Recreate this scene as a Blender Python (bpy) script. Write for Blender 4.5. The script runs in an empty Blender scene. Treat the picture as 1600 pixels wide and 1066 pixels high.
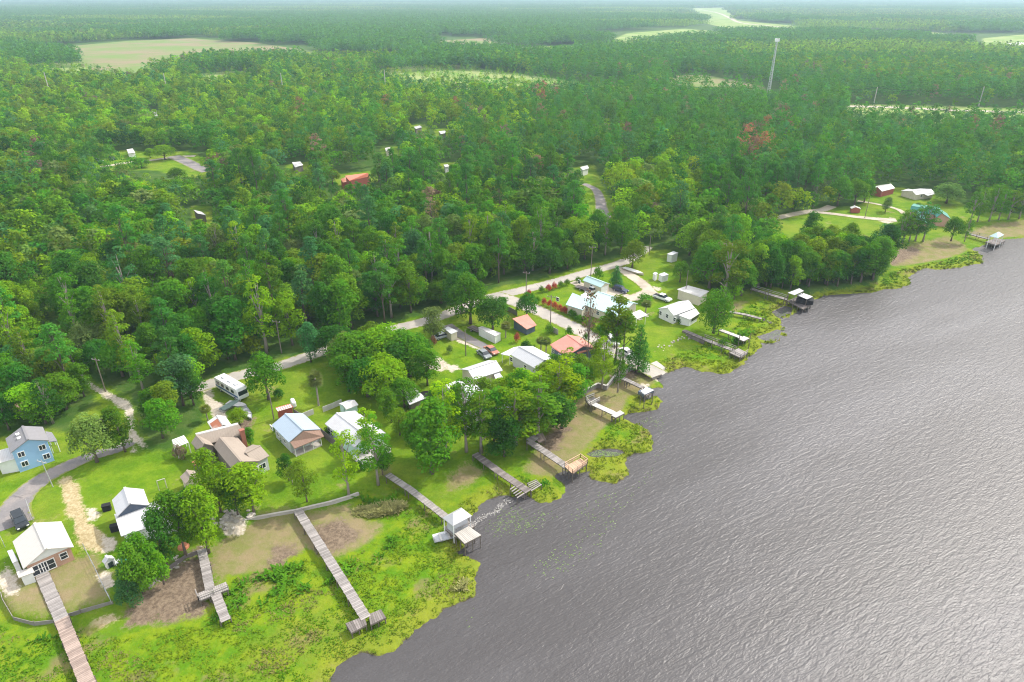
import bpy, math, random
import numpy as np
from mathutils import Vector

random.seed(7)
rng = np.random.default_rng(7)
sc = bpy.context.scene
COL = sc.collection
PI = math.pi

# ------------------------------------------------------------------ camera
FPX = 1067.0                      # focal length in pixels of the 1600 px wide photograph
HCAM = 80.0
PITCH = math.atan((533 + 10) / FPX)
SP, CP = math.sin(PITCH), math.cos(PITCH)


def P(u, v, z=0.0):
    """A pixel of the photograph to the world point it shows at height z."""
    x = (u - 800.0) / FPX
    y = -(v - 533.0) / FPX
    dx, dy, dz = x, CP + y * SP, -SP + y * CP
    t = (z - HCAM) / dz
    return Vector((dx * t, dy * t, z))


cam_d = bpy.data.cameras.new('camera')
cam = bpy.data.objects.new('camera', cam_d)
COL.objects.link(cam)
cam.location = (0, 0, HCAM)
cam.rotation_euler = (PI / 2 - PITCH, 0, 0)
cam_d.sensor_width = 36.0
cam_d.lens = 36.0 * FPX / 1600.0
cam_d.clip_start = 1.0
cam_d.clip_end = 60000.0
sc.camera = cam

G = 1.10      # level of the dry land
M = 0.25      # level of the marsh and the dry lake bed


# ------------------------------------------------------------------ object helpers
def link(o, parent=None):
    COL.objects.link(o)
    if parent is not None:
        o.parent = parent
    return o


def tag(o, label=None, cat=None, group=None, kind=None):
    if label:
        o['label'] = label
    if cat:
        o['category'] = cat
    if group:
        o['group'] = group
    if kind:
        o['kind'] = kind
    return o


def thing(name, label, cat, loc, group=None):
    o = bpy.data.objects.new(name, None)
    o.empty_display_size = 0.5
    o.location = loc
    link(o)
    return tag(o, label, cat, group)


class MB:
    """Collects boxes, slabs and tubes in world space; build() links them as one mesh."""

    def __init__(self):
        self.v, self.f, self.s, self.t = [], [], [], []

    def add(self, vs, fs, s=None, tint=None):
        b = len(self.v)
        self.v += [tuple(p) for p in vs]
        self.f += [tuple(i + b for i in f) for f in fs]
        self.s += list(s) if s is not None else [0.0] * len(vs)
        self.t += [random.random() if tint is None else tint] * len(vs)
        return self

    def obox(self, c, a, b, h):
        """box: centre, three half-axis vectors"""
        c, a, b, h = Vector(c), Vector(a), Vector(b), Vector(h)
        vs = [c + sx * a + sy * b + sz * h for sz in (-1, 1) for sy in (-1, 1) for sx in (-1, 1)]
        fs = [(0, 2, 3, 1), (4, 5, 7, 6), (0, 1, 5, 4), (2, 6, 7, 3), (0, 4, 6, 2), (1, 3, 7, 5)]
        return self.add(vs, fs)

    def box(self, c, sx, sy, sz, ang=0.0):
        ca, sa = math.cos(ang), math.sin(ang)
        return self.obox(c, (ca * sx / 2, sa * sx / 2, 0), (-sa * sy / 2, ca * sy / 2, 0), (0, 0, sz / 2))

    def beam(self, p0, p1, w, h):
        p0, p1 = Vector(p0), Vector(p1)
        d = p1 - p0
        L = d.length
        d.normalize()
        up = Vector((0, 0, 1)) if abs(d.z) < 0.95 else Vector((0, 1, 0))
        n = d.cross(up).normalized()
        u = n.cross(d)
        return self.obox((p0 + p1) / 2, d * L / 2, n * w / 2, u * h / 2)

    def tube(self, pts, rads, n=7, cap=True):
        vs, fs = [], []
        pts = [Vector(p) for p in pts]
        for i, p in enumerate(pts):
            d = (pts[min(i + 1, len(pts) - 1)] - pts[max(i - 1, 0)]).normalized()
            up = Vector((0, 0, 1)) if abs(d.z) < 0.9 else Vector((1, 0, 0))
            a = d.cross(up).normalized()
            b = d.cross(a)
            for k in range(n):
                th = 2 * PI * k / n
                vs.append(p + (a * math.cos(th) + b * math.sin(th)) * rads[i])
        for i in range(len(pts) - 1):
            for k in range(n):
                k2 = (k + 1) % n
                fs.append((i * n + k, i * n + k2, (i + 1) * n + k2, (i + 1) * n + k))
        if cap:
            fs.append(tuple(range(n - 1, -1, -1)))
            fs.append(tuple((len(pts) - 1) * n + k for k in range(n)))
        return self.add(vs, fs)

    def slab(self, top, th, s=None):
        """polygon of 3d points and its copy th lower"""
        top = [Vector(p) for p in top]
        n = len(top)
        # counter-clockwise seen from above
        area = sum(top[i].x * top[(i + 1) % n].y - top[(i + 1) % n].x * top[i].y for i in range(n))
        if area < 0:
            top = top[::-1]
            if s is not None:
                s = list(s)[::-1]
        bot = [p - Vector((0, 0, th)) for p in top]
        fs = [tuple(range(n)), tuple(range(2 * n - 1, n - 1, -1))]
        for i in range(n):
            j = (i + 1) % n
            fs.append((j, i, n + i, n + j))
        return self.add(top + bot, fs, None if s is None else list(s) + list(s))

    def prism(self, poly, z0, ztop):
        """walls: footprint polygon from z0 up to a height (or one height for each corner)"""
        n = len(poly)
        zt = ztop if hasattr(ztop, '__len__') else [ztop] * n
        area = sum(poly[i][0] * poly[(i + 1) % n][1] - poly[(i + 1) % n][0] * poly[i][1] for i in range(n))
        idx = list(range(n)) if area > 0 else list(range(n - 1, -1, -1))
        bot = [Vector((poly[i][0], poly[i][1], z0)) for i in idx]
        top = [Vector((poly[i][0], poly[i][1], zt[i])) for i in idx]
        fs = [tuple(range(n - 1, -1, -1)), tuple(range(n, 2 * n))]
        for i in range(n):
            j = (i + 1) % n
            fs.append((i, j, n + j, n + i))
        return self.add(bot + top, fs)

    def build(self, name, mat, parent=None, loc=None, bevel=0.0):
        o0 = Vector(parent.location) if parent is not None and parent.parent is None and loc is None else Vector(loc or (0, 0, 0))
        me = bpy.data.meshes.new(name)
        me.from_pydata([Vector(p) - o0 for p in self.v], [], self.f)
        a = me.attributes.new('seam', 'FLOAT', 'POINT')
        a.data.foreach_set('value', self.s)
        a = me.attributes.new('tint', 'FLOAT', 'POINT')
        a.data.foreach_set('value', self.t)
        me.materials.append(mat)
        o = bpy.data.objects.new(name, me)
        link(o)
        if parent is not None:
            o.parent = parent
        elif loc is not None:
            o.location = loc
        if bevel:
            m = o.modifiers.new('bevel', 'BEVEL')
            m.width = bevel
            m.segments = 2
            m.limit_method = 'ANGLE'
        return o


def origin_of(o):
    """world origin of a (possibly nested) object"""
    p = Vector(o.location)
    while o.parent is not None:
        o = o.parent
        p += Vector(o.location)
    return p


def sub(mb, name, mat, parent, bevel=0.0):
    """part or sub-part: coordinates given in world space"""
    return mb.build(name, mat, parent, loc=tuple(origin_of(parent)), bevel=bevel)


# ------------------------------------------------------------------ materials
def newmat(name):
    m = bpy.data.materials.new(name)
    m.use_nodes = True
    nt = m.node_tree
    nt.nodes.clear()
    out = nt.nodes.new('ShaderNodeOutputMaterial')
    return m, nt, out


def N(nt, typ, **kw):
    n = nt.nodes.new(typ)
    for k, v in kw.items():
        if k.startswith('i_'):
            n.inputs[k[2:].replace('_', ' ')].default_value = v
        else:
            setattr(n, k, v)
    return n


def L(nt, a, b):
    nt.links.new(a, b)


def mathn(nt, op, a, b=None, c=None, clamp=False):
    n = nt.nodes.new('ShaderNodeMath')
    n.operation = op
    n.use_clamp = clamp
    for i, x in enumerate((a, b, c)):
        if x is None:
            continue
        if isinstance(x, (int, float)):
            n.inputs[i].default_value = x
        else:
            L(nt, x, n.inputs[i])
    return n.outputs[0]


def mixc(nt, fac, a, b, mode='MIX'):
    n = nt.nodes.new('ShaderNodeMix')
    n.data_type = 'RGBA'
    n.blend_type = mode
    n.clamp_factor = True
    for s, x in ((n.inputs[0], fac), (n.inputs[6], a), (n.inputs[7], b)):
        if isinstance(x, (int, float)):
            s.default_value = x
        elif isinstance(x, tuple):
            s.default_value = x if len(x) == 4 else x + (1,)
        else:
            L(nt, x, s)
    return n.outputs[2]


def noise(nt, vec, scale, detail=3, rough=0.55, col=False):
    n = N(nt, 'ShaderNodeTexNoise')
    n.inputs['Scale'].default_value = scale
    n.inputs['Detail'].default_value = detail
    n.inputs['Roughness'].default_value = rough
    if vec is not None:
        L(nt, vec, n.inputs['Vector'])
    return n.outputs['Color' if col else 'Fac']


def smooth(nt, x, lo, hi):
    n = N(nt, 'ShaderNodeMapRange', interpolation_type='SMOOTHSTEP')
    L(nt, x, n.inputs['Value'])
    n.inputs['From Min'].default_value = lo
    n.inputs['From Max'].default_value = hi
    return n.outputs['Result']


def geo_pos(nt):
    return N(nt, 'ShaderNodeNewGeometry').outputs['Position']


def attr(nt, name):
    return N(nt, 'ShaderNodeAttribute', attribute_name=name)


def simple(name, col, rough=0.7, metal=0.0, var=0.25, vscale=1.5, tint=0.0, spec=0.3, dirt=None, dirt_amt=0.35, bump=0.0):
    """plain painted or natural surface with blotchy variation, a per-piece tint and optional dirt"""
    m, nt, out = newmat(name)
    b = N(nt, 'ShaderNodeBsdfPrincipled')
    pos = geo_pos(nt)
    n1 = noise(nt, pos, vscale, 4)
    c = mixc(nt, 1.0, col, mathn(nt, 'MULTIPLY_ADD', n1, var * 2, 1 - var), 'MULTIPLY')
    if tint:
        t = attr(nt, 'tint').outputs['Fac']
        c = mixc(nt, 1.0, c, mathn(nt, 'MULTIPLY_ADD', t, tint * 2, 1 - tint), 'MULTIPLY')
    if dirt:
        n2 = noise(nt, pos, vscale * 0.35, 5, 0.65)
        c = mixc(nt, mathn(nt, 'MULTIPLY', smooth(nt, n2, 0.45, 0.75), dirt_amt), c, dirt)
    L(nt, c, b.inputs['Base Color'])
    b.inputs['Roughness'].default_value = rough
    b.inputs['Metallic'].default_value = metal
    b.inputs['Specular IOR Level'].default_value = spec
    if bump:
        bn = N(nt, 'ShaderNodeBump')
        bn.inputs['Strength'].default_value = 0.6
        bn.inputs['Distance'].default_value = bump
        L(nt, noise(nt, pos, vscale * 4, 4), bn.inputs['Height'])
        L(nt, bn.outputs[0], b.inputs['Normal'])
    L(nt, b.outputs[0], out.inputs['Surface'])
    return m


def roofmat(name, col, stain=(0.25, 0.22, 0.18), pitch=0.45, stain_amt=0.3, rough=0.45, seam=0.10, spec=0.4):
    """sheet metal or shingle: lines at a fixed pitch along the ridge ('seam' attribute), stains"""
    m, nt, out = newmat(name)
    b = N(nt, 'ShaderNodeBsdfPrincipled')
    s = attr(nt, 'seam').outputs['Fac']
    fr = mathn(nt, 'FRACT', mathn(nt, 'DIVIDE', s, pitch))
    line = mathn(nt, 'LESS_THAN', fr, 0.16)
    pos = geo_pos(nt)
    n1 = noise(nt, pos, 0.35, 5, 0.6)
    n2 = noise(nt, pos, 2.2, 3)
    c = mixc(nt, 1.0, col, mathn(nt, 'MULTIPLY_ADD', n2, 0.2, 0.9), 'MULTIPLY')
    c = mixc(nt, mathn(nt, 'MULTIPLY', smooth(nt, n1, 0.48, 0.78), stain_amt), c, stain)
    c = mixc(nt, mathn(nt, 'MULTIPLY', line, seam), c, (0.08, 0.08, 0.08))
    L(nt, c, b.inputs['Base Color'])
    b.inputs['Roughness'].default_value = rough
    b.inputs['Specular IOR Level'].default_value = spec
    bn = N(nt, 'ShaderNodeBump')
    bn.inputs['Strength'].default_value = 0.5
    bn.inputs['Distance'].default_value = 0.04
    L(nt, line, bn.inputs['Height'])
    L(nt, bn.outputs[0], b.inputs['Normal'])
    L(nt, b.outputs[0], out.inputs['Surface'])
    return m


MT = {}
MT['roof_white'] = roofmat('roof_white', (0.55, 0.55, 0.565), stain_amt=0.22, seam=0.16)
MT['roof_cream'] = roofmat('roof_cream', (0.56, 0.525, 0.48), stain_amt=0.08, seam=0.10)
MT['roof_grey'] = roofmat('roof_grey', (0.24, 0.235, 0.245), stain_amt=0.35, seam=0.12, pitch=0.6, rough=0.85, spec=0.1)
MT['roof_tan'] = roofmat('roof_tan', (0.325, 0.272, 0.225), stain=(0.20, 0.17, 0.14), stain_amt=0.4, rough=0.85, spec=0.1, seam=0.08)
MT['roof_blue'] = roofmat('roof_blue', (0.36, 0.44, 0.52), stain_amt=0.15, seam=0.14)
MT['roof_mint'] = roofmat('roof_mint', (0.43, 0.59, 0.585), stain=(0.42, 0.52, 0.5), stain_amt=0.3, seam=0.14)
MT['roof_red'] = roofmat('roof_red', (0.62, 0.24, 0.185), stain=(0.68, 0.44, 0.38), stain_amt=0.4, seam=0.14)
MT['roof_barn'] = roofmat('roof_barn', (0.64, 0.19, 0.12), stain=(0.6, 0.3, 0.24), stain_amt=0.3)
MT['roof_green'] = roofmat('roof_green', (0.06, 0.27, 0.21), stain_amt=0.1, seam=0.15)
MT['roof_light'] = roofmat('roof_light', (0.62, 0.60, 0.58), stain=(0.35, 0.3, 0.26), stain_amt=0.45, seam=0.16)
MT['roof_rust'] = roofmat('roof_rust', (0.36, 0.13, 0.07), stain=(0.62, 0.58, 0.52), stain_amt=0.5, seam=0.2, pitch=0.7, rough=0.9)
MT['roof_stripe'] = roofmat('roof_stripe', (0.50, 0.11, 0.08), stain=(0.55, 0.3, 0.25), stain_amt=0.3, pitch=1.0, rough=0.8)
MT['roof_brown'] = roofmat('roof_brown', (0.24, 0.15, 0.11), stain_amt=0.35, rough=0.9, seam=0.2, pitch=0.5)
MT['wall_white'] = simple('wall_white', (0.74, 0.74, 0.73), var=0.08, dirt=(0.42, 0.38, 0.32))
MT['wall_blue'] = simple('wall_blue', (0.29, 0.48, 0.72), var=0.06, dirt=(0.3, 0.4, 0.5), dirt_amt=0.2)
MT['wall_brick'] = simple('wall_brick', (0.46, 0.28, 0.20), var=0.2, vscale=6, dirt=(0.5, 0.4, 0.33))
MT['wall_grey'] = simple('wall_grey', (0.50, 0.51, 0.53), var=0.1, dirt=(0.3, 0.28, 0.25))
MT['wall_wood'] = simple('wall_wood', (0.19, 0.165, 0.15), var=0.35, vscale=3, dirt=(0.08, 0.07, 0.06))
MT['wall_mint'] = simple('wall_mint', (0.50, 0.66, 0.62), var=0.08, dirt=(0.35, 0.42, 0.4))
MT['wall_cream'] = simple('wall_cream', (0.62, 0.56, 0.45), var=0.1, dirt=(0.35, 0.3, 0.24))
MT['wall_slate'] = simple('wall_slate', (0.10, 0.13, 0.19), var=0.15, dirt=(0.2, 0.2, 0.22))
MT['wall_redwood'] = simple('wall_redwood', (0.36, 0.10, 0.07), var=0.2, dirt=(0.2, 0.08, 0.06))
MT['white'] = simple('white_paint', (0.80, 0.80, 0.79), var=0.05, rough=0.5)
MT['glass'] = simple('dark_glass', (0.025, 0.035, 0.045), var=0.2, rough=0.08, spec=0.6)
MT['dark'] = simple('dark_rubber', (0.02, 0.02, 0.022), var=0.3, rough=0.8)
MT['wood_grey'] = simple('weathered_planks', (0.30, 0.275, 0.26), var=0.15, vscale=3, tint=0.28, dirt=(0.16, 0.14, 0.12), spec=0.1)
MT['wood_brown'] = simple('brown_planks', (0.33, 0.255, 0.215), var=0.15, vscale=3, tint=0.25, dirt=(0.18, 0.13, 0.11), spec=0.1)
MT['wood_dark'] = simple('dark_planks', (0.20, 0.175, 0.165), var=0.2, vscale=3, tint=0.35, dirt=(0.08, 0.07, 0.06), spec=0.1)
MT['wood_new'] = simple('new_planks', (0.53, 0.36, 0.25), var=0.1, vscale=3, tint=0.15, spec=0.1)
MT['wood_tan'] = simple('tan_planks', (0.42, 0.395, 0.355), var=0.1, vscale=3, tint=0.1, spec=0.1)
MT['wood_white'] = simple('pale_planks', (0.54, 0.52, 0.49), var=0.1, vscale=3, tint=0.16, dirt=(0.4, 0.37, 0.33), spec=0.1)
MT['post'] = simple('post_wood', (0.15, 0.125, 0.105), var=0.3, vscale=4)
MT['pole'] = simple('pole_wood', (0.20, 0.165, 0.14), var=0.25, vscale=2)
MT['concrete'] = simple('concrete', (0.44, 0.41, 0.37), var=0.2, vscale=2, dirt=(0.2, 0.18, 0.15), bump=0.02)
MT['steel'] = simple('galvanised_steel', (0.45, 0.46, 0.48), rough=0.4, metal=0.3, var=0.1)
MT['bark'] = simple('bark', (0.15, 0.12, 0.10), var=0.4, vscale=5, rough=0.9, spec=0.05)
MT['bark_pale'] = simple('bark_pale', (0.30, 0.26, 0.23), var=0.35, vscale=5, rough=0.9, spec=0.05)
MT['brick_red'] = simple('brick_red', (0.34, 0.13, 0.09), var=0.25, vscale=6)
MT['rock'] = simple('pale_rock', (0.46, 0.42, 0.37), var=0.3, vscale=2, tint=0.3, dirt=(0.2, 0.17, 0.14))
MT['rust_soil'] = simple('terracotta', (0.48, 0.19, 0.10), var=0.3)
MT['teal_plastic'] = simple('teal_plastic', (0.03, 0.30, 0.22), var=0.1)
MT['stripe_white'] = simple('sun_bleached', (0.72, 0.58, 0.52), var=0.2)
MT['foam'] = simple('foam', (0.42, 0.40, 0.38), var=0.2, vscale=1.5, rough=0.9)


def paint(name, col, rough=0.25):
    return simple(name, col, rough=rough, var=0.03, spec=0.5)


MT['car_black'] = paint('car_black', (0.02, 0.025, 0.03))
MT['car_white'] = paint('car_white', (0.78, 0.78, 0.79))
MT['car_silver'] = paint('car_silver', (0.40, 0.42, 0.46))
MT['car_navy'] = paint('car_navy', (0.03, 0.04, 0.08))
MT['car_red'] = paint('car_faded_red', (0.40, 0.17, 0.12), 0.5)
MT['car_rusty'] = paint('car_grey_green', (0.22, 0.24, 0.25), 0.5)
MT['stripe_blue'] = paint('stripe_blue', (0.07, 0.13, 0.30))
MT['green_tarp'] = simple('green_tarp', (0.16, 0.22, 0.19), var=0.3)


# foliage -------------------------------------------------------------
PAL = {
    'mid': (0.091, 0.243, 0.013),
    'yellow': (0.188, 0.353, 0.011),
    'dark': (0.053, 0.176, 0.018),
    'olive': (0.145, 0.258, 0.015),
    'grey': (0.151, 0.243, 0.054),
    'pine': (0.077, 0.234, 0.029),
    'lime': (0.233, 0.419, 0.009),
    'brown': (0.215, 0.165, 0.110),
    'rust': (0.290, 0.150, 0.085),
    'pink': (0.434, 0.078, 0.068),
    'palm': (0.158, 0.201, 0.045),
    'blue': (0.075, 0.221, 0.062),
}


def leafmat(name, source):
    m, nt, out = newmat(name)
    if source == 'object':
        oi = N(nt, 'ShaderNodeObjectInfo')
        base = oi.outputs['Color']
        rnd = oi.outputs['Random']
        tc = N(nt, 'ShaderNodeTexCoord').outputs['Object']
    else:
        base = attr(nt, 'leafcol').outputs['Color']
        rnd = attr(nt, 'treernd').outputs['Fac']
        tc = geo_pos(nt)
    n1 = noise(nt, tc, 0.55, 3, 0.6)
    n2 = noise(nt, tc, 2.6, 2, 0.6)
    c = mixc(nt, 1.0, base, mathn(nt, 'MULTIPLY_ADD', n1, 1.1, 0.45), 'MULTIPLY')
    c = mixc(nt, 1.0, c, mathn(nt, 'MULTIPLY_ADD', n2, 0.7, 0.65), 'MULTIPLY')
    c = mixc(nt, 1.0, c, mathn(nt, 'MULTIPLY_ADD', rnd, 0.4, 0.8), 'MULTIPLY')
    hs = N(nt, 'ShaderNodeHueSaturation')
    L(nt, mathn(nt, 'MULTIPLY_ADD', noise(nt, tc, 0.9, 2), 0.07, 0.465), hs.inputs['Hue'])
    L(nt, c, hs.inputs['Color'])
    d = N(nt, 'ShaderNodeBsdfDiffuse')
    t = N(nt, 'ShaderNodeBsdfTranslucent')
    L(nt, hs.outputs[0], d.inputs['Color'])
    L(nt, mixc(nt, 1.0, hs.outputs[0], (1.15, 1.1, 0.6), 'MULTIPLY'), t.inputs['Color'])
    mx = N(nt, 'ShaderNodeMixShader')
    mx.inputs[0].default_value = 0.42
    L(nt, d.outputs[0], mx.inputs[1])
    L(nt, t.outputs[0], mx.inputs[2])
    L(nt, mx.outputs[0], out.inputs['Surface'])
    return m


def grassmat(name):
    # blades shade mostly like the turf they make up: their normals lean towards straight up
    m, nt, out = newmat(name)
    base = attr(nt, 'leafcol').outputs['Color']
    pos = geo_pos(nt)
    c = mixc(nt, 1.0, base, mathn(nt, 'MULTIPLY_ADD', noise(nt, pos, 0.7, 3), .5, .75), 'MULTIPLY')
    vm = N(nt, 'ShaderNodeVectorMath', operation='ADD')
    sc_ = N(nt, 'ShaderNodeVectorMath', operation='SCALE')
    L(nt, N(nt, 'ShaderNodeNewGeometry').outputs['Normal'], sc_.inputs[0])
    sc_.inputs['Scale'].default_value = .35
    L(nt, sc_.outputs[0], vm.inputs[0])
    vm.inputs[1].default_value = (0, 0, 1)
    nz = N(nt, 'ShaderNodeVectorMath', operation='NORMALIZE')
    L(nt, vm.outputs[0], nz.inputs[0])
    d = N(nt, 'ShaderNodeBsdfDiffuse')
    t = N(nt, 'ShaderNodeBsdfTranslucent')
    L(nt, c, d.inputs['Color'])
    L(nt, c, t.inputs['Color'])
    L(nt, nz.outputs[0], d.inputs['Normal'])
    mx = N(nt, 'ShaderNodeMixShader')
    mx.inputs[0].default_value = .18
    L(nt, d.outputs[0], mx.inputs[1])
    L(nt, t.outputs[0], mx.inputs[2])
    L(nt, mx.outputs[0], out.inputs['Surface'])
    return m


MT['grass'] = grassmat('marsh_blades')
MT['leaf'] = leafmat('leaf_single_tree', 'object')
MT['leaf_mass'] = leafmat('leaf_woods', 'attribute')
# ------------------------------------------------------------------ zones (outlines given as pixels of the photo, stored as world polygons)
def W(px, z=G):
    return np.array([P(u, v, z)[:2] for u, v in px])


def sdf(X, Y, poly, lim=20.0):
    """signed distance, positive inside, clipped to +-lim"""
    X = np.asarray(X, float)
    Y = np.asarray(Y, float)
    out = np.full(X.shape, -lim)
    x0, y0 = poly.min(0) - lim
    x1, y1 = poly.max(0) + lim
    m = (X > x0) & (X < x1) & (Y > y0) & (Y < y1)
    if not m.any():
        return out
    x, y = X[m], Y[m]
    d2 = np.full(x.shape, 1e18)
    ins = np.zeros(x.shape, bool)
    n = len(poly)
    for i in range(n):
        ax, ay = poly[i]
        bx, by = poly[(i + 1) % n]
        ex, ey = bx - ax, by - ay
        l2 = ex * ex + ey * ey + 1e-12
        t = np.clip(((x - ax) * ex + (y - ay) * ey) / l2, 0, 1)
        d2 = np.minimum(d2, (x - ax - t * ex) ** 2 + (y - ay - t * ey) ** 2)
        c = (ay > y) != (by > y)
        if c.any():
            ins ^= c & (x < ex * (y - ay) / (ey if abs(ey) > 1e-12 else 1e-12) + ax)
    d = np.sqrt(d2)
    out[m] = np.clip(np.where(ins, d, -d), -lim, lim)
    return out


def usdf(X, Y, polys, lim=20.0):
    r = np.full(np.shape(X), -lim)
    for p in polys:
        r = np.maximum(r, sdf(X, Y, p, lim))
    return r


SHORE_PX = [(470, 1130), (517, 1066), (525, 1042), (537, 1034), (565, 1019), (575, 1022), (605, 1020), (625, 1010), (640, 997), (647, 984),
            (665, 974), (682, 966), (690, 957), (697, 950), (725, 941), (738, 935), (744, 927), (745, 912), (744, 895), (752, 881), (745, 874), (735, 873), (722, 868),
            (712, 864), (722, 858), (728, 850), (722, 838), (728, 822), (735, 808), (748, 797), (757, 785), (775, 778), (800, 777),
            (818, 772), (826, 776), (845, 787), (860, 786), (870, 781), (880, 772), (884, 764), (878, 752), (868, 742), (880, 735), (893, 740), (905, 741),
            (922, 735), (920, 745), (925, 750), (940, 753), (962, 757), (975, 750), (984, 740), (982, 732), (978, 722), (987, 712), (1010, 707), (1020, 702), (1022, 692), (1020, 682),
            (1012, 672), (1000, 665), (985, 658), (974, 655), (982, 646), (1000, 645), (1015, 642), (1030, 635), (1037, 627), (1030, 620),
            (1020, 619), (1010, 625), (1003, 628), (1002, 618), (1012, 611), (1028, 606), (1036, 607), (1034, 600), (1026, 592), (1030, 587),
            (1045, 583), (1060, 577), (1075, 574), (1085, 578), (1100, 582), (1122, 585), (1135, 584), (1145, 580), (1155, 573), (1162, 565), (1170, 557),
            (1180, 551), (1187, 545), (1190, 539), (1186, 535), (1195, 538), (1219, 534), (1231, 525), (1227, 516), (1219, 507), (1222, 500),
            (1235, 494), (1247, 489), (1250, 480), (1262, 475), (1280, 467), (1300, 461), (1335, 459), (1369, 456), (1395, 452), (1416, 447), (1424, 440), (1423, 432),
            (1435, 424), (1450, 419), (1475, 421), (1500, 419), (1520, 414), (1534, 409), (1536, 400), (1528, 395), (1519, 391), (1537, 384), (1555, 377), (1569, 374), (1600, 372),
            (1660, 370), (1800, 368), (2200, 364)]
FARB = np.array([[30000., 900.], [30000., 60000.], [-60000., 60000.], [-60000., 5.], [-14., 5.]])


def fractal(poly, amp, n=2):
    """ragged outline: midpoint displacement that leaves the given points in place"""
    r = random.Random(3)
    pts = [np.array(p) for p in poly]
    for k in range(n):
        new = []
        for a, b in zip(pts[:-1], pts[1:]):
            d = b - a
            l = math.hypot(*d)
            new += [a, (a + b) / 2 + np.array([-d[1], d[0]]) / (l + 1e-9) * r.uniform(-1, 1) * min(amp, l * 0.22)]
        new.append(pts[-1])
        pts = new
        amp *= 0.6
    return np.array(pts)


shore_line = W(SHORE_PX, 0.0)
LAND = np.vstack([fractal(shore_line, 1.1), FARB])
PONDS = [W(p, 0.0) for p in (
    [(916, 710), (930, 704), (950, 701), (968, 703), (976, 708), (964, 713), (940, 715), (924, 714)],
    [(1222, 512), (1200, 521), (1180, 527), (1196, 533), (1217, 531)],
    [(1206, 488), (1225, 478), (1238, 481), (1236, 489), (1216, 498)],
)]
UP_PX = [(-400, 880), (-120, 900), (-60, 905), (0, 930), (20, 962), (60, 968), (85, 968), (120, 953), (175, 939), (190, 930), (232, 914), (255, 890), (290, 868), (312, 858), (335, 838), (350, 822), (368, 828), (400, 808), (462, 797),
         (512, 784), (560, 770), (592, 756), (610, 742), (660, 752), (720, 735), (745, 708), (760, 700), (800, 704), (822, 690), (845, 665), (870, 640), (905, 618), (912, 611), (934, 599),
         (948, 603), (961, 586), (990, 571), (1012, 562), (1035, 545), (1050, 535), (1085, 520), (1100, 515), (1130, 502), (1142, 482), (1165, 457), (1240, 460), (1300, 452),
         (1370, 440), (1388, 412), (1410, 394), (1440, 380), (1480, 372), (1512, 364), (1560, 350), (1600, 345), (1700, 343), (2200, 338)]
UPLAND = np.vstack([W(UP_PX, 0.8), FARB[:3], [[-60000., 8.], [-400., 60.]]])

MARSH = [W(p, M) for p in (
    [(-200, 985), (-40, 970), (0, 955), (30, 985), (85, 985), (108, 988), (118, 975), (132, 968), (150, 985), (200, 988), (250, 983), (290, 968), (318, 974), (333, 955), (340, 930), (360, 900), (400, 892), (430, 888), (470, 868), (480, 850), (505, 880), (520, 878), (560, 858), (578, 846), (605, 832), (600, 815), (560, 808), (545, 792), (575, 775), (600, 762), (612, 745), (650, 775), (690, 800),
     (720, 778), (760, 757), (795, 742), (815, 738), (840, 745), (860, 745), (880, 775), (870, 800), (760, 900), (760, 1000), (500, 1150), (300, 1300), (-300, 1300)],
    [(905, 712), (918, 700), (932, 685), (945, 665), (960, 657), (985, 650), (1050, 660), (1050, 780), (900, 785), (915, 745), (897, 730)],
    [(972, 650), (975, 632), (985, 620), (1000, 617), (1045, 610), (1045, 650)],
    [(1018, 604), (1028, 598), (1040, 604), (1040, 612), (1020, 610)],
    [(1012, 575), (1025, 562), (1050, 553), (1075, 548), (1088, 535), (1110, 530), (1130, 527), (1145, 508), (1155, 500), (1150, 488), (1175, 470), (1185, 455), (1205, 450), (1240, 464), (1300, 455), (1335, 450), (1368, 444),
     (1385, 425), (1420, 416), (1460, 408), (1490, 400), (1505, 395), (1520, 388), (1545, 380), (1600, 368), (1700, 366), (2200, 362), (2200, 380), (1700, 480), (1250, 520), (1190, 600), (1070, 592), (1040, 582)],
)]
DRY = [W(p, M) for p in (
    [(325, 888), (345, 842), (372, 830), (400, 812), (465, 800), (490, 800), (545, 785), (575, 800), (600, 820), (578, 850), (540, 868), (500, 875), (440, 890), (350, 905)],
    [(820, 738), (838, 700), (870, 652), (905, 622), (914, 612), (935, 600), (950, 604), (964, 588), (992, 573), (1014, 578), (1028, 592), (1008, 612), (985, 622), (972, 650), (948, 668), (925, 690), (905, 712), (890, 735), (850, 750)],
    [(1385, 412), (1398, 398), (1418, 388), (1450, 378), (1480, 372), (1502, 378), (1512, 390), (1498, 402), (1440, 412), (1400, 416)],
    [(1512, 366), (1530, 358), (1560, 351), (1600, 346), (1700, 344), (1700, 365), (1600, 370), (1570, 371), (1532, 374)],
    [(0, 925), (20, 958), (85, 966), (170, 940), (176, 905), (150, 870), (118, 880), (75, 888), (20, 905)],
    [(700, 745), (735, 725), (760, 735), (740, 755), (705, 765)],
    [(1140, 478), (1165, 470), (1180, 480), (1172, 492), (1148, 492)],
    [(1140, 528), (1160, 520), (1195, 510), (1190, 520), (1150, 535)],
    [(590, 720), (600, 715), (610, 745), (595, 750)],
)]
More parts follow.
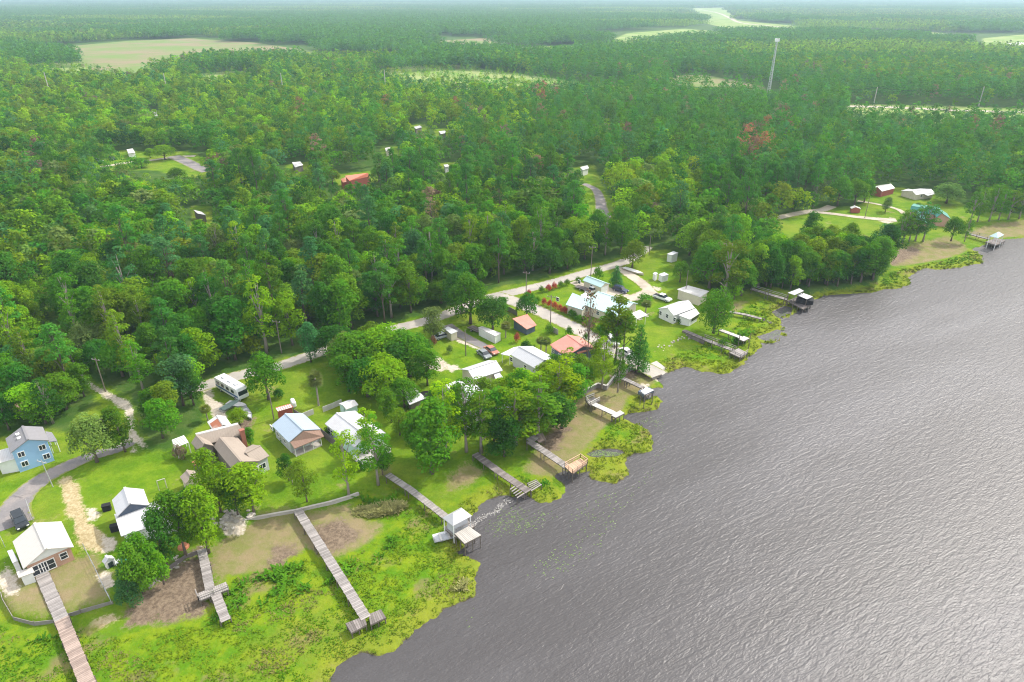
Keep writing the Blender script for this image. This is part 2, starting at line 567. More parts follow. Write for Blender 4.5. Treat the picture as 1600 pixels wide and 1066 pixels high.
MUD = [W(p, M) for p in (
    [(190, 985), (205, 948), (235, 918), (257, 892), (292, 870), (316, 862), (322, 888), (335, 925), (322, 950), (296, 972), (262, 980), (235, 972)],
    [(484, 858), (496, 826), (525, 812), (560, 820), (572, 830), (548, 848), (515, 862)],
    [(430, 850), (460, 850), (468, 880), (420, 895)],
    [(845, 690), (870, 665), (890, 670), (870, 700), (850, 710)],
    [(1388, 415), (1400, 395), (1430, 388), (1440, 396), (1410, 410)],
    [(355, 690), (375, 665), (395, 660), (392, 685)],
    [(955, 590), (985, 574), (1000, 582), (970, 600)],
)]
STRAW = [W(p) for p in (
    [(95, 750), (101, 744), (110, 748), (120, 765), (130, 795), (146, 824), (170, 846), (170, 860), (150, 864), (132, 856), (114, 833), (108, 800), (99, 773)],
    [(118, 985), (140, 966), (175, 955), (182, 962), (150, 978), (125, 988)],
)]
SAND = [W(p) for p in (
    # dirt lane and forks (left)
    [(86, 520), (96, 520), (120, 575), (150, 606), (168, 612), (200, 626), (209, 640), (207, 655), (214, 678), (232, 700), (224, 705), (212, 692), (216, 708), (209, 708), (206, 694), (190, 700), (186, 692), (202, 682), (202, 662), (196, 640), (176, 628), (158, 616), (138, 602), (105, 560)],
    # gravel drive to the sheds
    [(318, 605), (330, 604), (332, 622), (345, 630), (352, 642), (356, 655), (335, 655), (326, 640), (320, 628)],
    # boat ramp shore
    [(1012, 570), (1028, 565), (1047, 568), (1055, 576), (1080, 573), (1060, 582), (1040, 586), (1028, 592), (1015, 585)],
    [(1000, 605), (1003, 594), (1014, 596), (1015, 604), (1005, 612)],
    [(135, 795), (147, 798), (155, 807), (150, 815), (140, 812)], [(158, 838), (178, 842), (182, 858), (165, 866)],
    [(650, 555), (675, 550), (700, 570), (690, 580), (660, 575)], [(699, 572), (712, 570), (720, 577), (705, 582)],
    [(0, 905), (8, 880), (26, 905), (30, 930), (10, 930)],
    [(150, 900), (165, 890), (182, 915), (165, 922)],
    [(1020, 447), (1035, 450), (1028, 454), (1016, 451)],
    [(345, 810), (370, 800), (388, 812), (375, 828), (350, 832)],
    [(690, 515), (700, 511), (730, 530), (760, 545), (750, 547), (718, 535)],
    [(1372, 345), (1396, 338), (1402, 346), (1385, 350)],
)]
# open ground: no woods here
CLEAR_PX = [
    # the village
    [(-300, 700), (-80, 690), (0, 684), (28, 676), (60, 672), (110, 676), (120, 650), (133, 643), (165, 630), (190, 634), (212, 642), (219, 655), (228, 700), (262, 705), (275, 690), (318, 662),
     (315, 620), (312, 612), (335, 594), (385, 576), (440, 561), (470, 553), (580, 515), (655, 493), (700, 482), (758, 455), (770, 450), (830, 440), (878, 426), (920, 415), (962, 404), (985, 395), (1045, 390), (1060, 402),
     (1078, 425), (1088, 442), (1105, 446), (1125, 462), (1172, 452), (1215, 452), (1250, 460), (1300, 452), (1370, 440), (1388, 415), (1395, 402), (1382, 408), (1365, 404), (1330, 403), (1250, 402), (1216, 388), (1198, 350), (1240, 338), (1290, 326),
     (1345, 320), (1360, 304), (1400, 292), (1480, 303), (1500, 318), (1600, 336), (1800, 338), (2300, 330), (2300, 420), (1300, 560), (800, 1400), (-1500, 1400)],
    # lane corridor
    [(55, 430), (64, 430), (120, 560), (155, 600), (200, 620), (215, 645), (205, 660), (150, 625), (105, 575)],
    # road to the cottages far left
    [(150, 250), (190, 234), (240, 238), (300, 236), (335, 262), (330, 280), (290, 278), (240, 266), (160, 268)],
    [(520, 273), (586, 266), (592, 284), (565, 292), (526, 296)],
    [(446, 258), (486, 252), (488, 272), (450, 276)],
    [(896, 262), (928, 256), (940, 286), (960, 320), (958, 372), (930, 362), (908, 322)],
    [(935, 205), (955, 203), (965, 215), (940, 222)],
    [(594, 232), (620, 228), (622, 244), (598, 248)],
    [(638, 196), (667, 193), (668, 206), (643, 209)], [(678, 202), (702, 199), (703, 213), (682, 216)], [(686, 256), (710, 253), (712, 266), (690, 270)],
    [(232, 172), (252, 170), (254, 198), (236, 200)],
    [(298, 322), (330, 322), (334, 366), (302, 366)],
]
FIELD_TAN_PX = [
    [(112, 72), (200, 64), (300, 60), (400, 67), (530, 86), (530, 99), (440, 103), (420, 99), (300, 101), (270, 114), (170, 116), (126, 104)],
    [(440, 94), (560, 88), (600, 89), (600, 100), (460, 105)],
    [(1040, 118), (1100, 117), (1190, 134), (1192, 148), (1120, 140), (1045, 130)],
    [(680, 64), (770, 59), (775, 72), (690, 76)],
]
FIELD_GREEN_PX = [
    [(770, 79), (800, 74), (900, 71), (965, 69), (965, 79), (850, 90), (776, 90)],
    [(955, 63), (980, 52), (1070, 45), (1130, 50), (1125, 60), (1050, 66), (1000, 72)],
    [(1082, 13), (1132, 12), (1142, 23), (1152, 32), (1245, 41), (1240, 55), (1150, 48), (1100, 36)],
    [(1345, 48), (1400, 49), (1400, 63), (1345, 61)],
    [(1535, 60), (1600, 54), (1700, 52), (1700, 76), (1600, 78), (1535, 76)],
    [(1325, 163), (1400, 164), (1480, 166), (1600, 170), (1700, 172), (1700, 205), (1560, 203), (1500, 198), (1420, 193), (1328, 190)],
    [(1415, 50), (1475, 51), (1475, 65), (1415, 64)],
]
SPARSE_PX = [[(560, 118), (620, 104), (700, 100), (830, 118), (900, 128), (1010, 134), (1000, 152), (860, 156), (780, 154), (640, 146)],
             [(295, 116), (385, 110), (420, 126), (330, 142)], [(0, 100), (120, 98), (260, 120), (200, 134), (60, 125)]]
CLEAR = [W(p) for p in CLEAR_PX]
FTAN = [W(p) for p in FIELD_TAN_PX]
FGREEN = [W(p) for p in FIELD_GREEN_PX]
SPARSE = [W(p) for p in SPARSE_PX]
BARE = CLEAR + FTAN + FGREEN


def height(X, Y, sh=None, up=None):
    X, Y = np.atleast_1d(np.asarray(X, float)), np.atleast_1d(np.asarray(Y, float))
    if sh is None:
        sh = shore_sd(X, Y)
    if up is None:
        up = sdf(X, Y, UPLAND)
    lo = np.where(sh < 0, np.maximum(-1.5, 0.55 * sh), np.minimum(M, 0.5 * sh))
    t = np.clip((up + 0.6) / 1.2, 0, 1)
    t = t * t * (3 - 2 * t)
    return lo + (G - M) * t * (sh > 0)


def shore_sd(X, Y):
    s = sdf(X, Y, LAND)
    for p in PONDS:
        s = np.minimum(s, -sdf(X, Y, p))
    return s


def gz(x, y):
    return float(height([x], [y])[0])


# ------------------------------------------------------------------ the ground sheet: a fan of rings round the camera's foot, finer where it is near
def ground():
    na = 460
    ang = np.linspace(math.radians(-72), math.radians(72), na)
    # finer inside the view
    r = [28.0]
    while r[-1] < 420:
        r.append(r[-1] * 1.0052)
    while r[-1] < 30000:
        r.append(r[-1] * 1.024)
    r = np.array(r)
    A, R = np.meshgrid(ang, r)
    X = (R * np.sin(A)).ravel()
    Y = (R * np.cos(A)).ravel()
    sh = shore_sd(X, Y)
    up = sdf(X, Y, UPLAND)
    Z = height(X, Y, sh, up)
    nr = len(r)
    idx = np.arange(nr * na).reshape(nr, na)
    q = np.stack([idx[:-1, :-1], idx[:-1, 1:], idx[1:, 1:], idx[1:, :-1]], -1).reshape(-1, 4)[:, ::-1]
    me = bpy.data.meshes.new('ground')
    me.vertices.add(len(X))
    me.vertices.foreach_set('co', np.stack([X, Y, Z], 1).ravel())
    me.loops.add(q.size)
    me.loops.foreach_set('vertex_index', q.ravel())
    me.polygons.add(len(q))
    me.polygons.foreach_set('loop_start', np.arange(len(q)) * 4)
    me.update(calc_edges=True)
    me.polygons.foreach_set('use_smooth', np.ones(len(q), bool))
    zones = {
        'z_shore': sh,
        'z_marsh': usdf(X, Y, MARSH),
        'z_dry': usdf(X, Y, DRY),
        'z_mud': usdf(X, Y, MUD),
        'z_straw': usdf(X, Y, STRAW),
        'z_sand': usdf(X, Y, SAND),
        'z_lawn': usdf(X, Y, CLEAR),
        'z_tan': usdf(X, Y, FTAN),
        'z_green': np.maximum(usdf(X, Y, FGREEN), usdf(X, Y, SPARSE)),
    }
    for k, a in zones.items():
        at = me.attributes.new(k, 'FLOAT', 'POINT')
        at.data.foreach_set('value', a.astype(np.float32))
    o = link(bpy.data.objects.new('ground', me))
    tag(o, 'flat lakeside ground with lawns, marsh and woodland floor', 'ground', kind='structure')
    # material
    m, nt, out = newmat('ground_cover')
    pos = geo_pos(nt)
    big = noise(nt, pos, 0.055, 5, 0.6)
    med = noise(nt, pos, 0.28, 5, 0.62)
    fine = noise(nt, pos, 2.2, 4, 0.7)
    edge = mathn(nt, 'MULTIPLY_ADD', mathn(nt, 'ADD', med, mathn(nt, 'MULTIPLY', fine, 0.6)), 5.5, -4.4)
    edge_s = mathn(nt, 'MULTIPLY', edge, 0.3)

    def mask(name, amp, w=0.5):
        a = attr(nt, name).outputs['Fac']
        return smooth(nt, mathn(nt, 'ADD', a, mathn(nt, 'MULTIPLY', edge, amp)), -w, w)

    floor = mixc(nt, smooth(nt, med, 0.4, 0.65), (0.046, 0.105, 0.014), (0.080, 0.130, 0.028))
    lawn = mixc(nt, smooth(nt, med, 0.35, 0.7), (0.0849, 0.1790, 0.0070), (0.1496, 0.2371, 0.0121))
    lawn = mixc(nt, mathn(nt, 'MULTIPLY', smooth(nt, big, 0.42, 0.68), 0.55), lawn, (0.2102, 0.2414, 0.0302))
    lawn = mixc(nt, mathn(nt, 'MULTIPLY', smooth(nt, noise(nt, pos, 0.16, 4, 0.7), 0.62, 0.72), 0.6), lawn, (0.2750, 0.2247, 0.1123))
    # mown stripes are left out: fine mottling
    lawn = mixc(nt, 1.0, lawn, mathn(nt, 'MULTIPLY_ADD', fine, 0.7, 0.65), 'MULTIPLY')
    marsh = mixc(nt, smooth(nt, med, 0.38, 0.62), (0.080, 0.185, 0.007), (0.165, 0.235, 0.010))
    marsh = mixc(nt, mathn(nt, 'MULTIPLY', smooth(nt, big, 0.48, 0.66), 0.5), marsh, (0.20, 0.21, 0.03))
    marsh = mixc(nt, mathn(nt, 'MULTIPLY', smooth(nt, mathn(nt, 'ADD', attr(nt, 'z_shore').outputs['Fac'], edge), 5.0, 0.5), 0.4), marsh, (0.20, 0.215, 0.025))
    marsh = mixc(nt, mathn(nt, 'MULTIPLY', smooth(nt, mathn(nt, 'ADD', attr(nt, 'z_shore').outputs['Fac'], edge), 5.0, 0.5), 0.4), marsh, (0.20, 0.215, 0.025))
    marsh = mixc(nt, 1.0, marsh, mathn(nt, 'MULTIPLY_ADD', fine, 0.6, 0.7), 'MULTIPLY')
    marsh = mixc(nt, mathn(nt, 'MULTIPLY', smooth(nt, noise(nt, pos, 0.11, 4, 0.65), 0.56, 0.68), 0.75), marsh, (0.19, 0.155, 0.075))
    dry = mixc(nt, smooth(nt, med, 0.35, 0.65), (0.245, 0.195, 0.105), (0.175, 0.185, 0.055))
    dry = mixc(nt, mathn(nt, 'MULTIPLY', smooth(nt, fine, 0.5, 0.75), 0.45), dry, (0.30, 0.235, 0.16))
    mud = mixc(nt, smooth(nt, fine, 0.35, 0.65), (0.125, 0.092, 0.066), (0.235, 0.18, 0.125))
    straw = mixc(nt, smooth(nt, fine, 0.35, 0.7), (0.33, 0.26, 0.13), (0.50, 0.42, 0.26))
    sand = mixc(nt, smooth(nt, fine, 0.3, 0.7), (0.40, 0.34, 0.26), (0.58, 0.52, 0.43))
    tan = mixc(nt, smooth(nt, noise(nt, pos, 0.012, 5, 0.65), 0.38, 0.62), (0.25, 0.205, 0.12), (0.16, 0.23, 0.06))
    green = mixc(nt, smooth(nt, noise(nt, pos, 0.02, 5, 0.65), 0.38, 0.62), (0.17, 0.27, 0.05), (0.29, 0.34, 0.12))
    c = mixc(nt, mask('z_green', 1.0, 4), floor, green)
    c = mixc(nt, mask('z_tan', 1.0, 4), c, tan)
    c = mixc(nt, mask('z_lawn', 0.7, 1.0), c, lawn)
    c = mixc(nt, mask('z_dry', 1.0, 0.9), c, dry)
    c = mixc(nt, mask('z_mud', 1.3, 0.8), c, mud)
    c = mixc(nt, mask('z_straw', 0.7, 0.5), c, straw)
    c = mixc(nt, mask('z_sand', 0.5, 0.35), c, sand)
    c = mixc(nt, mask('z_marsh', 0.9, 0.7), c, marsh)
    # the lake bed near the edge
    c = mixc(nt, smooth(nt, mathn(nt, 'ADD', attr(nt, 'z_shore').outputs['Fac'], edge_s), 0.25, -0.25), c, (0.07, 0.055, 0.035))
    b = N(nt, 'ShaderNodeBsdfPrincipled')
    L(nt, c, b.inputs['Base Color'])
    b.inputs['Roughness'].default_value = 0.95
    b.inputs['Specular IOR Level'].default_value = 0.05
    bn = N(nt, 'ShaderNodeBump')
    bn.inputs['Strength'].default_value = 0.7
    bn.inputs['Distance'].default_value = 0.25
    L(nt, noise(nt, pos, 1.4, 5, 0.7), bn.inputs['Height'])
    L(nt, bn.outputs[0], b.inputs['Normal'])
    L(nt, b.outputs[0], out.inputs['Surface'])
    me.materials.append(m)
    return o


ground()


# ------------------------------------------------------------------ lake
def water():
    me = bpy.data.meshes.new('lake_water')
    me.from_pydata([(-160, 10, 0), (1500, 10, 0), (1500, 420, 0), (-160, 420, 0)], [], [(0, 1, 2, 3)])
    o = link(bpy.data.objects.new('lake_water', me))
    tag(o, 'dark rippled lake water with sun glitter', 'water', kind='structure')
    m, nt, out = newmat('lake_water')
    pos = geo_pos(nt)
    mp = N(nt, 'ShaderNodeMapping')
    mp.inputs['Rotation'].default_value = (0, 0, math.radians(-30))
    L(nt, pos, mp.inputs['Vector'])

    def wv(sx, sy, sc_, det, dist=0.0):
        q = N(nt, 'ShaderNodeMapping')
        q.inputs['Scale'].default_value = (sx, sy, 1)
        L(nt, mp.outputs[0], q.inputs['Vector'])
        n = N(nt, 'ShaderNodeTexNoise')
        n.inputs['Scale'].default_value = sc_
        n.inputs['Detail'].default_value = det
        n.inputs['Roughness'].default_value = 0.5
        n.inputs['Distortion'].default_value = dist
        L(nt, q.outputs[0], n.inputs['Vector'])
        return n.outputs['Fac']

    w1 = wv(0.46, 1.55, 1.0, 3, 0.7)
    w2 = wv(1.7, 3.9, 1.0, 3, 0.3)
    # cat's paws: wind strength varies over the lake
    gq = N(nt, 'ShaderNodeMapping')
    gq.inputs['Scale'].default_value = (.35, 1.2, 1)
    L(nt, mp.outputs[0], gq.inputs['Vector'])
    gust = noise(nt, gq.outputs[0], 0.028, 5, 0.6)
    h = mathn(nt, 'ADD', mathn(nt, 'MULTIPLY', w1, 1.0), mathn(nt, 'MULTIPLY', w2, 0.55))
    h = mathn(nt, 'MULTIPLY', h, mathn(nt, 'MULTIPLY_ADD', gust, 1.7, 0.15))
    bn = N(nt, 'ShaderNodeBump')
    bn.inputs['Strength'].default_value = 1.0
    bn.inputs['Distance'].default_value = WAVE
    L(nt, h, bn.inputs['Height'])
    b = N(nt, 'ShaderNodeBsdfPrincipled')
    c = mixc(nt, smooth(nt, gust, 0.4, 0.65), WATER_A, WATER_B)
    L(nt, c, b.inputs['Base Color'])
    b.inputs['Roughness'].default_value = WATER_R
    b.inputs['IOR'].default_value = 1.33
    b.inputs['Specular IOR Level'].default_value = 0.75
    L(nt, bn.outputs[0], b.inputs['Normal'])
    L(nt, b.outputs[0], out.inputs['Surface'])
    me.materials.append(m)


WAVE, WATER_R = 0.14, 0.40
WATER_A, WATER_B = (0.060, 0.055, 0.055), (0.088, 0.083, 0.086)
water()


# ------------------------------------------------------------------ roads
def catmull(pts, step=2.0):
    pts = [Vector(p) for p in pts]
    if len(pts) == 2:
        n = max(1, int((pts[1] - pts[0]).length / step))
        return [pts[0].lerp(pts[1], i / n) for i in range(n + 1)]
    p = [2 * pts[0] - pts[1]] + pts + [2 * pts[-1] - pts[-2]]
    out = []
    for i in range(1, len(p) - 2):
        n = max(2, int((p[i + 1] - p[i]).length / step))
        for k in range(n):
            t = k / n
            out.append(0.5 * (2 * p[i] + (p[i + 1] - p[i - 1]) * t + (2 * p[i - 1] - 5 * p[i] + 4 * p[i + 1] - p[i + 2]) * t * t + (3 * p[i] - p[i - 1] - 3 * p[i + 1] + p[i + 2]) * t ** 3))
    out.append(p[-2])
    return out


def asphalt(name, col, col2):
    m, nt, out = newmat(name)
    pos = geo_pos(nt)
    b = N(nt, 'ShaderNodeBsdfPrincipled')
    e = attr(nt, 'seam').outputs['Fac']      # 0 in the middle, 1 at the verge
    n = noise(nt, pos, 0.9, 5, 0.65)
    c = mixc(nt, smooth(nt, noise(nt, pos, 0.25, 4), 0.4, 0.65), col, col2)
    c = mixc(nt, 1.0, c, mathn(nt, 'MULTIPLY_ADD', noise(nt, pos, 4, 3), 0.4, 0.8), 'MULTIPLY')
    c = mixc(nt, smooth(nt, mathn(nt, 'ADD', e, mathn(nt, 'MULTIPLY_ADD', n, 1.0, -0.5)), 0.78, 0.95), c, (0.20, 0.23, 0.05))
    L(nt, c, b.inputs['Base Color'])
    b.inputs['Roughness'].default_value = 0.9
    b.inputs['Specular IOR Level'].default_value = 0.1
    L(nt, b.outputs[0], out.inputs['Surface'])
    return m


MT['asphalt'] = asphalt('sun_bleached_asphalt', (0.42, 0.385, 0.34), (0.34, 0.315, 0.285))
MT['asphalt_dark'] = asphalt('grey_asphalt', (0.20, 0.188, 0.188), (0.27, 0.24, 0.225))
MT['sand_track'] = asphalt('sand_track', (0.48, 0.42, 0.34), (0.37, 0.32, 0.26))
road_no = [0]


def road(name, px, width, mat, label, z=G, world=None):
    road_no[0] += 1
    zz = z + 0.03 + 0.006 * road_no[0]
    pts = catmull(world or [P(u, v, zz) for u, v in px])
    ws = width if hasattr(width, '__len__') else [width] * 2
    vs, fs, s = [], [], []
    n = len(pts)
    prof = (-1.0, -0.6, 0.6, 1.0)
    for i, p in enumerate(pts):
        d = (pts[min(i + 1, n - 1)] - pts[max(i - 1, 0)]).normalized()
        nn = Vector((-d.y, d.x, 0))
        w = ws[0] + (ws[1] - ws[0]) * i / (n - 1)
        for q in prof:
            vs.append((p.x + nn.x * q * w / 2, p.y + nn.y * q * w / 2, zz))
            s.append(abs(q))
    for i in range(n - 1):
        for k in range(3):
            a = i * 4 + k
            fs.append((a, a + 1, a + 5, a + 4))
    mb = MB()
    mb.add(vs, [f[::-1] for f in fs], s)
    o = mb.build(name, mat)
    return tag(o, label, 'road', kind='structure')


road('lakeside_road', [(270, 612), (318, 603), (350, 593), (388, 583), (440, 571), (480, 557), (530, 541), (580, 524), (620, 513), (660, 503), (700, 490), (740, 474), (772, 463), (800, 457), (830, 450), (880, 437), (920, 425), (970, 411), (1000, 395), (1010, 385)], 4.9, MT['asphalt'], 'narrow sun bleached road along the edge of the woods')
road('ramp_road', [(772, 461), (795, 468), (830, 481), (860, 494), (900, 513), (940, 536), (980, 560), (1008, 574), (1030, 586)], [6.0, 5.0], MT['asphalt'], 'side road running down to the boat ramp')
road('driveway', [(208, 691), (195, 697), (180, 703), (150, 710), (115, 724), (80, 741), (50, 760), (30, 780), (21, 800), (24, 822)], [2.2, 5.6], MT['asphalt_dark'], 'curving grey driveway past the blue house')
road('driveway', [(968, 418), (985, 430), (1000, 440), (1012, 451), (1022, 462)], [4.2, 4.0], MT['sand_track'], 'pale driveway past the white pickup')
road('driveway', [(1014, 456), (1000, 462), (985, 466), (970, 462), (950, 455), (938, 450)], [4.5, 5.5], MT['sand_track'], 'pale driveway forking to the mint garage')
road('driveway', [(936, 448), (925, 452), (912, 447), (895, 440)], [4.5, 3.5], MT['sand_track'], 'pale parking strip beside the mint garage')
road('driveway', [(698, 508), (715, 520), (735, 531), (760, 543)], [3.6, 3.0], MT['asphalt_dark'], 'dark grey driveway between sheds')
road('driveway', [(1195, 345), (1220, 339), (1260, 331), (1285, 328), (1300, 322)], [4.5, 4.5], MT['sand_track'], 'sand track entering the lakeside estate')
road('driveway', [(1272, 331), (1300, 334), (1340, 339), (1370, 342), (1400, 344)], [3.2, 4.5], MT['sand_track'], 'sand track to the green roofed house')
road('driveway', [(1340, 314), (1360, 317), (1385, 322), (1405, 328), (1412, 334)], [2.2, 2.2], MT['sand_track'], 'thin pale path across the estate lawn')
road('cottage_road', [(150, 262), (170, 259), (200, 254), (240, 250), (275, 245), (305, 244)], [3.5, 4.5], MT['sand_track'], 'pale track to the cottages in the woods')
road('cottage_road', [(270, 244), (290, 252), (310, 262), (325, 268)], [8.0, 7.0], MT['asphalt_dark'], 'grey road bending away among the woods')
road('woods_road', [(912, 287), (925, 293), (932, 298), (938, 312), (940, 326), (945, 340)], [3.5, 6.0], MT['asphalt_dark'], 'short stretch of road showing in the woods')
road('highway', [(1320, 166), (1400, 168), (1480, 172), (1540, 174), (1700, 178)], 11, MT['sand_track'], 'pale highway crossing beyond the pine woods')
road('field_track', [(1088, 14), (1120, 20), (1140, 28), (1160, 36), (1240, 44)], 14, MT['sand_track'], 'pale far road through the fields')
# ------------------------------------------------------------------ foliage
def uv_of(x, y, z=0.0):
    dz = z - HCAM
    cx = x
    cz = y * CP - dz * SP
    cy = y * SP + dz * CP
    return 800 + FPX * cx / cz, 533 - FPX * cy / cz


def leaf_cloud(blobs, n, size, r, shell=(0.62, 1.08), up=0.25, flat=0.6, droop=0.0, skip_low=-0.75):
    """Leaf clumps scattered through a set of ellipsoids. Returns (n,4,3) quads."""
    w = np.array([(b[1][0] * b[1][1] + b[1][0] * b[1][2] + b[1][1] * b[1][2]) for b in blobs])
    w = w / w.sum()
    k = r.choice(len(blobs), n, p=w)
    c = np.array([b[0] for b in blobs])[k]
    rad = np.array([b[1] for b in blobs])[k]
    d = r.normal(size=(n, 3))
    d[:, 2] += up
    d /= np.linalg.norm(d, axis=1)[:, None]
    low = d[:, 2] < skip_low
    d[low, 2] *= -1
    q = r.uniform(0, 1, n) ** 0.45
    rr = shell[0] + (shell[1] - shell[0]) * q
    p = c + d * rad * rr[:, None]
    nrm = d / rad
    nrm /= np.linalg.norm(nrm, axis=1)[:, None]
    rn = r.normal(size=(n, 3))
    rn /= np.linalg.norm(rn, axis=1)[:, None]
    nrm = nrm * flat + rn * (1 - flat) + np.array([0, 0, 0.6])
    nrm /= np.linalg.norm(nrm, axis=1)[:, None]
    a = np.cross(nrm, r.normal(size=(n, 3)))
    a /= np.linalg.norm(a, axis=1)[:, None]
    b = np.cross(nrm, a)
    s = size * r.uniform(0.55, 1.35, n)
    s2 = s * r.uniform(0.55, 1.0, n)
    j = r.uniform(0.6, 1.25, (4, n))
    quad = np.stack([p + a * (s * j[0])[:, None] * 0.5, p + b * (s2 * j[1])[:, None] * 0.5 + nrm * (s * 0.12)[:, None],
                     p - a * (s * j[2])[:, None] * 0.5, p - b * (s2 * j[3])[:, None] * 0.5 - nrm * (s * 0.10)[:, None]], 1)
    if droop:
        quad[:, :, 2] -= droop * r.uniform(0, 1, n)[:, None]
    return quad


def quads_mesh(name, quads, mat, extra=None):
    nq = len(quads)
    me = bpy.data.meshes.new(name)
    me.vertices.add(nq * 4)
    me.vertices.foreach_set('co', quads.reshape(-1).astype(np.float32))
    me.loops.add(nq * 4)
    me.loops.foreach_set('vertex_index', np.arange(nq * 4, dtype=np.int32))
    me.polygons.add(nq)
    me.polygons.foreach_set('loop_start', np.arange(nq, dtype=np.int32) * 4)
    if extra:
        for k, (typ, arr) in extra.items():
            a = me.attributes.new(k, typ, 'FACE')
            a.data.foreach_set('color' if typ == 'FLOAT_COLOR' else 'value', np.ascontiguousarray(arr, np.float32).ravel())
    me.update(calc_edges=True)
    me.materials.append(mat)
    return me


def blobs_oak(r, H, R, n=15, base=0.34):
    out = []
    zc = H * base
    for i in range(n):
        th = i * 2.399 + r.uniform(-.4, .4)
        f = math.sqrt((i + 0.5) / n)
        rad = R * (0.70 * f + r.uniform(-.06, .08))
        top = zc + (H - zc) * math.sqrt(max(0.05, 1 - (f * 0.88) ** 2)) * r.uniform(0.84, 1.02)
        s = R * r.uniform(0.27, 0.42)
        out.append(((rad * math.cos(th), rad * math.sin(th), top - s * 0.75), (s, s, s * r.uniform(0.7, 0.95))))
    for i in range(6):
        th = i * 1.05 + r.uniform(-.3, .3)
        s = R * r.uniform(.24, .34)
        out.append(((R * .72 * math.cos(th), R * .72 * math.sin(th), zc + r.uniform(0, .12) * H), (s, s, s * .8)))
    return out


def blobs_broad(r, H, R, n=19, z0=0.25):
    out = []
    lx, ly = r.uniform(-.25, .25) * R, r.uniform(-.25, .25) * R
    for i in range(n):
        t = (i + r.uniform(.1, .9)) / n
        z = H * (z0 + (1 - z0) * t)
        env = math.sin(PI * min(1, (t * 0.80 + 0.16))) ** 0.7
        th = i * 2.399 + r.uniform(-.7, .7)
        s = R * r.choice((r.uniform(.20, .32), r.uniform(.30, .50))) * (0.75 + 0.35 * env)
        rad = R * 0.72 * env * r.uniform(.35, 1.25)
        out.append(((lx * t + rad * math.cos(th), ly * t + rad * math.sin(th), min(z, H - s * .8)), (s, s, s * r.uniform(.65, 1.05))))
    out.append(((lx, ly, H - R * .32), (R * .34, R * .34, R * .36)))
    return out


def blobs_pine(r, H, R, z0=0.5, n=16):
    out = []
    for i in range(n):
        t = (i + .3) / n
        z = H * (z0 + (1 - z0) * t)
        env = max(.12, 1 - (abs(t - .35) / .72) ** 2) ** .6
        th = i * 2.399 + r.uniform(-.6, .6)
        s = R * r.uniform(.24, .42)
        rad = R * .74 * env * r.uniform(.55, 1.15)
        out.append(((rad * math.cos(th), rad * math.sin(th), z), (s * 1.15, s * 1.15, s * .68)))
    out.append(((0, 0, H - R * .12), (R * .36, R * .36, R * .32)))
    return out


def blobs_cypress(r, H, R, z0=0.28, n=17):
    out = []
    for i in range(n):
        t = (i + .4) / n
        z = H * (z0 + (1 - z0) * t)
        env = 0.5 + 0.6 * math.sin(PI * min(1, .2 + t * .8))
        th = i * 2.399 + r.uniform(-.6, .6)
        s = R * r.uniform(.26, .44) * (1.1 - .35 * t)
        rad = R * .64 * env * r.uniform(.5, 1.1)
        out.append(((rad * math.cos(th), rad * math.sin(th), z), (s * 1.1, s * 1.1, s * .72)))
    return out


def blobs_cedar(r, H, R, n=18):
    out = []
    for i in range(n):
        t = (i + .5) / n
        z = H * (0.06 + .9 * t)
        env = (1 - t) ** .7
        th = i * 2.399
        s = R * (0.30 * env + .14) * r.uniform(.85, 1.15)
        rad = R * .68 * env
        out.append(((rad * math.cos(th), rad * math.sin(th), z), (s, s, s * 1.1)))
    out.append(((0, 0, H * .3), (R * .6, R * .6, H * .3)))
    return out


def blobs_round(r, H, R, n=22):
    out = []
    for i in range(n):
        zc = 1 - 2 * (i + .5) / n
        th = i * 2.399
        q = math.sqrt(1 - zc * zc)
        s = R * r.uniform(.28, .42)
        out.append(((R * .68 * q * math.cos(th), R * .68 * q * math.sin(th), H * .54 + H * .36 * zc), (s, s, s)))
    return out


def blobs_shrub(r, H, R, n=7):
    out = []
    for i in range(n):
        th = i * 2.399
        f = math.sqrt((i + .5) / n)
        s = R * r.uniform(.36, .52)
        out.append(((R * .62 * f * math.cos(th), R * .62 * f * math.sin(th), max(s * .75, H * (1 - .5 * f) - s * .6)), (s, s, s * .85)))
    return out


def trunk_mesh(name, r, H, rad, blobs, mat, limbs=5, lean=0.0, top=0.75):
    mb = MB()
    pts = [(0, 0, -0.3)]
    x = y = 0.0
    k = 5
    for i in range(1, k + 1):
        x += r.uniform(-.12, .12) * H / 14 + lean * H / k
        y += r.uniform(-.12, .12) * H / 14
        pts.append((x, y, H * top * i / k))
    rr = [rad * 1.35] + [rad * (1 - .16 * i) for i in range(1, k + 1)]
    mb.tube(pts, rr, 6)
    order = sorted(range(len(blobs)), key=lambda i: r.random())[:limbs]
    for i in order:
        c = blobs[i][0]
        zb = min(c[2] * 0.62, H * top * .9)
        f = zb / (H * top) * k
        i0 = min(int(f), k - 1)
        a = Vector(pts[i0]).lerp(Vector(pts[i0 + 1]), f - i0)
        e = Vector(c)
        mid = a.lerp(e, .5) + Vector((0, 0, H * .02))
        mb.tube([a, mid, e], [rad * .5, rad * .33, rad * .12], 5, cap=False)
    me = bpy.data.meshes.new(name)
    me.from_pydata(mb.v, [], mb.f)
    me.polygons.foreach_set('use_smooth', np.ones(len(me.polygons), bool))
    me.materials.append(mat)
    return me


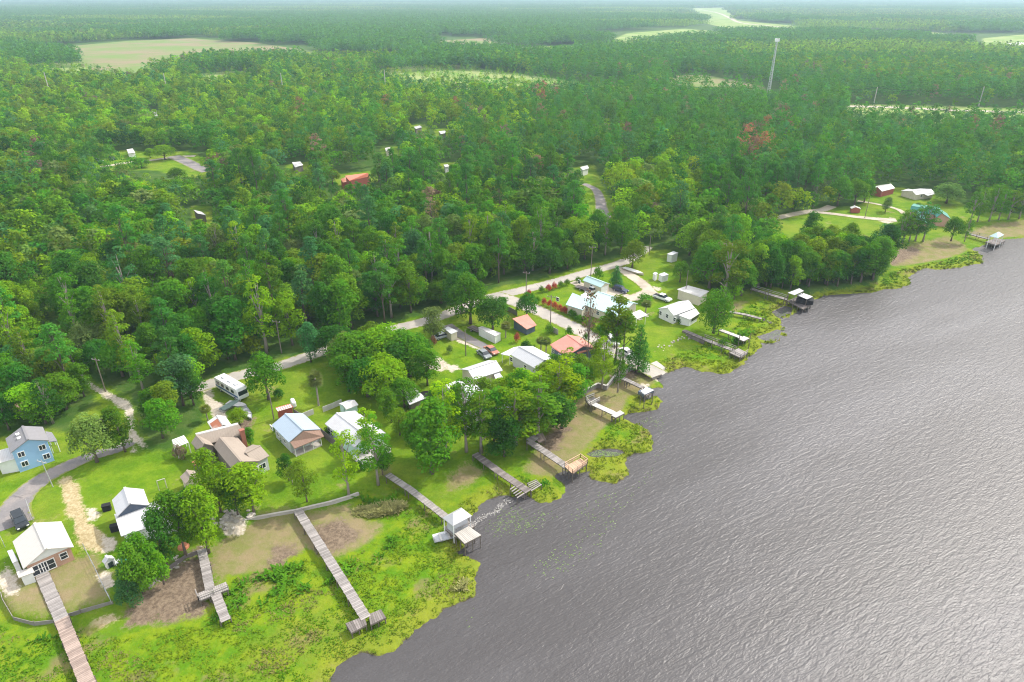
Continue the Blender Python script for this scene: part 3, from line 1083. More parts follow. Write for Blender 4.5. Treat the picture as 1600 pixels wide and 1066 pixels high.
def palm_meshes(r, H, skirt=True):
    mb = MB()
    mb.tube([(0, 0, -.3), (.1, 0, H * .5), (.12, .05, H)], [.26, .2, .19], 7)
    tm = bpy.data.meshes.new('palm_trunk')
    tm.from_pydata(mb.v, [], mb.f)
    tm.materials.append(MT['bark_pale'])
    q = []
    for i in range(44):
        th = i * 2.399
        el = math.radians(80 - 125 * (i / 44) ** .8)
        Lf = r.uniform(1.3, 1.9)
        d = Vector((math.cos(th) * math.cos(el), math.sin(th) * math.cos(el), math.sin(el)))
        side = Vector((-math.sin(th), math.cos(th), 0))
        c = Vector((.12, .05, H)) + d * Lf * .5
        upv = side.cross(d)
        tip = c + d * Lf * .9 - Vector((0, 0, Lf * .25))
        for k in range(-4, 5):                       # fan of leaflets
            a = k * .30
            e = c + (d * math.cos(a) + side * math.sin(a)) * Lf * .8 - Vector((0, 0, .1 * k * k * .25)) - Vector((0, 0, Lf * .12))
            m_ = (c + e) / 2
            wv = (d.cross(upv) * .0 + (side * math.cos(a) - d * math.sin(a)) * .11)
            q.append([c, m_ + wv + upv * .04, e, m_ - wv + upv * .04])
    return np.array([[tuple(v) for v in f] for f in q]), tm


PROTO = {}          # kind -> list of (crown mesh, trunk mesh)
SPEC = {            # H, R, quads, leaf size
    'oak': (11.0, 5.6, 4600, .52), 'broad': (13.0, 4.3, 3600, .50), 'pine': (19.0, 3.3, 2000, .52), 'cypress': (16.0, 3.6, 2300, .46),
    'cedar': (11.0, 3.6, 3600, .42), 'round': (11.0, 5.4, 5200, .48), 'shrub': (1.9, 1.5, 420, .32), 'bush': (3.4, 2.3, 900, .38),
}
NVAR = {'oak': 4, 'broad': 4, 'pine': 4, 'cypress': 4, 'cedar': 1, 'round': 1, 'shrub': 2, 'bush': 3}
BLOB = {'oak': blobs_oak, 'broad': blobs_broad, 'pine': blobs_pine, 'cypress': blobs_cypress, 'cedar': blobs_cedar, 'round': blobs_round,
        'shrub': lambda r, H, R: blobs_shrub(r, H, R), 'bush': lambda r, H, R: blobs_shrub(r, H, R, 10)}
for kind, (H_, R_, nq, ls) in SPEC.items():
    PROTO[kind] = []
    for v in range(NVAR[kind]):
        r = np.random.default_rng(100 + 17 * v + len(kind) * 3)
        pr = random.Random(50 + v * 7 + len(kind))
        bl = BLOB[kind](pr, H_, R_)
        q = leaf_cloud(bl, nq, ls, r, shell=(.45, 1.15) if kind in ('cypress', 'pine') else (.42, 1.18) if kind == 'broad' else (.52, 1.14))
        cm = quads_mesh('crown', q, MT['leaf'])
        tr = None
        if kind not in ('shrub', 'bush'):
            tr = trunk_mesh('trunk', pr, H_, {'oak': .42, 'broad': .27, 'pine': .22, 'cypress': .30, 'cedar': .25, 'round': .4}[kind], bl,
                            MT['bark_pale'] if kind == 'cypress' else MT['bark'], limbs=9 if kind == 'cypress' else 7, top={'pine': .97, 'cypress': .93, 'cedar': .8}.get(kind, .7))
        PROTO[kind].append((cm, tr))
pq, ptm = palm_meshes(random.Random(4), 5.6)
PROTO['palm'] = [(quads_mesh('crown', pq, MT['leaf']), ptm)]
# bare branches of a dead pine
PROTO['dead'] = []
for v in range(2):
    pr = random.Random(90 + v)
    bl = blobs_pine(pr, 17, 2.6, .45)
    q = leaf_cloud(bl, 420, .42, np.random.default_rng(v), shell=(.2, 1.1), flat=.2)
    PROTO['dead'].append((quads_mesh('crown', q, MT['leaf']), trunk_mesh('trunk', pr, 17, .2, bl, MT['bark'], limbs=12, top=.97)))

TREE_NAME = {'oak': 'oak_tree', 'broad': 'broadleaf_tree', 'pine': 'pine_tree', 'cypress': 'cypress_tree', 'cedar': 'cedar_tree', 'round': 'round_tree',
             'shrub': 'shrub', 'bush': 'bush', 'palm': 'palm_tree', 'dead': 'dead_pine_tree'}
TREE_BASES = []


def plant(kind, x, y, scale, colour, label, group=None, sz=None, var=None, z=None, jit=0.12):
    cm, tm = PROTO[kind][random.randrange(len(PROTO[kind])) if var is None else var % len(PROTO[kind])]
    zz = gz(x, y) if z is None else z
    ang = random.uniform(0, 2 * PI)
    s = (scale, scale, sz if sz else scale)
    base = PAL[colour] if isinstance(colour, str) else colour
    j = [1 + random.uniform(-jit, jit) for _ in range(3)]
    colr = (base[0] * j[0], base[1] * j[1], base[2] * j[2], 1)
    cat = 'shrub' if kind in ('shrub', 'bush') else 'tree'
    if tm is None:
        o = bpy.data.objects.new(TREE_NAME[kind], cm)
        link(o)
        o.location, o.rotation_euler, o.scale, o.color = (x, y, zz), (0, 0, ang), s, colr
        tag(o, label, cat, group)
        return o
    o = thing(TREE_NAME[kind], label, cat, (x, y, zz), group)
    o.rotation_euler = (0, 0, ang)
    o.scale = s
    t = bpy.data.objects.new('trunk', tm)
    link(t, o)
    c = bpy.data.objects.new('crown', cm)
    link(c, o)
    c.color = colr
    TREE_BASES.append((x, y))
    return o


def plant_px(kind, u, v, crown_px, colour, label, group=None, height=None, z=G, var=None):
    """u, v: foot of the trunk in the photo; crown_px: crown radius in photo pixels"""
    p = P(u, v, z)
    dist = math.sqrt(p.x ** 2 + p.y ** 2 + HCAM ** 2)
    depth = p.y * CP + (HCAM - z) * SP
    R = crown_px * depth / FPX
    sc_ = R / SPEC.get(kind, (6, 2.0))[1] if kind != 'palm' else R / 2.2
    if height and height > 40:                    # the pixel row of the crown's top instead of metres
        lo_, hi_ = 1.0, 40.0
        for _ in range(30):
            mid = (lo_ + hi_) / 2
            lo_, hi_ = (mid, hi_) if uv_of(p.x, p.y, z + mid)[1] > height else (lo_, mid)
        height = lo_
    szz = height / (SPEC[kind][0] if kind in SPEC else 6.6) if height else None
    return plant(kind, p.x, p.y, sc_, colour, label, group, szz, var, z)


# ------------------------------------------------------------------ yard trees, one by one
YT = [
    # kind, foot u, v, crown radius px, height m, colour, label
    ('oak', 152, 722, 33, 10.5, 'grey', 'grey-green moss hung oak beside the curving driveway'),
    ('broad', 196, 706, 24, 9.5, 'mid', 'leafy tree where the driveway meets the sand lane'),
    ('broad', 238, 905, 30, 832, 'mid', 'tree at the lake side corner of the white metal building'),
    ('broad', 290, 866, 32, 772, 'mid', 'broad green tree covering the white roof from the lake side'),
    ('broad', 326, 862, 32, 768, 'yellow', 'bright green tree at the landward end of the crossed dock'),
    ('oak', 306, 836, 28, 762, 'dark', 'dark tree over the right end of the white metal building'),
    ('broad', 224, 926, 27, 848, 'mid', 'leafy tree standing over the dark mud beach at its left end'),
    ('broad', 262, 886, 25, 802, 'dark', 'dark leafy tree rising over the curved seawall by the mud beach'),
    ('broad', 256, 912, 19, 866, 'yellow', 'low bright tree leaning over the mud beach'),
    ('cedar', 205, 938, 22, 885, 'blue', 'low bluish tree beside the wire fence and dark mud'),
    ('broad', 345, 800, 29, 702, 'yellow', 'bright yellow-green tree in front of the tan roofed house'),
    ('broad', 397, 802, 36, 728, 'yellow', 'bushy green tree behind the seawall of the tan house'),
    ('broad', 372, 805, 22, 8, 'dark', 'dark leafy tree behind pale seawall stones'),
    ('broad', 480, 784, 20, 722, 'olive', 'small olive tree behind the seawall near the long dock'),
    ('broad', 452, 752, 14, 5.5, 'dark', 'small dark tree on the lawn below the blue roofed house'),
    ('cypress', 545, 772, 22, 672, 'lime', 'tall thin cypress standing alone on the seawall edge'),
    ('cypress', 591, 756, 26, 655, 'mid', 'tall cypress in front of the mint house deck'),
    ('cypress', 577, 712, 20, 642, 'lime', 'yellow-green cypress beside the mint house roof'),
    ('broad', 598, 742, 14, 6, 'dark', 'dark low tree beside the mint house deck'),
    ('broad', 675, 740, 44, 635, 'mid', 'large green tree in the grove above the boathouse walkway'),
    ('broad', 652, 716, 26, 648, 'mid', 'leafy tree at the left edge of the lakeside grove'),
    ('cypress', 697, 716, 29, 598, 'lime', 'tall lime green cypress inside the lakeside grove'),
    ('cypress', 729, 706, 29, 592, 'mid', 'tall cypress with a bare trunk in the lakeside grove'),
    ('cypress', 752, 706, 29, 612, 'olive', 'olive cypress near the landward end of the plank pier'),
    ('broad', 788, 712, 31, 655, 'dark', 'dark spreading tree over the plank pier landing'),
    ('cypress', 805, 694, 38, 600, 'yellow', 'tall yellow-green cypress above the new deck walkway'),
    ('cypress', 840, 684, 38, 598, 'mid', 'tall cypress at the landward end of the new deck walkway'),
    ('broad', 772, 692, 31, 612, 'mid', 'leafy tree in the middle of the lakeside grove'),
    ('broad', 878, 668, 34, 618, 'dark', 'dark tree at the beach edge of the lakeside grove'),
    ('cypress', 872, 640, 35, 562, 'lime', 'lime cypress beside the bleached deck'),
    ('cypress', 846, 644, 34, 582, 'yellow', 'yellow-green cypress behind the bleached deck'),
    ('broad', 897, 630, 26, 575, 'mid', 'leafy tree between the salmon house and the bleached deck'),
    ('cypress', 884, 605, 20, 546, 'yellow', 'narrow bright tree in front of the salmon roofed house'),
    ('broad', 816, 622, 26, 580, 'lime', 'lime green tree in front of the pale grey house'),
    ('oak', 790, 632, 34, 592, 'yellow', 'spreading yellow-green tree beside the bright white roof'),
    ('broad', 716, 655, 19, 602, 'olive', 'thin tree standing over the hidden white house'),
    ('broad', 748, 662, 22, 618, 'mid', 'leafy tree on the lake side of the hidden white house'),
    ('cypress', 940, 606, 18, 528, 'yellow', 'bright slender cypress behind the beach seawall'),
    ('cypress', 965, 612, 14, 545, 'mid', 'cypress standing on the tan beach outside the seawall'),
    ('dead', 916, 590, 12, 540, 'brown', 'brown half dead tree in front of the salmon roof'),
    ('pine', 961, 565, 24, 465, 'olive', 'tallest pine beside the boat ramp road'),
    ('pine', 973, 567, 20, 490, 'mid', 'leaning pine between the tallest pine and the dark cedar'),
    ('pine', 947, 560, 18, 490, 'mid', 'shorter pine nearest the ramp road bend'),
    ('cedar', 996, 581, 20, 506, 'pine', 'dense dark conical tree above the boat ramp'),
    ('broad', 960, 545, 12, 8, 'olive', 'small tree by the parked white car on the ramp road'),
    ('broad', 14, 672, 22, 8, 'dark', 'dark leafy tree behind the blue house at the left edge'),
    ('oak', 72, 662, 24, 6.5, 'mid', 'wide low tree right behind the blue house'),
    ('oak', 104, 640, 28, 9, 'olive', 'olive oak left of the sand lane behind the blue house'),
    ('broad', 132, 620, 20, 8.5, 'mid', 'leafy tree crowding the left side of the sand lane'),
    ('oak', 92, 606, 30, 10, 'olive', 'large olive oak in the group behind the blue house'),
    ('broad', 118, 585, 22, 9, 'mid', 'leafy tree where the sand lane enters the woods'),
    # oaks behind the mint house
    ('broad', 545, 612, 24, 8.5, 'mid', 'leafy tree pressed against the back of the mint shed'),
    ('oak', 585, 560, 30, 9.5, 'olive', 'olive oak at the top of the yard clump by the road'),
    ('oak', 540, 575, 26, 9, 'grey', 'grey-green oak left in the yard clump'),
    ('broad', 618, 604, 26, 10, 'dark', 'dark leafy tree in the heart of the yard clump'),
    ('oak', 655, 575, 24, 9, 'dark', 'dark oak at the right tip of the yard clump'),
    ('broad', 612, 660, 20, 8, 'mid', 'leafy tree below the flat white roof'),
    ('broad', 625, 680, 18, 6, 'olive', 'olive thicket tree right of the mint house roof'),
    ('bush', 640, 668, 14, 4, 'olive', 'olive bush below the flat white roof'),
    ('bush', 655, 690, 14, 4, 'mid', 'leafy bush at the left foot of the lakeside grove'),
    ('broad', 690, 668, 24, 10, 'mid', 'leafy tree left of the hidden white house'),
    ('broad', 760, 655, 22, 10, 'olive', 'olive tree in the back of the lakeside grove'),
    ('broad', 812, 655, 24, 11, 'mid', 'leafy tree at the back right of the lakeside grove'),
    ('broad', 845, 615, 20, 7, 'yellow', 'yellow-green tree below the pale grey house'),
    ('broad', 866, 600, 18, 7, 'mid', 'leafy tree between the grey and salmon houses'),
    ('broad', 902, 600, 16, 7.5, 'olive', 'olive tree below the salmon house corner'),
    ('bush', 925, 592, 12, 3.5, 'mid', 'leafy bush below the brown half dead tree'),
    ('broad', 930, 575, 14, 7, 'yellow', 'yellow-green tree behind the beach seawall corner'),
    ('bush', 800, 676, 14, 4, 'dark', 'dark bush in the middle of the lakeside grove'),
    ('bush', 770, 712, 14, 3.5, 'dark', 'dark bush at the plank pier landing'),
    ('bush', 838, 662, 16, 4, 'mid', 'bush at the right foot of the lakeside grove'),
    ('bush', 690, 718, 15, 3, 'dark', 'dark bush under the large green grove tree'),
    ('oak', 560, 588, 45, 11, 'mid', 'wide oak behind the palm tree and the mint shed'),
    ('oak', 600, 580, 42, 12, 'yellow', 'bright crowned oak in the clump behind the mint shed'),
    ('oak', 640, 588, 38, 11.5, 'mid', 'wide oak at the right of the yard clump'),
    ('oak', 602, 622, 40, 10.5, 'yellow', 'oak between the mint shed and the flat white roof'),
    ('oak', 575, 620, 31, 9.5, 'dark', 'dark oak crowding the mint shed'),
    ('oak', 525, 560, 33, 9, 'dark', 'dark oak between the road and the lone palm'),
    ('oak', 632, 636, 24, 7, 'mid', 'low tree in front of the flat white roof'),
    ('broad', 668, 602, 26, 9, 'mid', 'leafy tree beside the black trampoline'),
    ('broad', 486, 566, 19, 10, 'blue', 'dark upright tree at the road side verge'),
    ('oak', 420, 624, 30, 553, 'mid', 'bushy tree standing beside the parked motorhome'),
    ('bush', 436, 622, 10, 2.5, 'dark', 'dark bush on the lawn below the motorhome tree'),
    ('oak', 375, 664, 14, 4, 'yellow', 'bright rounded tree beside the rusty patched shed'),
    ('broad', 392, 697, 10, 4, 'mid', 'small tree beside the brick chimney'),
    ('broad', 678, 530, 20, 9, 'grey', 'grey-green tree shading the small tan shed'),
    ('oak', 735, 506, 34, 430, 'mid', 'large dark oak between the road and the travel trailer'),
    ('oak', 722, 490, 30, 13, 'dark', 'tall oak on the verge left of the road junction'),
    ('oak', 770, 515, 25, 9.5, 'dark', 'round oak beside the small red roofed house'),
    ('broad', 787, 490, 10, 5, 'mid', 'small tree by the road junction'),
    ('oak', 823, 497, 17, 7.5, 'dark', 'dense rounded tree behind the small red roof'),
    ('shrub', 831, 548, 8, None, 'mid', 'round bush near the palm by the pale grey house'),
    ('bush', 822, 548, 10, 3, 'dark', 'dark bush between two palms'),
    ('bush', 858, 521, 8, 3, 'mid', 'bush beside the road behind the salmon house'),
    ('bush', 889, 525, 7, 3, 'mid', 'bush at the back corner of the salmon roof'),
    ('bush', 915, 533, 6, 2.5, 'mid', 'bush at the roadside end of the salmon roof'),
    ('bush', 703, 552, 6, 2.4, 'grey', 'small round grey-green bush alone on the lawn'),
    ('bush', 677, 541, 7, 3.2, 'rust', 'reddish flowering bush near the tan shed'),
    ('bush', 808, 535, 6, 2.8, 'pink', 'pink flowering bush beside the trailer palms'),
    ('bush', 282, 716, 12, 3.2, 'brown', 'reddish brown bush below the white slatted pergola'),
    ('cedar', 962, 449, 12, 7, 'blue', 'dark round tree at the end of the mint garage'),
    ('bush', 934, 438, 9, 5, 'mid', 'leafy tree behind the mint garage'),
    ('oak', 988, 418, 20, 9, 'olive', 'tree at the bend of the road beside the overturned boat'),
    ('oak', 1062, 441, 13, 7, 'mid', 'round tree on the lawn behind the long white house'),
    ('bush', 1090, 442, 12, 3.5, 'lime', 'lime green shrub behind the long white house'),
    ('bush', 1007, 472, 14, 2.6, 'mid', 'low spreading bush by the driveway of the mint house'),
    ('round', 1115, 519, 27, 455, 'mid', 'big round dark tree standing by the lake shore decks'),
    ('cypress', 1131, 466, 30, 374, 'olive', 'tall olive tree with a bare trunk at the shore woods'),
    ('oak', 1108, 450, 32, 375, 'mid', 'broad tree at the left end of the shore woods'),
    ('oak', 1158, 461, 22, 11, 'mid', 'tree at the water end of the shore woods'),
    ('broad', 1147, 468, 14, 7, 'yellow', 'bright tree at the corner of the shore woods'),
    ('bush', 1130, 540, 9, 2.2, 'mid', 'low bush at the deck by the round tree'),
    ('oak', 258, 250, 18, 8, 'yellow', 'pale yellow-green tree at the bend of the far left track'),
    ('oak', 222, 262, 14, 5, 'mid', 'low tree in front of the far left track'),
    ('bush', 190, 268, 12, 4, 'olive', 'olive bush in front of the parked car far left'),
    ('broad', 235, 247, 9, 5, 'yellow', 'small tree beside the far left white cottage'),
    ('oak', 172, 246, 11, 7, 'mid', 'tree behind the parked cars far left'),
    ('oak', 278, 282, 15, 6, 'mid', 'low tree in front of the far left grey road'),
    ('oak', 592, 284, 13, 7, 'mid', 'tree right of the bright red barn in the woods'),
    ('oak', 520, 288, 14, 7, 'olive', 'tree left of the bright red barn in the woods'),
    # estate
    ('broad', 1257, 388, 17, 13, 'dark', 'vine covered tree alone in front of the estate lawn'),
    ('broad', 1378, 412, 17, 13, 'blue', 'dark upright tree at the left end of the ploughed beach'),
    ('oak', 1308, 322, 20, 12, 'mid', 'spreading oak left of the red barn'),
    ('oak', 1335, 320, 20, 11, 'olive', 'spreading oak next to the red barn'),
    ('oak', 1350, 316, 14, 10, 'mid', 'oak touching the left side of the red barn'),
    ('broad', 1433, 333, 8, 4, 'grey', 'small pale tree on the estate lawn'),
    ('broad', 1383, 332, 9, 6, 'grey', 'round grey-green tree on the estate lawn'),
    ('oak', 1478, 318, 23, 9, 'grey', 'grey-green oak between the white house and green roof'),
    ('cypress', 1410, 380, 16, 12, 'olive', 'first lakeside cypress left of the green roof'),
    ('cypress', 1420, 378, 14, 12, 'mid', 'second lakeside cypress left of the green roof'),
    ('cypress', 1430, 377, 15, 13, 'pine', 'cypress just left of the green roofed house front'),
    ('cypress', 1442, 377, 16, 14, 'pine', 'tall dark cypress hiding the green roofed house'),
    ('cypress', 1403, 382, 14, 11, 'mid', 'cypress at the edge of the ploughed beach'),
    ('oak', 1486, 376, 14, 9, 'mid', 'round tree right of the green roofed house'),
    ('cypress', 1507, 377, 9, 9, 'mid', 'small tree beside the gazebo walkway'),
    ('cypress', 1515, 350, 13, 13, 'mid', 'cypress behind the gazebo walkway'),
    ('cypress', 1527, 347, 13, 13, 'olive', 'second cypress behind the gazebo walkway'),
    ('cypress', 1545, 346, 14, 14, 'mid', 'tall cypress straight behind the gazebo'),
    ('cypress', 1560, 344, 12, 12, 'mid', 'cypress just right of the gazebo'),
    ('cypress', 1575, 343, 14, 12, 'olive', 'cypress near the right end of the shore'),
    ('cypress', 1592, 342, 13, 13, 'mid', 'last cypress at the right end of the shore'),
    ('oak', 1555, 330, 18, 11, 'mid', 'oak at the back of the right end of the shore'),
    ('oak', 1590, 325, 18, 11, 'dark', 'dark oak behind the last shore cypress'),
]
for i, (k, u, v, rp, h, c, lab) in enumerate(YT):
    plant_px(k, u, v, rp, c, lab, None, h, G, i)
for u, v, h, lab in ((498, 634, 8.0, 'tall lone cabbage palm on the lawn beside the mint shed'), (853, 552, 4.0, 'short palm behind the pale grey house'), (790, 528, 4.2, 'palm at the end of the travel trailer'),
                     (457, 757, 3.6, 'pale fan palm on the lawn near the seawall'), (1008, 492, 4.0, 'palm at the patio of the mint roofed house'), (325, 657, 3.5, 'fan palms beside the rusty patched shed'),
                     (845, 548, 3.4, 'second short palm behind the pale grey house'), (1347, 400, 6.5, 'dark palm rising among the shore trees')):
    plant_px('palm', u, v, 14 if h > 5 else 10, 'palm', lab, None, h)

# crape myrtle hedge row
for i, (u, v) in enumerate(((826, 464), (850, 477), (859, 480), (867, 483), (875, 487), (882, 490), (857, 455), (866, 452))):
    plant_px('bush', u, v, 5.5, 'pink', 'pink flowering crape myrtle in the hedge row of the mint house', 'pink crape myrtles along the lawn edge', 2.4)
for i, (u, v) in enumerate(((846, 457), (876, 449), (886, 446), (832, 468), (840, 473), (892, 494), (897, 497), (903, 442))):
    plant_px('bush', u, v, 5.5, 'mid', 'green clipped bush in the hedge row of the mint house', 'green bushes along the lawn edge', 2.2)
for i in range(16):
    t = i / 15
    plant_px('bush', 902 + 58 * t + random.uniform(-2, 2), 500 + 33 * t + random.uniform(-3, 3), random.uniform(5, 8), random.choice(('mid', 'olive', 'dark', 'yellow')),
             'green shrub in the bed beside the ramp road', 'shrub bed along the ramp road', random.uniform(1.4, 2.6))
for i in range(7):
    t = i / 6
    plant_px('shrub', 1030 + 32 * t, 493 + 13 * t, 4.2, 'dark', 'dark clipped shrub along the white house wall', 'foundation hedge of the white house', 1.5)
for i, (u, v, c) in enumerate(((513, 681, 'dark'), (550, 735, 'mid'), (566, 732, 'dark'), (447, 690, 'dark'), (440, 683, 'mid'), (432, 676, 'dark'))):
    plant_px('shrub', u, v, (9, 8, 10, 8, 6, 7)[i], c, ('dark clipped bush beside the wooden fence', 'bush below the mint house deck', 'second bush below the mint house deck',
                                                     'bush at the porch corner of the blue roofed house', 'fern like bush on the side of the blue roofed house', 'bush at the back wall of the blue roofed house')[i], None, 2.0)

# ------------------------------------------------------------------ the woods
def kind_zone(u, v):
    """share of pines at a place of the photo"""
    if v < 128:
        return .8
    if u > 830 and v < 215:
        return .96
    if u > 880 and v < 345:
        return .72
    if 500 < u and v < 330:
        return .42
    return .10


def jitter_grid(y0, y1, step, slack=40):
    pts = []
    y = y0
    while y < y1:
        xm = y * 0.80 + slack + 30
        x = -xm + random.uniform(0, step)
        while x < xm:
            pts.append((x + random.uniform(-.42, .42) * step, y + random.uniform(-.42, .42) * step))
            x += step
        y += step
    return np.array(pts)


NEAR = jitter_grid(105, 900, 6.0)
fld = usdf(NEAR[:, 0], NEAR[:, 1], BARE)
shr = shore_sd(NEAR[:, 0], NEAR[:, 1])
NEAR = NEAR[(fld < -1.2) & (shr > 5)]
sps = usdf(NEAR[:, 0], NEAR[:, 1], SPARSE)
kp = (sps < 0) | (rng.uniform(size=len(NEAR)) < .46)
NEAR, sps = NEAR[kp], sps[kp]
sparse_at = {(x, y): q for (x, y), q in zip(map(tuple, NEAR), sps)}
# what must stay in view over the tops of the trees in front: columns and the row of the photo down to which it shows
SIGHT = [(530, 580, 285), (452, 478, 262), (166, 248, 263), (250, 322, 269), (600, 614, 237), (646, 661, 202), (685, 699, 209), (692, 703, 261), (904, 922, 268), (926, 946, 326), (301, 324, 331),
         (1220, 1385, 373), (1050, 1180, 134), (1190, 1214, 139, 2.5), (1325, 1600, 171), (236, 248, 180), (336, 345, 181),
         (80, 98, 524, 1.2), (150, 166, 608, 1.2), (166, 210, 630, 1.2)]
NEAR = NEAR[np.argsort(np.hypot(NEAR[:, 0], NEAR[:, 1]))]
single = {'broad': 0, 'pine': 0}
mass = []
TINTS = [('mid', .34), ('yellow', .20), ('dark', .20), ('olive', .15), ('grey', .07), ('blue', .03), ('brown', .01)]
tint_names = [t[0] for t in TINTS]
tint_p = np.array([t[1] for t in TINTS])
TEXT = {'mid': 'mid green', 'yellow': 'yellow-green', 'dark': 'dark green', 'olive': 'olive green', 'grey': 'grey-green', 'blue': 'bluish green', 'brown': 'brownish', 'pine': 'deep green', 'rust': 'rusty red'}


def where(u, v):
    if u < 110:
        return 'left of the sand lane'
    if u < 480:
        return 'between the sand lane and the lakeside road'
    if u < 800:
        return 'behind the road junction'
    if u < 1080:
        return 'behind the mint roofed house'
    if u < 1240:
        return 'beside the white boathouse shore'
    return 'around the lakeside estate'


for x, y in map(tuple, NEAR):
    u, v = uv_of(x, y, G)
    pz = kind_zone(u, v)
    shore_wood = 1170 < u < 1400 and v > 330
    lime_spot = 930 < u < 1090 and 285 < v < 345
    k = 'pine' if random.random() < pz and not shore_wood and not lime_spot else 'broad'
    dist = math.hypot(x, y)
    in_sparse = sparse_at.get((x, y), -1) > 0
    ppm = FPX / (y * CP + (HCAM - G) * SP) * .96
    allow = 60.0
    for a, b, vk, *mg in SIGHT:
        q = (mg[0] if mg else 4.5) * ppm
        if a - q < u < b + q and v > vk - 1 and (mg or v > 345 or not (vk < 200 or b < 260) or random.random() > .27):
            allow = min(allow, (v - vk) / ppm)
    if allow < 4.0:
        continue
    tn = tint_names[rng.choice(len(TINTS), p=tint_p)]
    if k == 'pine':
        tn = random.choice(('pine', 'pine', 'pine', 'blue', 'mid'))
        if any((u - a) ** 2 + ((v - b) * 1.6) ** 2 < q * q for a, b, q in ((735, 185, 34), (845, 168, 26), (1232, 222, 22), (1180, 236, 24), (1175, 262, 30), (600, 190, 14), (465, 206, 10), (355, 130, 14))) and random.random() < .32:
            tn = random.choice(('rust', 'rust', 'brown'))
        elif random.random() < .02:
            tn = 'brown'
    if lime_spot and random.random() < .55:
        tn = 'lime'
    if v < 150 and math.sin(x * .011 + .5) * math.sin(y * .013 + x * .004) > .35 and random.random() < .6:
        tn = random.choice(('yellow', 'olive', 'mid'))
    if u < 830 and v < 230 and random.random() < .4:
        tn = random.choice(('yellow', 'olive', 'lime'))
    # the photo does not see trees far out of the frame
    inframe = -60 < u < 1660
    if inframe and single[k] < (290 if k == 'broad' else 150) and dist < 420:
        single[k] += 1
        dead = tn in ('rust', 'brown') and k == 'pine'
        kk = random.choice(('oak', 'oak', 'broad', 'broad', 'broad', 'broad', 'cypress')) if k == 'broad' else ('dead' if tn == 'brown' else 'pine')
        if shore_wood:
            kk, s = 'broad', random.uniform(.55, .9)
        elif kk == 'oak':
            s = random.uniform(.62, 1.02)
        elif kk in ('broad', 'cypress'):
            s = random.uniform(.70, 1.22)
        else:
            s = random.uniform(.8, 1.12)
        if v > 560 and u < 320:
            s *= .82
        s = min(s, allow / {'oak': 12.5, 'broad': 14.5, 'pine': 21, 'dead': 19, 'cypress': 18}[kk])
        text = {'oak': 'wide crowned', 'broad': 'upright leafy', 'pine': 'tall', 'dead': 'bare dead', 'cypress': 'slender'}[kk]
        noun = {'oak': 'oak', 'broad': 'tree', 'pine': 'pine', 'dead': 'pine', 'cypress': 'tree'}[kk]
        plant(kk, x, y, s, tn, f'{text} {TEXT[tn]} {noun} in the woods {where(u, v)}', 'woodland trees ' + where(u, v), z=G, sz=s * random.uniform(.85, 1.12))
    else:
        mass.append((x, y, k, tn, dist, .45 if in_sparse else min(1, allow / (18.5 if k == 'broad' else 22))))
near_set = [(o[0], o[1]) for o in TREE_BASES]
for x, y in near_set[len(YT):]:
    if random.random() < .75:
        a = random.uniform(0, 6.28)
        xx, yy = x + 3.1 * math.cos(a), y + 3.1 * math.sin(a)
        if usdf(np.array([xx]), np.array([yy]), CLEAR)[0] < -1.5 and shore_sd(np.array([xx]), np.array([yy]))[0] > 4:
            u, v = uv_of(xx, yy, G)
            if not any(a_ - 22 < u < b_ + 22 and v > vk_ - 1 for a_, b_, vk_, *_m in SIGHT):
                mass.append((xx, yy, 'broad', random.choice(('mid', 'mid', 'olive', 'yellow', 'dark')), math.hypot(xx, yy), random.uniform(.42, .66)))
SW = W([(1178, 450), (1245, 456), (1300, 450), (1370, 438), (1390, 414), (1380, 409), (1330, 405), (1250, 404), (1216, 392), (1190, 420)])
mn, mx_ = SW.min(0), SW.max(0)
nsw = 0
while nsw < 85:
    x, y = random.uniform(mn[0], mx_[0]), random.uniform(mn[1], mx_[1])
    if sdf(np.array([x]), np.array([y]), SW)[0] > .5:
        u, v = uv_of(x, y, G)
        ppm = FPX / (y * CP + (HCAM - G) * SP) * .96
        hmax = max(3.0, (v - (352 + random.uniform(12, 30) if u < 1220 else random.uniform(350, 392))) / ppm)
        tn = random.choice(('mid', 'mid', 'dark', 'mid', 'yellow', 'olive'))
        plant('broad', x, y, min(1.0, hmax / 12.5) * random.uniform(.8, 1.05), tn, 'leafy ' + TEXT[tn] + ' tree in the dense thicket along the estate shore', 'thicket trees along the estate shore', z=G)
        nsw += 1
print('single trees', single, 'mass', len(mass))


# (continues)
def lod_mesh(kind, n, size, seed):
    r = np.random.default_rng(seed)
    pr = random.Random(seed)
    if kind == 'pine':
        return leaf_cloud(blobs_pine(pr, 16, 3.7, .36, 11), n, size, r, shell=(.4, 1.12))
    if kind == 'oak':
        return leaf_cloud(blobs_oak(pr, 11, 4.9, 12), n, size, r)
    return leaf_cloud(blobs_broad(pr, 12.5, 4.1, 10), n, size, r)


def trunks_lod(H, rad):
    a = np.array([[(-rad, 0, 0), (rad, 0, 0), (rad * .6, 0, H), (-rad * .6, 0, H)], [(0, -rad, 0), (0, rad, 0), (0, rad * .6, H), (0, -rad * .6, H)]])
    return a


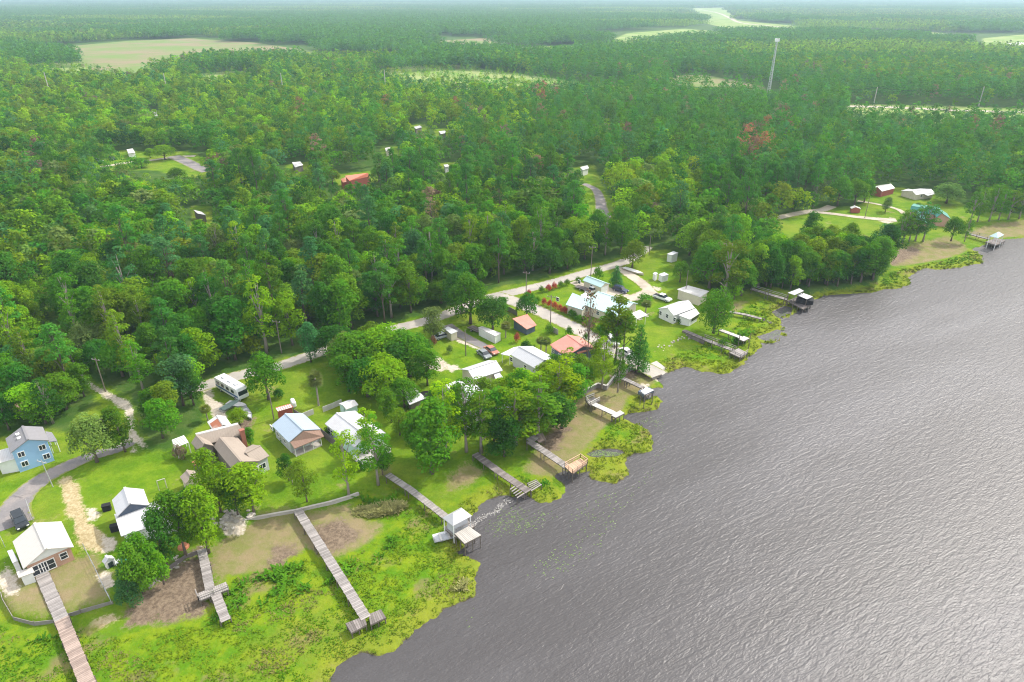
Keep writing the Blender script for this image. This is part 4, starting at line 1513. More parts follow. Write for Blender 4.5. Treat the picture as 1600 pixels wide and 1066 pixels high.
def realise(name, label, items, lods, col_of):
    """items: (x, y, kind, tint, dist); one mesh for a wood whose trees nobody could count"""
    Q, CC, RR = [], [], []
    for x, y, k, tn, d, hs in items:
        bank = lods[k]
        q = bank[random.randrange(len(bank))]
        s = (random.uniform(.70, 1.25) if k == 'broad' else random.uniform(.85, 1.2)) * hs
        sz = s * random.uniform(.85, 1.1)
        a = random.uniform(0, 2 * PI)
        ca, sa = math.cos(a) * s, math.sin(a) * s
        o = np.empty_like(q)
        o[..., 0] = q[..., 0] * ca - q[..., 1] * sa + x
        o[..., 1] = q[..., 0] * sa + q[..., 1] * ca + y
        o[..., 2] = q[..., 2] * sz + G
        Q.append(o)
        c = np.array(PAL[tn]) * np.array([random.uniform(.85, 1.15) for _ in range(3)])
        CC.append(np.broadcast_to(np.append(c, 1), (len(q), 4)))
        RR.append(np.full(len(q), random.random()))
    me = quads_mesh(name, np.concatenate(Q), MT['leaf_mass'], {'leafcol': ('FLOAT_COLOR', np.concatenate(CC)), 'treernd': ('FLOAT', np.concatenate(RR))})
    o = link(bpy.data.objects.new(name, me))
    tag(o, label, 'woods', kind='stuff')
    print(name, len(me.polygons))


m1 = [t for t in mass if t[4] < 520]
m2 = [t for t in mass if t[4] >= 520]
lod1 = {'broad': [lod_mesh('broad', 330, 1.0, 1), lod_mesh('oak', 330, 1.05, 2), lod_mesh('broad', 330, 1.0, 3), lod_mesh('oak', 330, 1.05, 8)], 'pine': [lod_mesh('pine', 210, .95, 4), lod_mesh('pine', 210, .95, 5), lod_mesh('pine', 210, .95, 6)]}
lod2 = {'broad': [lod_mesh('broad', 120, 1.6, 1), lod_mesh('oak', 120, 1.6, 2), lod_mesh('broad', 120, 1.6, 3)], 'pine': [lod_mesh('pine', 85, 1.45, 4), lod_mesh('pine', 85, 1.45, 5)]}
realise('woods', 'dense mixed woods behind the first rows of trees', m1, lod1, None)
realise('distant_woods', 'hazy woods and pine plantation further back', m2, lod2, None)


# beyond 900 m: whole stands of trees repeated by a node group
def far_stands():
    protos = []
    S = 96.0
    for k in range(5):
        r = random.Random(300 + k)
        Q, CC, RR = [], [], []
        pine = k >= 2
        banks = [lod_mesh('pine', 26, 2.6, 20 + k), lod_mesh('pine', 26, 2.6, 30 + k)] if pine else [lod_mesh('oak', 32, 3.0, 20 + k), lod_mesh('broad', 32, 3.0, 30 + k)]
        step = 6.0 if pine else 7.0
        g = np.arange(-S / 2 - 6, S / 2 + 6, step)
        for gx in g:
            for gy in g:
                q = banks[r.randrange(2)]
                s = r.uniform(.75, 1.15)
                if k == 4:
                    s *= r.uniform(.5, .9)
                a = r.uniform(0, 6.28)
                ca, sa = math.cos(a) * s, math.sin(a) * s
                o = np.empty_like(q)
                o[..., 0] = q[..., 0] * ca - q[..., 1] * sa + gx + r.uniform(-2.5, 2.5)
                o[..., 1] = q[..., 0] * sa + q[..., 1] * ca + gy + r.uniform(-2.5, 2.5)
                o[..., 2] = q[..., 2] * s
                Q.append(o)
                tn = r.choice(('yellow', 'olive', 'mid', 'lime')) if k == 4 else r.choice(('pine', 'pine', 'blue', 'mid')) if pine else r.choice(('mid', 'dark', 'olive', 'mid', 'grey', 'yellow'))
                c = np.array(PAL[tn]) * r.uniform(.8, 1.2)
                CC.append(np.broadcast_to(np.append(c, 1), (len(q), 4)))
                RR.append(np.full(len(q), r.random()))
        protos.append((np.concatenate(Q), np.concatenate(CC), np.concatenate(RR)))
    # points
    pts, sel, rot, scl = [], [], [], []
    r = random.Random(11)
    for y0, y1, step in ((880, 2600, 84), (2600, 9000, 92)):
        g = jitter_grid(y0, y1, step, 150)
        f = usdf(g[:, 0], g[:, 1], FTAN + FGREEN, 60)
        g = g[f < -38]
        for x, y in g:
            u, v = uv_of(x, y)
            # broad belts of different woods, kilometres long
            b = math.sin(x * .0021 + 1.3) + math.sin(y * .0031 + x * .0007) + math.sin((x + y) * .0011)
            k = r.choice((2, 3)) if b > .2 else (r.choice((0, 1)) if b < -.9 else r.choice((0, 1, 2, 3, 4)))
            if u > 830 and v > 60:
                k = r.choice((2, 3, 3))
            if math.sin(x * .0034 - .6) + math.sin(y * .0061 + 1.1 + x * .0012) > 1.05:
                k = 4
            pts.append((x, y, G - (2.0 if y > 2600 else 0)))
            sel.append(k)
            rot.append(r.uniform(0, 6.28))
            scl.append(r.uniform(.9, 1.12))
    nproto = sum(len(p[0]) for p in protos)
    npt = len(pts)
    Qall = np.concatenate([p[0] for p in protos])
    me = bpy.data.meshes.new('far_woods')
    me.vertices.add(nproto * 4 + npt)
    me.vertices.foreach_set('co', np.concatenate([Qall.reshape(-1), np.array(pts).ravel()]).astype(np.float32))
    me.loops.add(nproto * 4)
    me.loops.foreach_set('vertex_index', np.arange(nproto * 4, dtype=np.int32))
    me.polygons.add(nproto)
    me.polygons.foreach_set('loop_start', np.arange(nproto, dtype=np.int32) * 4)
    a = me.attributes.new('leafcol', 'FLOAT_COLOR', 'FACE')
    a.data.foreach_set('color', np.concatenate([p[1] for p in protos]).astype(np.float32).ravel())
    a = me.attributes.new('treernd', 'FLOAT', 'FACE')
    a.data.foreach_set('value', np.concatenate([p[2] for p in protos]).astype(np.float32))
    pid = np.concatenate([np.full(len(p[0]) * 4, i) for i, p in enumerate(protos)] + [np.full(npt, -1)])
    a = me.attributes.new('proto', 'INT', 'POINT')
    a.data.foreach_set('value', pid.astype(np.int32))
    for nm, arr, typ in (('pick', sel, 'INT'), ('turn', rot, 'FLOAT'), ('size', scl, 'FLOAT')):
        a = me.attributes.new(nm, typ, 'POINT')
        full = np.concatenate([np.zeros(nproto * 4), np.array(arr, float)])
        a.data.foreach_set('value', full.astype(np.int32 if typ == 'INT' else np.float32))
    me.update(calc_edges=True)
    me.materials.append(MT['leaf_mass'])
    o = link(bpy.data.objects.new('far_woods', me))
    tag(o, 'woods fading into haze towards the horizon', 'woods', kind='stuff')
    ng = bpy.data.node_groups.new('far_woods', 'GeometryNodeTree')
    ng.interface.new_socket('Geometry', in_out='INPUT', socket_type='NodeSocketGeometry')
    ng.interface.new_socket('Geometry', in_out='OUTPUT', socket_type='NodeSocketGeometry')
    gi = ng.nodes.new('NodeGroupInput')
    go = ng.nodes.new('NodeGroupOutput')

    def named(n, t):
        q = ng.nodes.new('GeometryNodeInputNamedAttribute')
        q.data_type = t
        q.inputs['Name'].default_value = n
        return q.outputs['Attribute']

    def eq(val):
        c = ng.nodes.new('FunctionNodeCompare')
        c.data_type = 'INT'
        c.operation = 'EQUAL'
        ng.links.new(named('proto', 'INT'), c.inputs[2])
        c.inputs[3].default_value = val
        return c.outputs[0]

    def separate(val):
        s = ng.nodes.new('GeometryNodeSeparateGeometry')
        s.domain = 'POINT'
        ng.links.new(gi.outputs[0], s.inputs[0])
        ng.links.new(eq(val), s.inputs['Selection'])
        return s.outputs[0]

    g2i = ng.nodes.new('GeometryNodeGeometryToInstance')
    for k in range(len(protos) - 1, -1, -1):
        ng.links.new(separate(k), g2i.inputs[0])
    iop = ng.nodes.new('GeometryNodeInstanceOnPoints')
    ng.links.new(separate(-1), iop.inputs['Points'])
    ng.links.new(g2i.outputs[0], iop.inputs['Instance'])
    iop.inputs['Pick Instance'].default_value = True
    ng.links.new(named('pick', 'INT'), iop.inputs['Instance Index'])
    cb = ng.nodes.new('ShaderNodeCombineXYZ')
    ng.links.new(named('turn', 'FLOAT'), cb.inputs[2])
    ng.links.new(cb.outputs[0], iop.inputs['Rotation'])
    ng.links.new(named('size', 'FLOAT'), iop.inputs['Scale'])
    ng.links.new(iop.outputs[0], go.inputs[0])
    md = o.modifiers.new('stands', 'NODES')
    md.node_group = ng
    print('far stands', npt, nproto)


far_stands()


# ------------------------------------------------------------------ low growth: marsh grass, weeds, lily pads
def tufts(name, label, polys, n, hgt, wid, cols, avoid=(), bbox=None, zbase=M, noise_k=0.12, cat='grass', shore_min=0.2, pick=None):
    mn = np.min([p.min(0) for p in polys], 0)
    mx = np.max([p.max(0) for p in polys], 0)
    mn = np.maximum(mn, [-160, 50])
    mx = np.minimum(mx, [420, 420])
    # density falls with distance so that tufts stay about as large in the picture
    X = rng.uniform(mn[0], mx[0], n * 8)
    Y = rng.uniform(mn[1], mx[1], n * 8)
    keep = rng.uniform(size=len(X)) < np.clip((110 / np.hypot(X, Y)) ** 1.5, 0, 1)
    X, Y = X[keep], Y[keep]
    s = usdf(X, Y, polys, 4)
    keep = (s > .1) & (shore_sd(X, Y) > shore_min)
    for p in avoid:
        keep &= sdf(X, Y, p, 4) < .2
    X, Y = X[keep], Y[keep]
    # clumped: density follows a wandering pattern
    f = np.sin(X * .55 + 1.7 * np.sin(Y * .21)) * np.sin(Y * .62 + 1.3 * np.sin(X * .17)) + .6 * np.sin(X * 1.3 + Y * .9) * np.sin(Y * 1.7 - X * .4)
    if pick is not None:
        keep = f > pick
        X, Y, f = X[keep], Y[keep], f[keep]
    X, Y, f = X[:n], Y[:n], f[:n]
    n = len(X)
    Q, CC = [], []
    shd = shore_sd(X, Y)
    big = np.sin(X * .13 + 2 * np.sin(Y * .07)) * np.sin(Y * .16 + 1.1)
    nb = 5
    dist = np.hypot(X, Y)
    ls = np.clip(dist / 120, .8, 2.2)
    for b in range(nb):
        a = rng.uniform(0, 2 * PI, n)
        tilt = rng.uniform(.5, 1.25, n)
        h = hgt * rng.uniform(.5, 1.25, n) * (1 + .35 * f) * ls ** .5
        w = wid * rng.uniform(.6, 1.3, n) * ls
        ox, oy = rng.normal(0, wid * .8, n), rng.normal(0, wid * .8, n)
        dx, dy = np.cos(a), np.sin(a)
        px, py = X + ox, Y + oy
        ex, ey, ez = px + dx * h * tilt, py + dy * h * tilt, zbase + h * (1.05 - .45 * tilt)
        q = np.stack([np.stack([px - dy * w * .5, py + dx * w * .5, np.full(n, zbase - .05)], 1), np.stack([px + dy * w * .5, py - dx * w * .5, np.full(n, zbase - .05)], 1),
                      np.stack([ex + dy * w * .35, ey - dx * w * .35, ez], 1), np.stack([ex - dy * w * .35, ey + dx * w * .35, ez * .98], 1)], 1)
        Q.append(q)
        t = np.clip(.5 + .45 * big + rng.normal(0, .22, n), 0, 1)[:, None]
        cc = np.array(cols[0]) * (1 - t) + np.array(cols[1]) * t
        if name == 'marsh_grass':
            e = np.clip(.8 - shd / 5 + rng.normal(0, .2, n), 0, .45)[:, None]
            cc = cc * (1 - e) + np.array((.20, .215, .025)) * e
            k = (np.sin(X * .31 + 2.1 * np.sin(Y * .23)) * np.sin(Y * .37 + 1.2 * np.sin(X * .11)) > .55)[:, None]
            cc = np.where(k & (rng.uniform(size=(n, 1)) < .7), np.array((.19, .185, .055)), cc)
        CC.append(cc * rng.uniform(.88, 1.14, (n, 1)))
    Q, CC = np.concatenate(Q), np.concatenate(CC)
    CC = np.concatenate([CC, np.ones((len(CC), 1))], 1)
    me = quads_mesh(name, Q, MT['grass'], {'leafcol': ('FLOAT_COLOR', CC)})
    o = link(bpy.data.objects.new(name, me))
    tag(o, label, cat, kind='stuff')
    print(name, len(Q))
    return o


tufts('marsh_grass', 'bright yellow-green marsh grass along the lake edge', MARSH, 46000, .25, .22, ((.072, .195, .008), (.165, .240, .012)), avoid=MUD, pick=-.62)
CLUMPS = [W(p, M) for p in ([(300, 960), (345, 930), (375, 905), (430, 885), (478, 872), (500, 890), (560, 860), (600, 835), (640, 830), (600, 880), (500, 930), (380, 960), (330, 985), (280, 990)],
                            [(-60, 985), (20, 985), (110, 990), (190, 985), (190, 1005), (80, 1012), (-60, 1010)],
                            [(555, 745), (600, 758), (625, 760), (640, 790), (600, 800), (560, 790), (545, 775)],
                            [(1130, 525), (1160, 515), (1190, 520), (1170, 540), (1140, 540)], [(820, 745), (850, 740), (870, 755), (850, 770)])]
tufts('tall_weeds', 'taller dark green weeds in the marsh near the seawalls', CLUMPS, 5200, .8, .42, ((.05, .16, .010), (.10, .24, .012)), pick=.05)
REED = [W(p, M) for p in ([(537, 795), (560, 790), (600, 785), (640, 780), (642, 795), (620, 808), (585, 815), (550, 812)], [(565, 1018), (640, 985), (690, 945), (735, 925), (742, 900), (735, 890), (700, 925), (660, 960), (600, 1000), (560, 1010)])]
tufts('reeds', 'pale tan-green reeds beside the seawall and at the water edge', REED, 3600, .85, .22, ((.22, .24, .07), (.36, .34, .14)))
LAWN_W = [W(p) for p in (CLEAR_PX[0],)]


def lily_pads():
    polys = [W(p, 0) for p in ([(770, 790), (800, 782), (830, 790), (870, 790), (890, 800), (860, 830), (800, 850), (760, 850), (745, 830)],
                               [(900, 770), (985, 755), (1030, 690), (1060, 690), (1040, 730), (1000, 780), (960, 850), (900, 910), (830, 930), (800, 910), (850, 850)],
                               [(980, 660), (1005, 650), (1040, 645), (1050, 670), (1035, 690), (1015, 668)],
                               [(905, 712), (925, 697), (980, 705), (985, 716), (950, 719), (918, 718)], [(981, 673), (995, 667), (1004, 682), (1000, 694), (986, 692)],
                               [(1178, 530), (1222, 510), (1232, 518), (1218, 533), (1195, 537)], [(1200, 495), (1225, 478), (1242, 482), (1235, 492), (1215, 503)],
                               [(700, 960), (760, 930), (760, 990), (720, 1010)])]
    dens = (2.6, 1.1, 3.2, 34, 9, 7, 9.0, .6)
    vs, fs = [], []
    for poly, dn in zip(polys, dens):
        mn, mx = poly.min(0), poly.max(0)
        n = int((mx[0] - mn[0]) * (mx[1] - mn[1]) * dn * 2.4)
        X, Y = rng.uniform(mn[0], mx[0], n), rng.uniform(mn[1], mx[1], n)
        f = np.sin(X * .35 + 2 * np.sin(Y * .2)) * np.sin(Y * .4 + X * .1)
        s = sdf(X, Y, poly, 6)
        keep = (s > rng.uniform(0, 2.5, n)) & (f > rng.uniform(-1.6, .7, n)) & (shore_sd(X, Y) < -.1)
        for x, y in zip(X[keep], Y[keep]):
            r = random.uniform(.06, .15)
            a = random.uniform(0, 6.28)
            b = len(vs)
            tz = random.uniform(-.03, .03)
            vs += [(x, y, .03)] + [(x + r * math.cos(a + k * .98), y + r * .9 * math.sin(a + k * .98), .03 + tz * math.cos(k * .98)) for k in range(7)]
            fs += [(b, b + 1 + k, b + 2 + k) for k in range(6)]
    me = bpy.data.meshes.new('lily_pads')
    me.from_pydata(vs, [], fs)
    m = simple('lily_pad', (.13, .19, .06), var=.4, vscale=1.2, rough=.4, spec=.4)
    me.materials.append(m)
    o = link(bpy.data.objects.new('lily_pads', me))
    tag(o, 'floating green lily pads scattered off the marsh edge', 'lily pads', kind='stuff')
    print('lily', len(fs))


lily_pads()
# ------------------------------------------------------------------ buildings
def v2(p):
    return Vector((p[0], p[1], 0))


class House:
    """A building: an Empty with walls, roofs, windows, doors as children."""

    def __init__(self, name, label, cat, px, g=G):
        p = P(px[0], px[1], g)
        self.g = g
        self.o = thing(name, label, cat, p)

    def gable(self, R0, R1, EL, ER, ze, zr, wall, roof, over=.35, zel=None, zer=None, face=None, th=.14, gable_mat=None, walls=True):
        """R0/R1: near and far end of the ridge; EL/ER: eave corners at the near end (pixels); heights above ground"""
        g = self.g
        zel = ze if zel is None else zel
        zer = ze if zer is None else zer
        r0, r1 = P(*R0, g + zr), P(*R1, g + zr)
        d = v2(r0 - r1)
        Ln = d.length
        d.normalize()
        n = Vector((-d.y, d.x, 0))
        wl, wr = (P(*EL, g + zel) - r0).dot(n), (P(*ER, g + zer) - r0).dot(n)
        b = Vector((r0.x, r0.y, 0))
        self.frame = (b, d, n, Ln, wl, wr, over, zel, zer, zr)
        mb = MB()
        zt = Vector((0, 0, 1))
        for w, z in ((wl, zel), (wr, zer)):
            mb.slab([b + zt * (g + zr), b - d * Ln + zt * (g + zr), b - d * Ln + n * w + zt * (g + z), b + n * w + zt * (g + z)], th, [0, Ln, Ln, 0])
        # ridge cap
        mb.beam(b + zt * (g + zr + .02), b - d * Ln + zt * (g + zr + .02), .35, .08)
        self.roof = sub(mb, 'roof', MT[roof], self.o)
        if not walls:
            return self
        mb = MB()
        sl, sr = math.copysign(over, wl), math.copysign(over, wr)
        prof = [(wl - sl, -.05), (wl - sl, zel - th - .02 + (zr - zel) * over / abs(wl)), (0, zr - th - .02), (wr - sr, zer - th - .02 + (zr - zer) * over / abs(wr)), (wr - sr, -.05)]
        a = [b - d * over + n * q + zt * (g + z) for q, z in prof]
        c = [b - d * (Ln - over) + n * q + zt * (g + z) for q, z in prof]
        k = len(prof)
        fs = [tuple(range(k)), tuple(range(2 * k - 1, k - 1, -1))] + [(i, k + i, k + (i + 1) % k, (i + 1) % k) for i in range(k)]
        if wl < 0:
            fs = [f[::-1] for f in fs]
        mb.add(a + c, fs)
        self.wall = sub(mb, 'wall', MT[wall], self.o)
        if gable_mat:
            mb = MB()
            z0 = min(zel, zer) - th
            f0 = b - d * (over - .03)
            tri = [f0 + n * (wl - sl) + zt * (g + zel - th + .05), f0 + n * (wr - sr) + zt * (g + zer - th + .05), f0 + zt * (g + zr - th - .04)]
            tb = [p - d * .06 for p in tri]
            ff = [(0, 1, 2), (5, 4, 3), (0, 3, 4, 1), (1, 4, 5, 2), (2, 5, 3, 0)]
            mb.add(tri + tb, ff)
            sub(mb, 'gable', MT[gable_mat], self.o)
        return self

    def _place(self, face, t):
        b, d, n, Ln, wl, wr, over, zel, zer, zr = self.frame
        if face == 'front':
            return b - d * over + n * t, n, d
        if face == 'back':
            return b - d * (Ln - over) + n * t, n, -d
        w = wl if face == 'left' else wr
        s = math.copysign(1, w)
        return b + n * (w - s * over) - d * t, d, n * s

    def window(self, face, t, z, w=1.1, h=1.2, frame='white', bars=1):
        c, a, out = self._place(face, t)
        c = c + Vector((0, 0, self.g + z)) + out * .03
        up = Vector((0, 0, 1))
        mb = MB()
        f = .11
        for q in (-1, 1):
            mb.obox(c + a * q * (w / 2 - f / 2), a * f / 2, out * .06, up * h / 2)
            mb.obox(c + up * q * (h / 2 - f / 2), a * (w / 2 - f), out * .06, up * f / 2)
        for q in range(1, bars):
            mb.obox(c + a * (q / bars - .5) * w, a * .04, out * .055, up * (h / 2 - f))
        if bars == 1:
            mb.obox(c, a * (w / 2 - f), out * .055, up * .035)
        o = sub(mb, 'window', MT[frame], self.o)
        pb = MB()
        pb.obox(c, a * (w / 2 - f * .5), out * .03, up * (h / 2 - f * .5))
        sub(pb, 'pane', MT['glass'], o)
        return self

    def door(self, face, t, mat='white', w=1.0, h=2.05):
        c, a, out = self._place(face, t)
        mb = MB()
        mb.obox(c + Vector((0, 0, self.g + h / 2)) + out * .03, a * w / 2, out * .05, Vector((0, 0, h / 2)))
        o = sub(mb, 'door', MT[mat], self.o)
        hb = MB()
        hb.obox(c + Vector((0, 0, self.g + h * .48)) + out * .1 + a * w * .36, a * .05, out * .03, Vector((0, 0, .05)))
        sub(hb, 'handle', MT['steel'], o)
        return self

    def flat(self, quad, zs, wall, roof, inset=.35, th=.14, name='roof', open_=False, posts=False, walls_to=None, s_axis=0):
        """roof slab through pixel corners at given heights; walls below or posts"""
        g = self.g
        zs = zs if hasattr(zs, '__len__') else [zs] * len(quad)
        pts = [P(u, v, g + z) for (u, v), z in zip(quad, zs)]
        ax = (pts[1] - pts[0]) if s_axis == 0 else (pts[2] - pts[1])
        ax = v2(ax).normalized()
        mb = MB()
        mb.slab(pts, th, [(p - pts[0]).dot(ax) for p in pts])
        r = sub(mb, name, MT[roof], self.o)
        cen = sum((v2(p) for p in pts), Vector()) / len(pts)
        ins = []
        for p in pts:
            q = v2(p) - cen
            ins.append(cen + q * max(.3, 1 - inset * 1.4 / max(q.length, .5)))
        if posts:
            for q, z in zip(ins, zs):
                m = MB()
                m.tube([(q.x, q.y, g - .02), (q.x, q.y, g + z - th)], [.07, .07], 6)
                sub(m, 'post', MT[wall], self.o)
        elif not open_:
            m = MB()
            m.prism([(q.x, q.y) for q in ins], g - .05, [g + z - th - .02 for z in zs])
            sub(m, 'wall', MT[wall], self.o)
        return r

    def box_px(self, name, px, sx, sy, z0, z1, mat, ang=None, parent=None, bevel=0):
        p = P(px[0], px[1], self.g + z0)
        a = ang if ang is not None else math.atan2(self.frame[1].y, self.frame[1].x)
        mb = MB()
        mb.box((p.x, p.y, self.g + (z0 + z1) / 2), sx, sy, z1 - z0, a)
        return sub(mb, name, MT[mat], parent or self.o, bevel)


# blue two storey house
h = House('blue_house', 'blue two-storey house with grey gabled roof and white framed windows', 'house', (55, 722))
h.gable((43.5, 687), (35, 665.6), (14.4, 703), (75.6, 686.5), 4.7, 6.2, 'wall_blue', 'roof_grey', over=.25)
print('blue', h.frame[3:6])
wl, wr = h.frame[4], h.frame[5]
for t, z in ((wl * .55, 3.6), (wr * .55, 3.6), (wl * .55, 1.5), (wr * .6, 1.5)):
    h.window('front', t, z, 1.15, 1.15, bars=2)
h.door('right', 2.2, 'white')
for t in (1.2, 2.8):
    m = MB()
    c0 = h.frame[0] - h.frame[1] * (1.4 + t) + h.frame[2] * wl * (.35) + Vector((0, 0, G + 6.2 - 1.5 * .35 + .04))
    m.box(c0, .7, .7, .14, math.atan2(h.frame[1].y, h.frame[1].x))
    sub(m, 'skylight', MT['white'], h.o)
h.flat([(71, 674), (81, 675.6), (89.5, 689), (75.5, 690.5)], [3.0, 2.7, 2.7, 3.0], 'white', 'roof_grey', posts=True, name='porch_roof')
h.flat([(-14, 707), (16, 699), (25.5, 716.5), (-6, 725)], [2.7, 3.0, 3.0, 2.7], 'wall_white', 'roof_light', inset=.3, name='porch_roof')
pw0, pw1 = P(-4, 741, G), P(28, 732.5, G)
ax = v2(pw1 - pw0)
for k in range(3):
    a0, a1 = pw0 + ax * (.06 + k * .32), pw0 + ax * (.32 + k * .32)
    m = MB()
    m.beam(a0 + Vector((0, 0, 1.45)), a1 + Vector((0, 0, 1.45)), .12, 1.1)
    sub(m, 'porch_screen', MT['glass'], h.o)

# tan brick house with the cream roof
h = House('brick_house', 'tan brick house with a large cream gabled roof at the boardwalk', 'house', (72, 880))
h.gable((72, 857.8), (54, 817), (35.6, 888), (117, 857.5), 2.7, 4.4, 'wall_brick', 'roof_cream', over=.45, gable_mat='wall_white')
print('brick', h.frame[3:6])
wl, wr = h.frame[4], h.frame[5]
h.window('front', wr * .52, 1.6, 1.1, 1.3)
h.window('front', wl * .08, 1.15, 1.5, 1.9)
h.window('front', wl * .33, 1.15, 1.2, 2.0)
h.window('front', wl * .58, 1.15, 1.5, 1.9)
h.window('right', 3.5, 1.5)
h.window('right', 7.0, 1.5)
h.flat([(11, 861), (19, 858.5), (28, 876), (19.5, 880)], [2.1, 2.3, 2.3, 2.1], 'wall_white', 'roof_white', inset=.12, name='lean_to')

h = House('storage_shed', 'small white shed with a cream lid roof beside the boardwalk start', 'shed', (40, 908))
h.flat([(25.5, 894), (50, 886), (54, 894), (29, 903)], [2.1, 2.2, 2.0, 1.9], 'wall_white', 'roof_cream', inset=.25)
h = House('dog_house', 'tiny white gabled hut on the sandy yard by the wire fence', 'shed', (167, 883))
h.gable((170, 872.5), (165, 868), (159, 877), (178, 871), 1.3, 1.9, 'wall_white', 'roof_white', over=.15)
h.door('front', 0, 'glass', .7, 1.0)

# white metal building
h = House('metal_building', 'white metal roofed building half hidden behind big trees', 'house', (215, 815))
h.gable((203, 787), (194.6, 761.5), (180.6, 801), (232, 785), 4.0, 5.6, 'wall_slate', 'roof_white', over=.25)
print('metal', h.frame[3:6])
h.flat([(178.5, 803.5), (300, 766), (318, 797), (189, 838)], [3.9, 3.9, 2.7, 2.7], 'wall_white', 'roof_white', inset=.3, s_axis=0)
for i, (u, v) in enumerate(((168, 797), (181, 829))):
    p = P(u, v, G)
    m = MB()
    m.box((p.x, p.y, G + .55), 1.3, .9, 1.1, .4)
    o = m.build('trash_bin', MT['dark'], None, loc=tuple(p), bevel=.1)
    tag(o, ('black bin at the back corner of the white metal building', 'black bin at the front corner of the white metal building')[i], 'bin')
    m = MB()
    m.box((p.x, p.y, G + 1.14), 1.36, .96, .08, .4)
    sub(m, 'lid', MT['dark'], o)

# small tan shed
h = House('garden_shed', 'small tan gabled shed with a pale front below the rusty box hut', 'shed', (298, 760))
h.gable((300.6, 745.6), (292, 734.5), (288.7, 755.6), (311, 744), 2.2, 3.0, 'wall_cream', 'roof_tan', over=.2)
h = House('tank_hut', 'tall grey wooden hut with a rusty flat top', 'shed', (307, 738))
h.flat([(298.7, 721), (306, 718.7), (313.7, 724), (305, 727.5)], 3.0, 'wall_wood', 'roof_rust', inset=.12)
# pergola
h = House('pergola', 'white slatted pergola beside the grey wooden house', 'pergola', (282, 702))
cor = [(269, 688), (287.5, 681), (294, 691), (275, 699)]
pp = [P(u, v, G + 2.5) for u, v in cor]
for q in pp:
    m = MB()
    m.tube([(q.x, q.y, G - .02), (q.x, q.y, G + 2.45)], [.08, .08], 6)
    sub(m, 'post', MT['white'], h.o)
m = MB()
for k in range(7):
    t = k / 6
    m.beam(pp[0].lerp(pp[3], t), pp[1].lerp(pp[2], t), .22, .08)
m2 = MB()
m2.beam(pp[0] - Vector((0, 0, .1)), pp[3] - Vector((0, 0, .1)), .12, .1)
m2.beam(pp[1] - Vector((0, 0, .1)), pp[2] - Vector((0, 0, .1)), .12, .1)
sub(m, 'slats', MT['white'], h.o)
sub(m2, 'beam', MT['white'], h.o)

# grey wooden house with the tan L shaped roof
h = House('wooden_house', 'rambling grey wooden house with a tan many-winged roof and brick chimney', 'house', (360, 710))
h.gable((319.3, 693.2), (307, 679.3), (307.5, 702), (331.3, 693.2), 3.7, 4.9, 'wall_wood', 'roof_tan', over=.25)
h.window('front', .3, 2.3, .9, 1.1)
h.flat([(307, 679.3), (373, 663), (383, 677.5), (326, 693.5)], [4.9, 4.9, 3.4, 3.45], 'wall_wood', 'roof_tan', inset=.3)
h.flat([(305, 677), (371, 660.5), (373, 663.5), (307, 680)], [4.2, 4.2, 4.88, 4.88], 'wall_wood', 'roof_light', inset=.2)
h.gable((377, 721.3), (344, 683), (362.5, 732.5), (404, 720), 3.2, 4.6, 'wall_wood', 'roof_tan', over=.3)
print('wood', h.frame[3:6])
h.window('front', 2.0, 1.6, 1.4, 1.1)
h.window('front', -2.0, 1.6, 1.4, 1.1)
h.gable((406.5, 696.5), (384, 708), (423, 711), (398, 693), 3.1, 4.1, 'wall_grey', 'roof_tan', over=.3)
h.window('left', 1.6, 1.5, 1.5, 1.2, bars=2)
p = P(384, 702, G)
m = MB()
m.box((p.x, p.y, G + 2.2), .8, .65, 4.5, .7)
ch = sub(m, 'chimney', MT['brick_red'], h.o)
m = MB()
m.box((p.x, p.y, G + 4.5), .95, .8, .16, .7)
sub(m, 'cap', MT['brick_red'], ch)

# rusty patched shed
h = House('tin_shed', 'tin roofed shed with a rusty red patch behind the wooden house', 'shed', (345, 672))
h.gable((349.5, 664), (339, 648.7), (328, 666), (361, 663), 2.5, 3.3, 'wall_wood', 'roof_light', over=.2)
b, d, n, Ln, wl, wr = h.frame[:6]
m = MB()
zz = lambda q: G + 3.3 + (2.5 - 3.3) * q + .05
m.slab([b - d * .1 + n * wl * .15 + Vector((0, 0, zz(.15))), b - d * 3.2 + n * wl * .15 + Vector((0, 0, zz(.15))), b - d * 3.2 + n * wl * .9 + Vector((0, 0, zz(.9))), b - d * .1 + n * wl * .9 + Vector((0, 0, zz(.9)))], .04, [0, 3, 3, 0])
sub(m, 'rust_patch', MT['roof_rust'], h.o)

# blue roofed cottage with brown porch gable
h = House('cottage', 'cottage with a pale blue metal roof and brown porch gable', 'house', (470, 695))
h.gable((473.7, 672), (446, 646), (447.5, 687.5), (499.5, 669.3), 2.9, 4.3, 'wall_grey', 'roof_blue', over=.35)
print('cottage', h.frame[3:6])
b, d, n, Ln, wl, wr = h.frame[:6]
Z = lambda q: Vector((0, 0, G + q))
m = MB()
e = 1.5
m.slab([b + Z(4.12), b + n * wl * .93 + Z(2.85), b + d * e + n * wl * .90 + Z(2.1), b + d * e + n * wr * .95 + Z(2.1), b + n * wr * .96 + Z(2.85)], .12, [0, wl, wl, wr, wr])
sub(m, 'porch_roof', MT['roof_brown'], h.o)
m = MB()
m.obox(b + d * .3 + Z(.12), d * 1.0, n * abs(wl) * .85, (0, 0, .14))
sub(m, 'porch_floor', MT['concrete'], h.o)
for q in (-.85, -.3, .3, .85):
    m = MB()
    w = abs(wl) * q
    c = b + d * (e - .25) + n * w
    m.tube([c + Z(0), c + Z(2.1)], [.07, .07], 6)
    sub(m, 'post', MT['white'], h.o)
h.door('front', .4, 'white')
h.window('front', wl * .5, 1.5, 1.2, 1.1)
